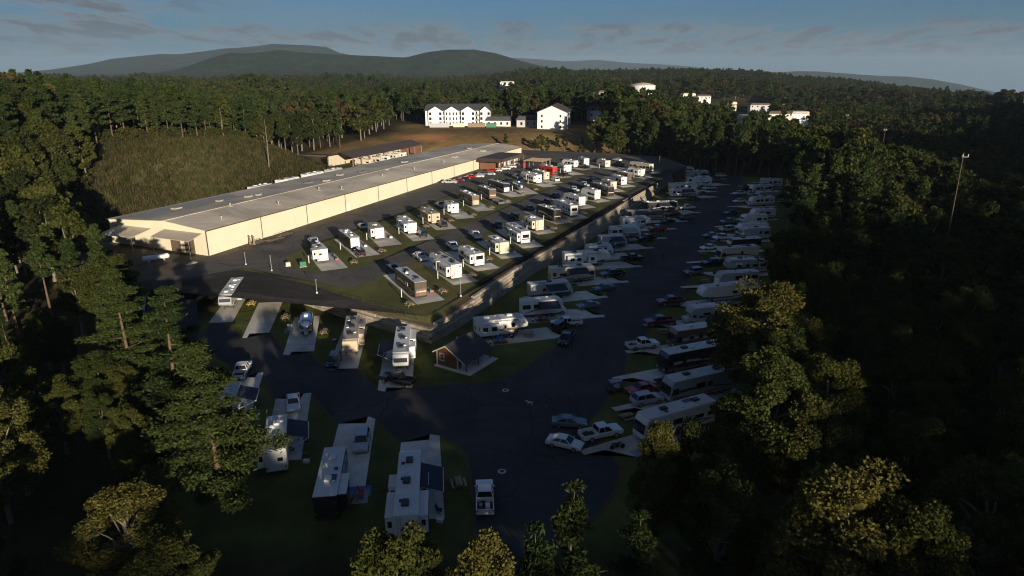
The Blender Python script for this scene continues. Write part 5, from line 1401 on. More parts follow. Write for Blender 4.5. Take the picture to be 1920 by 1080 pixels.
# ------------------------------------------------------------------ cars
def car(kind, colour, near, name):
    root = empty(name, (0, 0, 0)); pm = 'paint_' + colour
    if kind == 'sedan':
        L, W, r = 4.8, 1.84, 0.33
        low = [(-2.4, 0.35), (2.25, 0.28), (2.42, 0.5), (2.36, 0.68), (1.9, 0.84), (1.0, 0.95), (-1.55, 1.0), (-2.3, 0.97), (-2.42, 0.7)]
        cab = [(1.05, 0.94), (0.35, 1.38), (-0.05, 1.44), (-0.9, 1.42), (-1.75, 0.99)]
        rf = (0.32, -0.95, 1.385)
    elif kind == 'suv':
        L, W, r = 4.8, 1.92, 0.38
        low = [(-2.35, 0.4), (2.25, 0.34), (2.4, 0.6), (2.36, 0.9), (1.9, 1.04), (1.05, 1.1), (-2.3, 1.12), (-2.42, 0.8)]
        cab = [(1.1, 1.08), (0.45, 1.66), (0.1, 1.72), (-1.7, 1.7), (-2.25, 1.11)]
        rf = (0.42, -1.8, 1.67)
    elif kind == 'jeep':
        L, W, r = 4.3, 1.86, 0.42
        low = [(-2.1, 0.5), (2.05, 0.5), (2.12, 0.75), (2.1, 1.1), (0.95, 1.18), (-2.12, 1.18)]
        cab = [(0.95, 1.17), (0.65, 1.78), (-2.05, 1.78), (-2.1, 1.17)]
        rf = (0.62, -2.06, 1.76)
    else:
        L, W, r = 5.9, 2.0, 0.41
        low = [(-2.95, 0.55), (2.75, 0.45), (2.95, 0.7), (2.9, 1.02), (2.3, 1.13), (1.3, 1.18), (-0.82, 1.2), (-0.84, 0.62), (-2.95, 0.62)]
        cab = [(1.35, 1.17), (0.75, 1.76), (0.4, 1.83), (-0.6, 1.82), (-0.8, 1.19)]
        rf = (0.72, -0.66, 1.78)
    w = W / 2
    obj('body', shared(('cb', kind, colour), lambda: MB().prism(low, -w, w).mesh('body', pm, 0.09, seg=2)), root)
    def cabin():
        m_ = MB(); n = len(cab); zl, zh = min(c[1] for c in cab), max(c[1] for c in cab)
        for s in (-1, 1):
            for x_, z_ in cab: m_.v.append((x_, s * (w - 0.06 - 0.20 * (z_ - zl) / (zh - zl)), z_))
        m_.f.append(tuple(range(n))); m_.f.append(tuple(reversed(range(n, 2 * n))))
        for k in range(n): m_.f.append((k, n + k, n + (k + 1) % n, (k + 1) % n))
        return m_.mesh('windows', 'dark_glass', 0.03)
    obj('windows', shared(('cg', kind), cabin), root)
    def roofm_():
        m_ = MB(); m_.box(rf[1], rf[0], -(w - 0.24), w - 0.24, rf[2], rf[2] + 0.09)
        for s in (-1, 1):                                            # pillars
            for xc in ((rf[0] + cab[0][0]) / 2, (cab[0][0] + cab[-1][0]) / 2 - 0.1): pass
        return m_.mesh('roof', pm, 0.035, seg=2)
    obj('roof', shared(('cr', kind, colour), roofm_), root)
    def pillars():
        m_ = MB()
        tops = [(rf[0], rf[2]), ((rf[0] + rf[1]) / 2, rf[2] + 0.02), (rf[1], rf[2])]
        bots = [(cab[0][0], cab[0][1]), ((cab[0][0] + cab[-1][0]) / 2 - 0.1, cab[-1][1]), (cab[-1][0], cab[-1][1])]
        for (tx, tz_), (bx_, bz_) in zip(tops, bots):
            for s in (-1, 1): m_.tube((bx_, s * (w - 0.08), bz_ - 0.03), (tx, s * (w - 0.25), tz_ + 0.03), 0.055, n=5)
        return m_.mesh('pillars', pm)
    obj('pillars', shared(('cp', kind, colour), pillars), root)['kind'] = 'stuff'
    if kind == 'pickup':
        bed = shared(('bed', colour), lambda: MB().box(-2.93, -0.86, -w + 0.02, -w + 0.14, 0.621, 1.17).box(-2.93, -0.86, w - 0.14, w - 0.02, 0.621, 1.17).box(-2.95, -2.85, -w + 0.141, w - 0.141, 0.621, 1.15).mesh('cargo_bed', pm, 0.02))
        b_ = obj('cargo_bed', bed, root)
        obj('bed_floor', boxm(2.0, 1.7, 0.04, 'chassis'), b_, (-1.86, 0, 0.63))
    wx = (-L * 0.30, L * 0.305)
    for x_ in wx:
        for s in (-1, 1):
            t_ = obj('wheel', shared(('cw', r), lambda: MB().wheel(0, -0.12, 0.12, 0, r, 14).mesh('tyre', 'tyre', 0.03)), root, (x_, s * (w - 0.09), r))
            if near: obj('rim', shared(('cwr', r), lambda: MB().wheel(0, -0.13, 0.13, 0, r * 0.62, 10).mesh('rim', 'rim')), t_)
    if near:
        for s in (-1, 1):
            obj('headlight', boxm(0.08, 0.32, 0.14, 'ac_white', 0.02), root, (L / 2 - 0.06, s * (w - 0.3), 0.62 if kind in ('sedan',) else 0.82))
            obj('tail_light', boxm(0.06, 0.22, 0.2, 'red_cloth', 0.02), root, (-L / 2 + 0.03, s * (w - 0.22), 0.72 if kind == 'sedan' else 0.92))
            obj('mirror', boxm(0.12, 0.2, 0.14, pm, 0.02), root, (cab[0][0] - 0.15, s * (w + 0.05), 1.0 if kind == 'sedan' else 1.2))
    if kind == 'jeep': obj('spare_wheel', shared('spare', lambda: MB().tube((-2.36, 0, 0.95), (-2.13, 0, 0.95), 0.4, n=14).mesh('spare_wheel', 'tyre')), root)
    return root
CNAME = {'sedan': 'sedan', 'suv': 'sport_utility_car', 'jeep': 'open_top_off_roader', 'pickup': 'pickup_truck'}
CN2 = {'sedan': 'sedan', 'suv': 'SUV', 'jeep': 'boxy off-roader', 'pickup': 'pickup truck'}
CC2 = {'darkred': 'dark red', 'navy': 'navy', 'blue': 'slate blue', 'grey': 'dark grey'}
seenlab = {}; pcount = 0
SPECIAL = {('E', 'sedan', 'grey', 0): 'dark grey sedan in the road next to the white sedan', ('E', 'sedan', 'white', 0): 'white sedan parked crosswise on the asphalt beside a white pickup', ('L', 'pickup', 'white', 1): 'white pickup with loaded bed parked alone on the near driveway', ('W', 'pickup', 'black', 0): 'black pickup angled out into the road below the shower cabin'}
ctr = {}
for (a, kind, colour, x, y, z, th) in CARS:
    near = math.hypot(x, y) < 165
    c_ = car(kind, colour, near, CNAME[kind]); c_.location = (x, y, z + (0.055 if a != 'P' else 0.01)); c_.rotation_euler = (0, 0, R(th))
    key = (a, kind, colour, ctr.get((a, kind, colour), 0)); ctr[(a, kind, colour)] = key[3] + 1
    ctxt = CC2.get(colour, colour)
    if a == 'P':
        pcount += 1; lab = '%s %s, %s of the cars nosed along the warehouse wall' % (ctxt, CN2[kind], ORD[pcount - 1])
    elif key in SPECIAL: lab = SPECIAL[key]
    else:
        n_ = min((r for r in RVPOS if r[0] == a), key=lambda r: (r[2] - x) ** 2 + (r[3] - y) ** 2)
        lab = '%s %s parked at the %s camper of the %s' % (ctxt, CN2[kind], ORD[n_[1] - 1], SHORT[a])
    if lab in seenlab: lab = lab.replace('parked at', 'also parked at')
    seenlab[lab] = 1
    tag(c_, lab, 'car' if kind != 'pickup' else 'pickup truck', {'P': 'cars along the warehouse wall'}.get(a, 'vehicles parked by the campers'))
    if (a, kind, colour) == ('L', 'pickup', 'white') and key[3] == 1:
        for q, (bx_, by_, bs, bm_) in enumerate(((-1.3, 0.2, 0.6, 'chassis'), (-2.0, -0.3, 0.7, 'ac_white'), (-1.9, 0.45, 0.5, 'galvanised'))):
            o = empty('tool_box' if q else 'spare_tyre', (0, 0, 0)); o.matrix_world = Matrix.Translation(c_.location) @ Matrix.Rotation(R(th), 4, 'Z') @ Matrix.Translation((bx_, by_, 0.675))
            tag(o, ('dark spare tyre in the bed of the near white pickup', 'white box in the bed of the near white pickup', 'grey box in the bed of the near white pickup')[q], 'load')
            if q == 0: obj('tyre', MB().tube((0, 0, 0), (0, 0, 0.24), 0.38, n=14).mesh('tyre', 'tyre', 0.04), o)
            else: obj('case', boxm(bs, bs * 0.7, 0.4, bm_, 0.03), o); obj('lid', boxm(bs + 0.03, bs * 0.72, 0.05, bm_), o, (0, 0, 0.402))

# ------------------------------------------------------------------ picnic tables
def picnic(m):
    root = empty('picnic_table', (0, 0, 0))
    for q in range(4): obj('tabletop_plank', boxm(1.85, 0.18, 0.05, m), root, (0, -0.3 + q * 0.2, 0.72))
    for s in (-1, 1): obj('bench', boxm(1.85, 0.28, 0.05, m), root, (0, s * 0.75, 0.43))
    for s in (-0.65, 0.65):
        for t_ in (-1, 1): obj('leg', MB().tube((s, t_ * 0.62, 0.0), (s, t_ * 0.2, 0.71), 0.05, n=4).mesh('leg', m), root)
        obj('brace', boxm(0.09, 1.6, 0.09, m), root, (s, 0, 0.34))
    return root
tlab = {}
for i, (a, x, y) in enumerate(TABLES):
    t_ = picnic('wood_yellow' if (a == 'U' and i == 20) else 'wood_grey')
    t_.location = (x, y, (TZ(y) + 0.05) if a in 'AB' else 0.05); n_ = min((r for r in RVPOS if r[0] == a), key=lambda r: (r[2] - x) ** 2 + (r[3] - y) ** 2)
    t_.rotation_euler = (0, 0, R(n_[4] + random.uniform(-12, 12)))
    lab = '%s picnic table by the %s camper of the %s' % ('yellow' if (a == 'U' and i == 20) else 'weathered', ORD[n_[1] - 1], SHORT[a])
    if lab in tlab: lab = 'second ' + lab
    tlab[lab] = 1
    tag(t_, lab, 'picnic table', 'picnic tables beside the pads')

# ------------------------------------------------------------------ camp clutter beside the nearer campers
def camp_chair(x, y, z, rz, m, lab):
    c = empty('camp_chair', (x, y, z), rz); tag(c, lab, 'chair', 'camp chairs')
    obj('seat', shared(('ccs', m), lambda: MB().prism([(-0.28, 0.42), (0.28, 0.46), (0.28, 0.5), (-0.28, 0.46)], -0.3, 0.3).mesh('seat', m)), c)
    obj('backrest', shared(('ccb', m), lambda: MB().prism([(-0.30, 0.46), (-0.26, 0.46), (-0.46, 1.05), (-0.5, 1.05)], -0.3, 0.3).mesh('backrest', m)), c)
    for s in (-0.27, 0.27):
        for e in (-0.26, 0.26): obj('leg', shared(('ccl', e), lambda: MB().tube((e, 0, 0), (-e, 0, 0.47), 0.02, n=5).mesh('leg', 'chassis')), c, (0, s, 0))
def grill(x, y, z, rz, lab):
    c = empty('camp_grill', (x, y, z), rz); tag(c, lab, 'grill', 'camp grills')
    obj('firebox', shared('grf', lambda: MB().box(-0.35, 0.35, -0.22, 0.22, 0.7, 0.95).mesh('firebox', 'chassis', 0.03)), c)
    obj('lid', shared('grl', lambda: MB().prism([(-0.35, 0.952), (0.35, 0.952), (0.3, 1.2), (-0.3, 1.2)], -0.2, 0.2).mesh('lid', 'ac_black', 0.05)), c)
    for sx in (-0.28, 0.28):
        for sy in (-0.16, 0.16): obj('leg', shared('grg', lambda: MB().tube((0, 0, 0), (0, 0, 0.7), 0.02, n=5).mesh('leg', 'galvanised')), c, (sx, sy, 0))
def cooler(x, y, z, rz, m, lab):
    c = empty('cool_box', (x, y, z), rz); tag(c, lab, 'cool box', 'cool boxes')
    obj('case', boxm(0.75, 0.42, 0.38, m, 0.04), c); obj('lid', boxm(0.78, 0.45, 0.08, 'ac_white', 0.03), c, (0, 0, 0.382))
cr_ = random.Random(77)
for (row, n_, x, y, th, L, z, kind) in RVPOS:
    if row not in 'ABWEUL' or math.hypot(x, y) > 215: continue
    u = np.array((math.cos(R(th)), math.sin(R(th)))); v = np.array((-u[1], u[0])); sd = -1.0
    zz = (TZ(y) if row in 'AB' else 0.0) + 0.055; where = 'the %s camper of the %s' % (ORD[n_ - 1], SHORT[row])
    P = np.array((x, y)) + v * sd * 3.3 + u * (-L * 0.1)
    if row in 'E': P = np.array((x, y)) + v * 2.2 + u * (L * 0.5 + 1.2)
    if cr_.random() < 0.55:
        mm, tt = cr_.choice((('blue_cloth', 'blue'), ('navy_cloth', 'dark'), ('awning_grey', 'grey'), ('brown_roof', 'brown')))
        o = obj('outdoor_rug', shared(('rug', mm), lambda: MB().box(-1.3, 1.3, -0.75, 0.75, 0, 0.012).mesh('outdoor_rug', mm)), None, (P[0], P[1], zz), R(th)); tag(o, '%s outdoor rug beside %s' % (tt, where), 'rug', 'outdoor rugs')
    k = cr_.choice((1, 2, 2)); mm, tt = cr_.choice((('red_cloth', 'red'), ('navy_cloth', 'dark'), ('blue_cloth', 'blue'), ('green_plastic', 'green')))
    for q in range(k):
        Q = P + u * (q * 0.95 - 0.4); camp_chair(Q[0], Q[1], zz + 0.013, R(th - 90 + cr_.uniform(-30, 30)), mm, '%s folding chair%s by %s' % (tt, '' if k == 1 else (' at the rear', ' at the front')[q], where))
    if cr_.random() < 0.5:
        Q = P + u * 2.1; grill(Q[0], Q[1], zz, R(th + 20), 'black grill by ' + where)
    if cr_.random() < 0.5:
        Q = P - u * 1.9; cooler(Q[0], Q[1], zz, R(th + 70), cr_.choice(('blue_cloth', 'ac_white', 'red_cloth')), 'cool box by ' + where)

# ------------------------------------------------------------------ small things
MI = {m[0]: (m[1], m[2]) for m in MISC}
for i, k_ in enumerate(('man1', 'man2')):
    x, y = MI[k_]; mh = empty('manhole_cover', (x, y, 0.02)); tag(mh, ('pale ringed manhole cover on the road below the shower cabin', 'pale ringed manhole cover on the asphalt by the near white pickup')[i], 'manhole')
    ring = MB(); n = 24
    for q in range(n):
        a0, a1 = 2 * math.pi * q / n, 2 * math.pi * (q + 1) / n
        ring.poly([(0.28 * math.cos(a0), 0.28 * math.sin(a0), 0.02), (0.52 * math.cos(a0), 0.52 * math.sin(a0), 0.01), (0.52 * math.cos(a1), 0.52 * math.sin(a1), 0.01), (0.28 * math.cos(a1), 0.28 * math.sin(a1), 0.02)])
    obj('concrete_collar', ring.mesh('concrete_collar', 'concrete'), mh); obj('lid', MB().tube((0, 0, 0.0), (0, 0, 0.015), 0.28, n=24).mesh('lid', 'chassis'), mh)

tk = empty('propane_tank', (MI['tank'][0], MI['tank'][1], TZ(MI['tank'][1])), R(38)); tag(tk, 'long white propane tank lying in the shaded yard left of the warehouse', 'tank')
obj('shell', MB().tube((-2.6, 0, 1.0), (2.6, 0, 1.0), 0.6, n=18).tube((2.601, 0, 1.0), (2.9, 0, 1.0), 0.6, 0.35, n=18).tube((-2.601, 0, 1.0), (-2.9, 0, 1.0), 0.6, 0.35, n=18).mesh('shell', 'tank_white', smooth=False), tk)
for s in (-1.6, 1.6): obj('cradle', boxm(0.4, 1.1, 0.75, 'concrete'), tk, (s, 0, -0.15))
obj('valve_hood', boxm(0.5, 0.4, 0.3, 'galvanised', 0.05), tk, (0, 0, 1.58))

def utility_trailer(x, y, rz, lab, ramp_up):
    t_ = empty('utility_trailer', (x, y, TZ(y) + 0.01), R(rz)); tag(t_, lab, 'trailer', 'trailers by the warehouse wall')
    obj('deck', MB().box(-2.4, 2.4, -1.0, 1.0, 0.55, 0.62).mesh('deck', 'wood_grey'), t_)
    fr = MB()
    for s in (-1, 1): fr.box(-2.4, 2.4, s * 1.05 - 0.04, s * 1.05 + 0.04, 0.45, 0.62).box(-2.4, 2.4, s * 1.05 - 0.03, s * 1.05 + 0.03, 0.95, 1.02)
    for q in (-2.3, -0.8, 0.8, 2.3):
        for s in (-1, 1): fr.box(q - 0.03, q + 0.03, s * 1.05 - 0.03, s * 1.05 + 0.03, 0.621, 0.949)
    obj('frame', fr.mesh('frame', 'chassis'), t_)
    obj('tongue', MB().tube((2.4, 0.7, 0.5), (3.6, 0, 0.5), 0.05).tube((2.4, -0.7, 0.5), (3.6, 0, 0.5), 0.05).mesh('tongue', 'chassis'), t_)
    for x_ in (-0.4, 0.4):
        for s in (-1, 1): obj('wheel', shared(('cw', 0.33), lambda: MB().wheel(0, -0.12, 0.12, 0, 0.33, 14).mesh('tyre', 'tyre', 0.03)), t_, (x_, s * 1.25, 0.33))
    if ramp_up:
        for s in (-0.6, 0.6): obj('loading_ramp', boxm(0.08, 0.45, 2.2, 'wood_grey'), t_, (-2.46, s, 0.56))
P1, P2, P3 = BA + BU * 13 - BN * 3.2, BA + BU * 17 - BN * 5.0, BA + BU * 22 - BN * 4.0
utility_trailer(*P1, 74, 'flat trailer with raised ramps nearest the warehouse corner', True)
utility_trailer(*P2, 60, 'low flat trailer parked between two others at the warehouse wall', False)
utility_trailer(*P3, 70, 'black flat trailer farthest along beside the warehouse wall', False)

for i, (x, y, z, h, lab) in enumerate(((MI['lamp1'][0], MI['lamp1'][1] + 3.5, None, 2.6, 'short lamp post on the verge above the left wall'), (MI['lamp2'][0], MI['lamp2'][1], None, 6.0, 'thin tall lamp post on the lawn near the wall corner'), (MI['lamp3'][0] + 0.5, MI['lamp3'][1] + 3.5, None, 3.2, 'lamp post by the bend of the loop road'), (-61.0, 147.0, None, 2.6, 'short lamp post at the top of the ramp'), (64.0, 292.0, None, 5.0, 'lamp post at the far end of the terrace'))):
    z = TZ(y) + 0.02
    lp = empty('lamp_post', (x, y, z)); tag(lp, lab, 'lamp post', 'lamp posts')
    obj('base', MB().tube((0, 0, 0), (0, 0, 0.3), 0.2, n=10).mesh('base', 'concrete'), lp)
    obj('pole', MB().tube((0, 0, 0.301), (0, 0, h), 0.06, 0.045, n=8).mesh('pole', 'galvanised'), lp)
    obj('lamp_head', MB().tube((0, 0, h), (0, 0, h + 0.32), 0.1, 0.2, n=10).tube((0, 0, h + 0.321), (0, 0, h + 0.42), 0.22, 0.05, n=10).mesh('lamp_head', 'galvanised'), lp)

# wire fence along the top of the left wall
fc = empty('wire_fence', (float(WL[1][0]), float(WL[1][1]), 0)); tag(fc, 'low dark wire fence along the top of the left wall', 'fence'); fo = np.array(fc.location[:2])
fpts = []
for k in range(1, 6):
    A_, B_ = offset_in(k, 2.1), offset_in(k + 1, 2.1); n_ = max(1, int(np.linalg.norm(B_ - A_) / 2.6))
    zA, zB = WH[k] * .6 + TZ(A_[1]) * .4 + 0.02, WH[k + 1] * .6 + TZ(B_[1]) * .4 + 0.02
    for q in range(n_): fpts.append((*(A_ + (B_ - A_) * q / n_ - fo), zA + (zB - zA) * q / n_))
for p in fpts: obj('post', shared('fpost', lambda: MB().tube((0, 0, -0.4), (0, 0, 1.25), 0.04, n=6).mesh('post', 'chassis')), fc, p)
ra_ = MB(); wi = MB()
for p, q_ in zip(fpts[:-1], fpts[1:]):
    for h in (1.22, 0.1): ra_.tube((p[0], p[1], p[2] + h), (q_[0], q_[1], q_[2] + h), 0.02, n=4)
    for t_ in range(1, 8):
        f_ = t_ / 8; a_ = [p[j] + (q_[j] - p[j]) * f_ for j in range(3)]
        wi.tube((a_[0], a_[1], a_[2] + 0.1), (a_[0], a_[1], a_[2] + 1.22), 0.006, n=3)
    for h in (0.35, 0.6, 0.9): wi.tube((p[0], p[1], p[2] + h), (q_[0], q_[1], q_[2] + h), 0.006, n=3)
obj('rail', ra_.mesh('rail', 'chassis'), fc); obj('wires', wi.mesh('wires', 'chassis'), fc)

# camp chair, mat and table things by the near campers
ch_ = empty('camp_chair', (MI['chair'][0], MI['chair'][1], 0.05), R(200)); tag(ch_, 'red folding camp chair beside the first camper below the wall', 'chair')
obj('seat', MB().prism([(-0.28, 0.42), (0.28, 0.46), (0.28, 0.5), (-0.28, 0.46)], -0.3, 0.3).mesh('seat', 'red_cloth'), ch_)
obj('backrest', MB().prism([(-0.30, 0.46), (-0.26, 0.46), (-0.46, 1.05), (-0.5, 1.05)], -0.3, 0.3).mesh('backrest', 'red_cloth'), ch_)
for s in (-0.27, 0.27):
    for e in ((-0.26, 0.26), (0.26, -0.26)): obj('leg', MB().tube((e[0], s, 0), (e[1], s, 0.47), 0.02, n=5).mesh('leg', 'chassis'), ch_)
mt = MB().box(-1.5, 1.5, -1.0, 1.0, 0, 0.015).mesh('ground_mat', 'blue_cloth'); mo = obj('ground_mat', mt, None, (MI['mat'][0], MI['mat'][1], 0.05), R(8)); tag(mo, 'blue ground mat on the pad beside the black trailer', 'mat')
def figure(name, x, y, rz, top, legs, lab, skin='skin'):
    """standing walker built as one skinned body"""
    me = bpy.data.meshes.new('body')
    J = [(0, 0, 0.95), (0, 0, 1.2), (0, 0, 1.42), (0.01, 0, 1.52), (0.03, 0, 1.64), (0.03, 0, 1.75),
         (0, 0.19, 1.40), (0.02, 0.25, 1.13), (0.12, 0.25, 0.90), (0.15, 0.25, 0.82), (0, -0.19, 1.40), (-0.06, -0.25, 1.13), (-0.02, -0.26, 0.90), (0.0, -0.26, 0.82),
         (0, 0.10, 0.90), (0.14, 0.10, 0.50), (0.12, 0.10, 0.09), (0.26, 0.11, 0.05), (0, -0.10, 0.90), (-0.05, -0.10, 0.50), (-0.20, -0.10, 0.10), (-0.07, -0.11, 0.05)]
    E_ = [(0, 1), (1, 2), (2, 3), (3, 4), (4, 5), (2, 6), (6, 7), (7, 8), (8, 9), (2, 10), (10, 11), (11, 12), (12, 13), (0, 14), (14, 15), (15, 16), (16, 17), (0, 18), (18, 19), (19, 20), (20, 21)]
    rad = [0.14, 0.145, 0.13, 0.06, 0.1, 0.085, 0.065, 0.05, 0.038, 0.035, 0.065, 0.05, 0.038, 0.035, 0.09, 0.065, 0.05, 0.045, 0.09, 0.065, 0.05, 0.045]
    me.from_pydata(J, E_, []); o = bpy.data.objects.new('body', me); link(o)
    md = o.modifiers.new('skin', 'SKIN')
    for v, r_ in zip(me.skin_vertices[0].data, rad) if me.skin_vertices else []: v.radius = (r_, r_)
    if not me.skin_vertices:
        bm = bmesh.new(); bm.from_mesh(me); lay = bm.verts.layers.skin.verify()
        for v, r_ in zip(bm.verts, rad): v[lay].radius = (r_, r_)
        bm.verts.ensure_lookup_table(); bm.verts[0][lay].use_root = True
        bm.to_mesh(me); bm.free()
    ss = o.modifiers.new('sub', 'SUBSURF'); ss.levels = 1; ss.render_levels = 1
    bpy.context.view_layer.update()
    dg = bpy.context.evaluated_depsgraph_get(); m2 = bpy.data.meshes.new_from_object(o.evaluated_get(dg)); bpy.data.objects.remove(o)
    for q in (skin, top, legs, 'chassis'): m2.materials.append(MATS[q])
    for p in m2.polygons:
        z = p.center.z
        p.material_index = 3 if (z > 1.7 or (z > 1.6 and p.center.x < 0.0) or z < 0.1) else (0 if z > 1.5 or (abs(p.center.y) > 0.2 and z < 1.05) else (1 if z > 0.93 else 2)); p.use_smooth = True
    m2.name = 'body'
    r_ = empty(name, (x, y, 0.02), R(rz)); tag(r_, lab, 'person'); obj('body', m2, r_); return r_
figure('person', *MI['person1'], 170, 'navy_cloth', 'orange_cloth', 'person in dark top and orange shorts walking a pale dog on the road')
figure('person', *MI['person2'], 80, 'navy_cloth', 'navy_cloth', 'person in dark clothes standing alone on the lower road')
dg_ = empty('dog', (MI['dog'][0], MI['dog'][1], 0.02), R(160)); tag(dg_, 'small pale dog walking on the road beside the person in orange', 'dog')
def blob(secs, m, n=10):
    mb = MB()
    for (x, y, z, rx, rz_) in secs:
        for k in range(n): a = 2 * math.pi * k / n; mb.v.append((x, y + rx * math.cos(a), z + rz_ * math.sin(a)))
    for i in range(len(secs) - 1):
        for k in range(n): mb.f.append((i * n + k, (i + 1) * n + k, (i + 1) * n + (k + 1) % n, i * n + (k + 1) % n))
    mb.f.append(tuple(range(n))); mb.f.append(tuple(reversed(range((len(secs) - 1) * n, len(secs) * n)))); return mb
bd = blob([(-0.42, 0, 0.5, 0.03, 0.03), (-0.36, 0, 0.48, 0.10, 0.11), (-0.1, 0, 0.46, 0.12, 0.12), (0.2, 0, 0.46, 0.14, 0.16), (0.34, 0, 0.54, 0.09, 0.11), (0.42, 0, 0.64, 0.08, 0.09), (0.52, 0, 0.66, 0.085, 0.085), (0.62, 0, 0.63, 0.05, 0.05), (0.7, 0, 0.62, 0.03, 0.03)], 'white_fur')
for x_, s, k_ in ((0.22, 1, 0.0), (0.24, -1, 0.05), (-0.3, 1, -0.06), (-0.28, -1, -0.02)):
    bd.tube((x_, s * 0.08, 0.42), (x_ + k_ - (0.05 if x_ < 0 else 0), s * 0.08, 0.2), 0.055, 0.03, n=6).tube((x_ + k_ - (0.05 if x_ < 0 else 0), s * 0.08, 0.2), (x_ + k_, s * 0.08, 0.0), 0.03, 0.03, n=6)
bd.tube((-0.4, 0, 0.52), (-0.62, 0, 0.68), 0.03, 0.015, n=5).tube((0.48, 0.06, 0.7), (0.45, 0.09, 0.8), 0.03, 0.008, n=4).tube((0.48, -0.06, 0.7), (0.45, -0.09, 0.8), 0.03, 0.008, n=4)
obj('body', bd.mesh('body', 'white_fur'), dg_)
# golf cart under the trees and a motorbike on the pad
gcx, gcy = MI['cart']; gcart = empty('golf_cart', (gcx, gcy, 0.03), R(200)); tag(gcart, 'dark golf cart standing at the road edge beside the red sedan', 'golf cart')
obj('body', MB().prism([(-1.1, 0.35), (1.15, 0.35), (1.2, 0.7), (0.85, 0.85), (0.6, 0.45), (0.1, 0.45), (0.0, 0.75), (-1.1, 0.8)], -0.58, 0.58).mesh('body', 'chassis', 0.04), gcart)
obj('seat', MB().box(-0.55, 0.0, -0.52, 0.52, 0.81, 0.92).box(-0.65, -0.56, -0.52, 0.52, 0.81, 1.3).mesh('seat', 'grey_side'), gcart)
obj('roof', boxm(2.0, 1.25, 0.08, 'paint_grey', 0.03), gcart, (-0.05, 0, 1.82))
for x_ in (-0.85, 0.75):
    for s in (-0.5, 0.5): obj('roof_post', MB().tube((x_, s, 0.7), (x_ * 0.95, s, 1.82), 0.025, n=5).mesh('roof_post', 'chassis'), gcart)
    for s in (-0.55, 0.55): obj('wheel', shared('gcw', lambda: MB().wheel(0, -0.1, 0.1, 0, 0.24, 12).mesh('wheel', 'tyre')), gcart, (x_, s, 0.24))
bkx, bky = MI['bike']; bk = empty('motorbike', (bkx, bky, 0.05), R(15)); tag(bk, 'black motorbike standing on the pad beside the white pickup', 'motorbike')
for x_ in (-0.7, 0.75): obj('wheel', shared('bkw', lambda: MB().wheel(0, -0.07, 0.07, 0, 0.32, 14).mesh('wheel', 'tyre')), bk, (x_, 0, 0.32))
obj('frame', MB().tube((-0.7, 0, 0.35), (0.0, 0, 0.45), 0.06).tube((0.0, 0, 0.45), (0.5, 0, 0.85), 0.06).tube((0.75, 0, 0.32), (0.45, 0, 1.0), 0.04).box(-0.25, 0.25, -0.16, 0.16, 0.3, 0.62).mesh('frame', 'chassis'), bk)
obj('fuel_tank', MB().prism([(-0.1, 0.72), (0.4, 0.78), (0.35, 0.98), (-0.05, 0.92)], -0.14, 0.14).mesh('fuel_tank', 'paint_black', 0.04), bk)
obj('saddle', MB().prism([(-0.75, 0.72), (-0.1, 0.7), (-0.12, 0.84), (-0.75, 0.9)], -0.15, 0.15).mesh('saddle', 'chassis', 0.03), bk)
obj('handlebar', MB().tube((0.42, -0.38, 1.05), (0.42, 0.38, 1.05), 0.02).mesh('handlebar', 'galvanised'), bk)
obj('kickstand', MB().tube((-0.1, 0.1, 0.35), (-0.15, 0.3, 0.0), 0.02).mesh('kickstand', 'chassis'), bk)
# utility boxes on the loop lawn
for i, (dx_, dy_, s_, m_, lb) in enumerate(((-1.5, 0.8, 1.0, 'cream_side', 'pale green utility box on the loop lawn'), (2.0, 0.4, 1.4, 'green_plastic', 'dark green transformer box on the loop lawn'))):
    x, y = -49.5 + dx_, 148.2 + dy_ - 3.0
    b_ = empty('utility_box', (x, y, TZ(y) + 0.03), R(25)); tag(b_, lb, 'utility box')
    obj('cabinet', boxm(s_, s_ * 0.8, s_ * 0.8, m_, 0.04), b_, (0, 0, 0.1)); obj('plinth', boxm(s_ + 0.2, s_ * 0.8 + 0.2, 0.1, 'concrete'), b_)

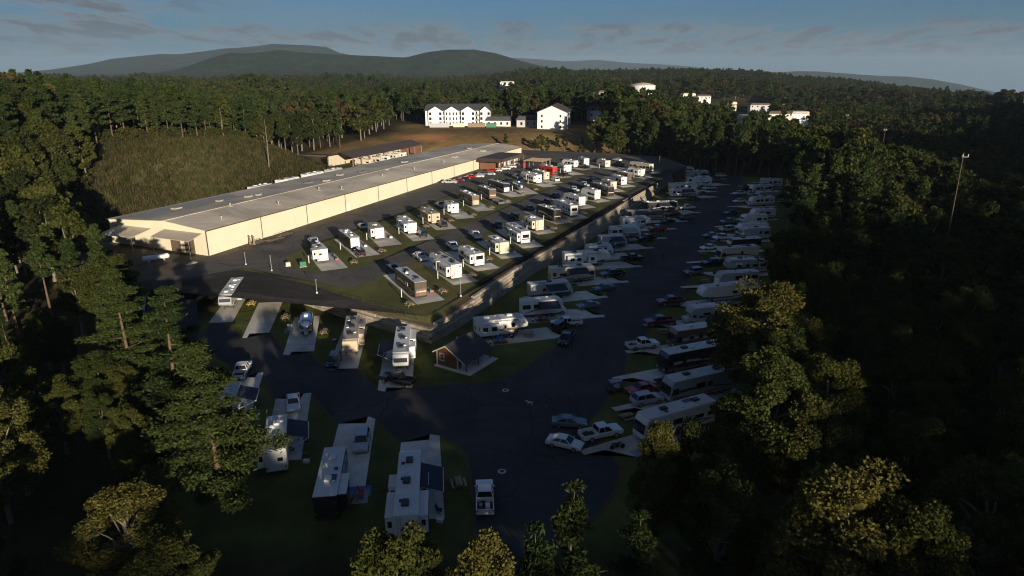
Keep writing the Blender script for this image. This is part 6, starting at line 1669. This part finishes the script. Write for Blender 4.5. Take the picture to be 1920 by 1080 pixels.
# ------------------------------------------------------------------ trees
def unit(v): return v / np.maximum(np.linalg.norm(v, axis=-1, keepdims=True), 1e-9)
def leaf_quads(rs, C, size, aspect=1.5, up=0.3):
    n = len(C); a = unit(rs.normal(size=(n, 3))); b = rs.normal(size=(n, 3)); b = unit(b - a * np.sum(a * b, 1, keepdims=True))
    s = size * rs.uniform(0.6, 1.4, (n, 1)); a = a * s * aspect * 0.5; b = b * s * 0.5
    return np.stack([C - a - b * 0.6, C + a * 0.2 - b, C + a + b * 0.4, C - a * 0.2 + b], 1)
def limb_mesh(name, segs, m, n=6):
    mb = MB()
    for p0, p1, r0, r1 in segs: mb.tube(p0, p1, r0, r1, n=n, cap=False)
    return mb.mesh(name, m, smooth=True)
def broadleaf(seed, h, cr, nleaf, ls, m, bark='bark_grey', base=0.28, K=46, limbs=9, clump=0.36):
    rs = np.random.RandomState(seed); segs = []
    lean = rs.uniform(-0.05, 0.05, 2)
    top = np.array((lean[0] * h, lean[1] * h, h * 0.82)); r0 = 0.018 * h + 0.06
    pts = [np.array((0, 0, -0.5)), np.array((lean[0] * h * 0.2, lean[1] * h * .2, h * 0.25)), np.array((lean[0] * h * 0.5 + rs.uniform(-.3, .3), lean[1] * h * .5, h * 0.52)), top]
    for i in range(3): segs.append((pts[i], pts[i + 1], r0 * (1 - i * 0.3), r0 * (1 - (i + 1) * 0.3)))
    cz = h * (base + 1) / 2 + 0.02 * h; rz = h * (1 - base) / 2
    cl = []
    for i in range(K):
        u = unit(rs.normal(size=3)); rr = rs.uniform(0.45, 1.0) ** 0.5
        p = np.array((u[0] * cr, u[1] * cr, u[2] * rz)) * rr; t = (p[2] / rz)
        p[:2] *= (1.0 - 0.32 * max(0, t)) * rs.uniform(0.75, 1.12); p = p + np.array((top[0] * .6, top[1] * .6, cz))
        cl.append(p)
    cl = np.array(cl)
    for i in range(min(limbs, K)):
        p = cl[i]; s0 = pts[1] + (pts[3] - pts[1]) * rs.uniform(0.1, 0.75); s0[2] = min(s0[2], p[2] - 0.08 * h)
        mid = s0 * 0.45 + p * 0.55 + np.array((0, 0, 0.03 * h)); segs.append((s0, mid, r0 * 0.38, r0 * 0.22)); segs.append((mid, p, r0 * 0.22, r0 * 0.06))
    w = rs.uniform(0.5, 1.5, K); idx = rs.choice(K, nleaf, p=w / w.sum())
    rad = (cr * clump) * rs.uniform(0.6, 1.25, K)
    d = unit(rs.normal(size=(nleaf, 3))); d[:, 2] = d[:, 2] * 0.75 + 0.1
    C = cl[idx] + d * (rad[idx, None] * rs.uniform(0.35, 1.0, (nleaf, 1)) ** 0.6)
    return limb_mesh('trunk', segs, bark), mesh_quads('crown', leaf_quads(rs, C, ls), m)
def pine(seed, h, cr, nleaf, ls, m='needles', base=0.4, whorls=16, bark='bark_pine', droop=0.1, tuft=1.0):
    rs = np.random.RandomState(seed); segs = []; r0 = 0.014 * h + 0.05
    bend = rs.uniform(-0.25, 0.25, 2)
    def ax(t): return np.array((bend[0] * t * t * 2, bend[1] * t * t * 2, h * t))
    for i in range(5): segs.append((ax(i / 5) - (np.array((0, 0, .5)) if i == 0 else 0), ax((i + 1) / 5), r0 * (1 - i * 0.19), r0 * (1 - (i + 1) * 0.19)))
    Cs, Ws = [], []
    for wv in range(whorls):
        t = base + (0.985 - base) * (wv + rs.uniform(-.3, .3)) / (whorls - 1); f = (t - base) / (1 - base)
        rl = cr * (min(1.0, 0.6 + f * (1.4 if tuft == 1.0 else 2.2)) * max(0.0, 1 - max(0, f)) ** (0.62 if tuft == 1.0 else 0.85) + 0.06)
        nb = rs.randint(3, 6)
        for b in range(nb):
            a = rs.uniform(0, 2 * math.pi); L = rl * rs.uniform(0.4, 1.25)
            p0 = ax(max(0, min(1, t))); e = p0 + np.array((math.cos(a) * L, math.sin(a) * L, L * (0.18 - droop + rs.uniform(-0.1, 0.2))))
            if L > cr * 0.3: segs.append((p0, p0 + (e - p0) * 0.8, r0 * 0.22, r0 * 0.06))
            k = max(2, int(L / cr * 6)); 
            for q in range(k):
                g = 0.3 + 0.7 * (q + rs.uniform(0, 1)) / k
                Cs.append(p0 + (e - p0) * g + rs.normal(size=3) * 0.05 * L); Ws.append((0.10 * cr + 0.07 * L) * tuft)
    Cs, Ws = np.array(Cs), np.array(Ws); idx = rs.randint(0, len(Cs), nleaf)
    d = rs.normal(size=(nleaf, 3)) * np.array((0.72, 0.72, 0.26))
    C = Cs[idx] + d * Ws[idx, None]
    return limb_mesh('trunk', segs, bark), mesh_quads('crown', leaf_quads(rs, C, ls, 2.2 if ls > 0.3 else 3.4), m)

HERO = {'b0': broadleaf(1, 16, 4.6, 52000, 0.16, 'leaves_autumn', K=110, limbs=34, base=0.14, clump=0.26), 'b1': broadleaf(2, 16, 4.2, 40000, 0.16, 'leaves_green', K=90, limbs=26, base=0.16, clump=0.27), 'b2': broadleaf(3, 16, 4.6, 50000, 0.155, 'leaves_autumn', K=105, limbs=38, base=0.1, clump=0.25),
        'p0': pine(4, 20, 6.0, 52000, 0.12, base=0.13, whorls=18, tuft=0.7), 'p1': pine(5, 20, 4.8, 42000, 0.12, base=0.16, whorls=18, tuft=0.7), 'p2': pine(6, 16, 3.4, 22000, 0.13, base=0.1, whorls=16, droop=0.2, tuft=0.8)}
MID = {'b': [broadleaf(11, 18, 4.8, 4940, 0.44, 'leaves_green', K=38, limbs=6), broadleaf(12, 18, 4.3, 4560, 0.44, 'leaves_dark', K=34, limbs=6), broadleaf(13, 18, 5.0, 4750, 0.44, 'leaves_rust', K=36, limbs=7), broadleaf(14, 18, 4.5, 4750, 0.44, 'leaves_green', K=30, limbs=7, base=0.4), broadleaf(15, 18, 4.6, 4560, 0.44, 'leaves_autumn', K=36, limbs=6), broadleaf(16, 18, 4.6, 4560, 0.44, 'leaves_yellow', K=36, limbs=6)],
       'p': [pine(21, 22, 3.9, 4370, 0.44, base=0.45), pine(22, 22, 3.4, 3800, 0.44, base=0.55), pine(23, 22, 4.4, 4750, 0.44, base=0.38), pine(24, 22, 3.0, 3420, 0.44, base=0.3, whorls=18)]}
def plant(name, protos, x, y, h, h0, rz, label, cat, group=None, sw=1.0, zoff=0.0):
    t = empty(name, (x, y, tz(x, y) + zoff), rz); s = h / h0; t.scale = (s * sw, s * sw, s)
    obj('trunk', protos[0], t); obj('crown', protos[1], t); tag(t, label, cat, group); return t
heroes = [
    ('broadleaf_tree', 'b0', 34.5, 85, 18.7, 1.25, 'large yellow-green tree standing alone in evening light beside the right campers'),
    ('broadleaf_tree', 'b2', 28.0, 64.0, 17.4, 1.2, 'broad sunlit autumn tree covering the ends of the near right campers'),
    ('broadleaf_tree', 'b0', 31.0, 60, 14.8, 1.0, 'tall golden tree just right of the broad autumn tree'),
    ('broadleaf_tree', 'b1', 18.0, 56.0, 14.6, 0.75, 'slim light-tipped tree below the white class A motorhome'),
    ('broadleaf_tree', 'b2', 14.0, 55, 14.2, 0.65, 'thin pale-tipped tree beside the motorbike pad'),
    ('broadleaf_tree', 'b1', 18.0, 49, 13.5, 1.1, 'dim green tree under the broad autumn tree at the bottom'),
    ('broadleaf_tree', 'b0', 26.0, 43.5, 17.2, 1.2, 'sunlit round-topped tree at the bottom right'),
    ('broadleaf_tree', 'b1', 30.0, 41.5, 16.0, 1.0, 'pale sunlit tree at the bottom right, right of its round twin'),
    ('pine_tree', 'p2', 4.4, 43, 16.2, 1.0, 'ragged young conifer rising at the bottom centre right'),
    ('pine_tree', 'p2', 1.9, 38.5, 15.8, 1.0, 'ragged young conifer cut by the bottom edge near the centre'),
    ('pine_tree', 'p2', 10.0, 43, 14.0, 1.0, 'shaded young conifer at the bottom between bright trees'),
    ('broadleaf_tree', 'b1', -7.6, 37.5, 16.9, 0.8, 'bright yellow-green treetop poking in at the bottom left of centre'),
    ('broadleaf_tree', 'b0', -1.9, 36, 16.6, 0.7, 'bright yellow-green treetop at the bottom edge below the white pickup'),
    ('pine_tree', 'p0', -31.5, 62, 20.0, 1.15, 'big sunlit pine with spreading boughs beside the front row'),
    ('pine_tree', 'p1', -42.5, 76, 21.0, 1.25, 'tall pine behind the big sunlit pine'),
    ('pine_tree', 'p1', -52.5, 84, 20.5, 1.3, 'tall pine with bare lower trunk at left of the ramp'),
    ('pine_tree', 'p0', -59.0, 97, 18.0, 1.0, 'dark pine beside the shaded ramp'),
    ('broadleaf_tree', 'b1', -71.0, 112, 15.5, 1.2, 'round green tree in front of the shaded warehouse yard'),
    ('broadleaf_tree', 'b1', -66.0, 106, 13.0, 1.1, 'smaller round green tree left of the ramp'),
    ('broadleaf_tree', 'b2', -53.5, 60, 15.5, 0.95, 'dim rust tree at the left edge of the picture'),
    ('broadleaf_tree', 'b0', -60.5, 71, 16.5, 0.95, 'dim round tree at the left edge above the rust tree'),
    ('broadleaf_tree', 'b2', -34.5, 50, 11.3, 1.35, 'olive tree lit from behind at the bottom left'),
    ('broadleaf_tree', 'b0', -28.5, 45, 10.0, 1.2, 'small olive tree under the big sunlit pine'),
]
for i, (nm, k_, x, y, ztop, sw, lab) in enumerate(heroes):
    h0 = 20 if k_ in ('p0', 'p1') else 16
    g_ = tz(x, y); plant(nm, HERO[k_], x, y, ztop - g_, h0, i * 1.7, lab, 'tree', 'trees close to the camera', sw)
hero_xy = [(t[2], t[3]) for t in heroes]

OPENP = [(-92, 150), (-80, 128), (-72, 108), (-50, 97), (-46, 84), (-38, 72), (-27, 58), (-14, 51), (6, 50), (12, 62), (20, 68), (32, 82), (38, 94), (42, 104), (46, 113), (51, 124), (57, 137), (64, 148), (70, 160), (76, 180), (88, 205), (102, 240), (118, 278), (118, 300), (84, 304), (80, 333), (22, 356)]
OPENP += [tuple(BA + BU * 216 + BN * 50), tuple(BA + BU * 100 + BN * 44), tuple(BA - BU * 8 + BN * 44)]
FH = 0.775
cand = []
rs = np.random.RandomState(5)
def scan(x0, x1, y0, y1, sp, frame_margin):
    for gy_ in np.arange(y0, y1, sp):
        lim = gy_ * FH + frame_margin
        for gx_ in np.arange(max(x0, -lim), min(x1, lim), sp):
            cand.append((gx_ + rs.uniform(-.45, .45) * sp, gy_ + rs.uniform(-.45, .45) * sp, sp))
scan(-400, 400, 28, 350, 7.6, 70); scan(-500, 500, 350, 760, 10.0, 60); scan(-1100, 1200, 760, 1500, 17.0, 60); scan(-1900, 1700, 1500, 2350, 24.0, 60)
keep = []
for x, y, sp in cand:
    if in_poly(x, y, OPENP): continue
    dx, dy = x - BA[0], y - BA[1]; a = dx * BU[0] + dy * BU[1]; b = dx * BN[0] + dy * BN[1]; k = x / y
    if 38 < b < 97 + 3 * math.sin(a * .2) and max(-12, b - 46) < a < 124: continue
    if 38 < b < 88 and 124 <= a < 225: continue
    if -78 < x < -6 and 336 < y < 472: continue
    if -6 <= x < 60 and 372 < y < 474: continue
    if -100 < x < -60 and 312 < y < 345: continue
    if 0.325 < k < 0.435 and 420 < y < 662: continue
    if x < -40 and y < 108 and rs.rand() < 0.25: continue
    if 0.225 < k < 0.375 and 730 < y < 965: continue
    if abs(x - 165) < 24 and abs(y - 880) < 24: continue
    if abs(x - 84) < 26 and 715 < y < 762: continue
    if abs(x - 118) < 14 and 870 < y < 910: continue
    if abs(x + 8) < 30 and 1040 < y < 1112: continue
    if abs(x - 60) < 9 and 470 < y < 508: continue
    if y < 62 and any((x - hx) ** 2 + (y - hy) ** 2 < 60 for hx, hy in hero_xy): continue
    if any((x - hx) ** 2 + (y - hy) ** 2 < 22 for hx, hy in hero_xy): continue
    if y < 60 and -26 < x < 17: continue
    if y < 76 and x < 28 and x > 0: continue
    if y < 30 and abs(x) < 30: continue
    keep.append((x, y, sp, a, b, k))
keep.sort(key=lambda t: math.hypot(t[0], t[1]))
stuff = {'b': [], 'p': []}
nind = {'b': 0, 'p': 0}
WOODS = ('wood on the hill behind the warehouse', 'wood at the far end of the terrace', 'dark wood right of the park', 'wood left of the ramp')
special_yellow = False
for x, y, sp, a, b, k in keep:
    nz = math.sin(x * 0.045 + 1.1) * math.cos(y * 0.038) + rs.uniform(-.9, .9)
    zone = 3 if (x < -40 and y < 130) else (0 if b > 60 and x < 0 else (1 if y > 300 and x < 150 else 2))
    ppine = {0: 0.1, 1: 0.55, 2: 0.0, 3: 0.9}[zone]
    kind = 'p' if nz < ppine else 'b'
    g_ = tz(x, y)
    h = {0: 17.5, 1: 21.0, 2: 15.5, 3: 16.0}[zone] * rs.uniform(0.72, 1.15) * (1.12 if kind == 'p' else 1.0)
    if y > 1450: h *= 0.95
    if 0.165 < k < 0.212 and 560 < y < 900: h *= 0.5
    if 0.225 < k < 0.375 and 560 < y < 965: h *= 0.5
    if 0.32 < k < 0.44 and 400 < y < 662: h *= 0.5
    if -8 < x < 44 and 344 < y < 376: h = rs.uniform(7, 11)
    if zone == 2 and y < 120: h = rs.uniform(11.5, 15.5)
    if zone == 2 and 120 <= y < 330: h = rs.uniform(13, 19) + 9.0 * math.exp(-((x - 120) / 40) ** 2 - ((y - 235) / 50) ** 2)
    if zone == 3 and y < 110: h = rs.uniform(8, 11.5)
    inframe = abs(x) < y * FH + (9 if y < 150 else 3) and y > 27
    if inframe and y < 420 and nind[kind] < 285:
        nind[kind] += 1
        if kind == 'p':
            pr = MID['p'][rs.randint(0, 4)]; h0 = 22; nm = 'pine_tree'; lb = 'pine tree in the ' + WOODS[zone]
        else:
            j = rs.choice(5, p=[0.34, 0.26, 0.12, 0.2, 0.08]) if zone != 2 else rs.choice(5, p=[0.36, 0.38, 0.03, 0.17, 0.06])
            if not special_yellow and zone == 0 and -66 < x < -50 and y > 300: j = 5; special_yellow = True
            pr = MID['b'][j]; h0 = 18; nm = 'broadleaf_tree'; lb = ('green', 'dark green', 'rusty brown', 'high-crowned green', 'yellowing', 'bright yellow')[j] + ' broadleaf tree in the ' + WOODS[zone]
        if math.hypot(x, y) < 135:
            pr, h0 = (HERO[('p1', 'p2')[rs.randint(0, 2)]], 20) if kind == 'p' else (HERO['b1'], 16)
            if kind == 'b': lb = 'shaded green broadleaf tree close by in the ' + WOODS[zone]
        plant(nm, pr, x, y, h, h0, rs.uniform(0, 6.28), lb, 'tree', ('pines' if kind == 'p' else 'broadleaf trees') + ' of the ' + WOODS[zone], rs.uniform(0.85, 1.25))
    else:
        stuff[kind].append((x, y, g_ - 0.3, h, sp))
# wooded ridge behind the camera
for s_ in np.arange(-330, -165, 9.5):
    for q_ in np.arange(-190, 380, 9.5):
        s2, q2 = s_ + rs.uniform(-4, 4), q_ + rs.uniform(-4, 4); x, y = q2 * 0.906 - s2 * 0.423, q2 * 0.423 + s2 * 0.906
        stuff['b' if rs.rand() < 0.6 else 'p'].append((x, y, tz(x, y) - 0.3, rs.uniform(11, 17), 9.5))

# undergrowth along the wood edges
for _ in range(620):
    a_, b_ = rs.uniform(10, 128), rs.uniform(95, 108)
    if rs.rand() < 0.3: b_ = rs.uniform(48, 100); a_ = b_ - 48 - rs.uniform(0, 12)
    P = BA + BU * a_ + BN * b_; stuff['b'].append((P[0], P[1], tz(P[0], P[1]) - 0.4, rs.uniform(2.0, 5.5), 7.0))
for _ in range(260):
    x, y = rs.uniform(30, 150), rs.uniform(338, 350) + rs.uniform(0, 6); stuff['b'].append((x, y, tz(x, y) - 0.4, rs.uniform(2.0, 5.0), 7.0))
for _ in range(300):
    y = rs.uniform(70, 280); x = np.interp(y, [70, 84, 104, 124, 148, 180, 205, 240, 278], [26, 34, 43, 52, 65, 77, 89, 103, 119]) + rs.uniform(0, 9); stuff['b'].append((x, y, tz(x, y) - 0.4, rs.uniform(1.5, 4.0), 7.0))

for _ in range(230):
    b_ = rs.uniform(50, 97); a_ = rs.uniform(b_ - 44, 120); P = BA + BU * a_ + BN * b_
    if math.sin(P[0] * 0.13) + math.cos(P[1] * 0.11) + rs.uniform(-.6, .6) > 0.25: stuff['b'].append((P[0], P[1], tz(P[0], P[1]) - 0.3, rs.uniform(0.8, 2.6), 7.0))

# distant woodland: one mass, low-detail trees placed by geometry nodes
FAR = {'b': [broadleaf(31, 18, 5.2, 950, 1.0, 'leaves_green', K=22, limbs=2), broadleaf(32, 18, 5.0, 950, 1.0, 'leaves_dark', K=20, limbs=2), broadleaf(33, 18, 5.2, 950, 1.0, 'leaves_rust', K=20, limbs=2), broadleaf(34, 18, 5.0, 950, 1.0, 'leaves_green', K=18, limbs=2, base=0.15)],
       'p': [pine(41, 22, 4.0, 820, 1.0, base=0.35, whorls=10), pine(42, 22, 3.4, 820, 1.0, base=0.42, whorls=10), pine(43, 22, 4.2, 820, 1.0, base=0.3, whorls=10)]}
def join_meshes(t, c, name):
    bm = bmesh.new(); bm.from_mesh(t); n0 = len(bm.faces); bm.from_mesh(c); bm.faces.ensure_lookup_table()
    for f in bm.faces[n0:]: f.material_index = 1
    me = bpy.data.meshes.new(name); bm.to_mesh(me); bm.free(); me.materials.append(t.materials[0]); me.materials.append(c.materials[0]); return me
def scatter(name, pts, protos, h0, label, cat):
    pc = bpy.data.collections.new(name + '_kinds')
    for i, (t, c) in enumerate(protos):
        po = bpy.data.objects.new('%s_kind' % name, join_meshes(t, c, name)); pc.objects.link(po)
    P = np.array([p[:3] for p in pts]); n = len(P)
    me = bpy.data.meshes.new(name); me.vertices.add(n); me.vertices.foreach_set('co', P.astype(np.float32).ravel())
    r_ = np.random.RandomState(9)
    sc = me.attributes.new('tsize', 'FLOAT_VECTOR', 'POINT'); hh = np.array([p[3] for p in pts]) / h0; sp = np.array([p[4] for p in pts])
    wd = hh * r_.uniform(0.9, 1.3, n) * np.where(sp > 20, 1.9, np.where(sp > 14, 1.5, 1.0))
    sc.data.foreach_set('vector', np.stack([wd, wd, hh], 1).astype(np.float32).ravel())
    ro = me.attributes.new('trot', 'FLOAT_VECTOR', 'POINT'); ro.data.foreach_set('vector', np.stack([np.zeros(n), np.zeros(n), r_.uniform(0, 6.28, n)], 1).astype(np.float32).ravel())
    ki = me.attributes.new('tkind', 'INT', 'POINT'); ki.data.foreach_set('value', r_.randint(0, len(protos), n).astype(np.int32))
    o = obj(name, me); tag(o, label, cat, kind='stuff')
    ng = bpy.data.node_groups.new(name, 'GeometryNodeTree')
    ng.interface.new_socket(name='Geometry', in_out='INPUT', socket_type='NodeSocketGeometry'); ng.interface.new_socket(name='Geometry', in_out='OUTPUT', socket_type='NodeSocketGeometry')
    gi, go = ng.nodes.new('NodeGroupInput'), ng.nodes.new('NodeGroupOutput')
    ip = ng.nodes.new('GeometryNodeInstanceOnPoints'); ci = ng.nodes.new('GeometryNodeCollectionInfo')
    ci.inputs['Collection'].default_value = pc; ci.inputs['Separate Children'].default_value = True; ci.inputs['Reset Children'].default_value = True
    def named(nm, ty):
        a = ng.nodes.new('GeometryNodeInputNamedAttribute'); a.data_type = ty; a.inputs['Name'].default_value = nm; return a.outputs['Attribute']
    ip.inputs['Pick Instance'].default_value = True
    ng.links.new(gi.outputs[0], ip.inputs['Points']); ng.links.new(ci.outputs[0], ip.inputs['Instance']); ng.links.new(named('tkind', 'INT'), ip.inputs['Instance Index'])
    ng.links.new(named('trot', 'FLOAT_VECTOR'), ip.inputs['Rotation']); ng.links.new(named('tsize', 'FLOAT_VECTOR'), ip.inputs['Scale'])
    ng.links.new(ip.outputs[0], go.inputs[0])
    md = o.modifiers.new('trees', 'NODES'); md.node_group = ng
    return o
scatter('far_broadleaf_wood', stuff['b'], FAR['b'], 18, 'broadleaf woodland running away over the hills', 'woodland')
scatter('far_pine_wood', stuff['p'], FAR['p'], 22, 'pine woodland running away over the hills', 'woodland')
print('trees', nind, len(stuff['b']), len(stuff['p']))
# bare dead trunk standing in the left wood edge
dt = empty('dead_tree', (-97, 268, tz(-97, 268))); tag(dt, 'bare pale dead trunk standing at the edge of the hill wood', 'tree')
obj('trunk', limb_mesh('trunk', [((0, 0, -.5), (0.3, 0, 9), 0.3, 0.2), ((0.3, 0, 9), (0.2, 0.2, 19), 0.2, 0.05), ((0.3, 0, 10), (1.6, 0, 12), 0.08, 0.03), ((0.25, 0, 13), (-1.2, 0, 14.5), 0.07, 0.03)], 'bark_grey'), dt)
obj('branch', limb_mesh('branch', [((0.22, 0.1, 15), (1.1, 0.3, 16.6), 0.05, 0.02)], 'bark_grey'), dt)

# rough tall grass on the bank behind the warehouse: uncountable tufts
gp = []
rg = np.random.RandomState(3)
for _ in range(5200):
    a_, b_ = rg.uniform(0, 122), rg.uniform(47, 96)
    if a_ < b_ - 48: continue
    P = BA + BU * a_ + BN * b_; gp.append((P[0], P[1], tz(P[0], P[1]) - 0.05, rg.uniform(0.5, 1.6), 1.0))
def tuft(seed, m):
    r_ = np.random.RandomState(seed); n = 26; C = r_.normal(size=(n, 3)) * np.array((0.5, 0.5, 0.0)); d = r_.normal(size=(n, 3)) * 0.3 + np.array((0, 0, 1.0)); d = d * r_.uniform(0.5, 1.1, (n, 1)); s = unit(np.cross(d, r_.normal(size=(n, 3)))) * 0.07
    return mesh_np('stems', [(0, 0, 0), (0.01, 0, 0), (0, 0.01, 0)], [(0, 1, 2)], m), mesh_quads('blades', np.stack([C - s, C + s, C + d + s * 0.3, C + d - s * 0.3], 1), m)
leaf_mat('dry_grass', (0.055, 0.050, 0.021), (0.095, 0.078, 0.036)); leaf_mat('weed', (0.038, 0.046, 0.017), (0.062, 0.064, 0.024))
scatter('bank_grass', gp, [tuft(1, 'dry_grass'), tuft(2, 'weed'), tuft(3, 'dry_grass')], 1.0, 'rough dry grass covering the bank behind the warehouse', 'grass')

# back road beyond the bank
br = MB(); ribbon(br, [(x, 322 + (x + 104) * 0.36, tz(x, 322 + (x + 104) * 0.36) + 0.5) for x in (-112, -104, -96, -88, -80, -72, -64)], 6.5, 1.5)
tag(obj('back_road', br.mesh('back_road', 'asphalt')), kind='structure')

# ------------------------------------------------------------------ evening haze
hz = MB().box(-17500, 17500, -1000, 20500, -1300, 430).mesh('haze', None)
hm = bpy.data.materials.new('haze'); hm.use_nodes = True; hn = hm.node_tree; hn.nodes.clear()
ho = hn.nodes.new('ShaderNodeOutputMaterial'); pv = hn.nodes.new('ShaderNodeVolumePrincipled')
pv.inputs['Color'].default_value = (0.55, 0.72, 0.92, 1.0); pv.inputs['Density'].default_value = 0.000038; pv.inputs['Anisotropy'].default_value = 0.0
hn.links.new(pv.outputs[0], ho.inputs['Volume']); hz.materials.append(hm)
hob = obj('haze', hz); tag(hob, 'pale evening haze over the valley', 'haze', kind='stuff')
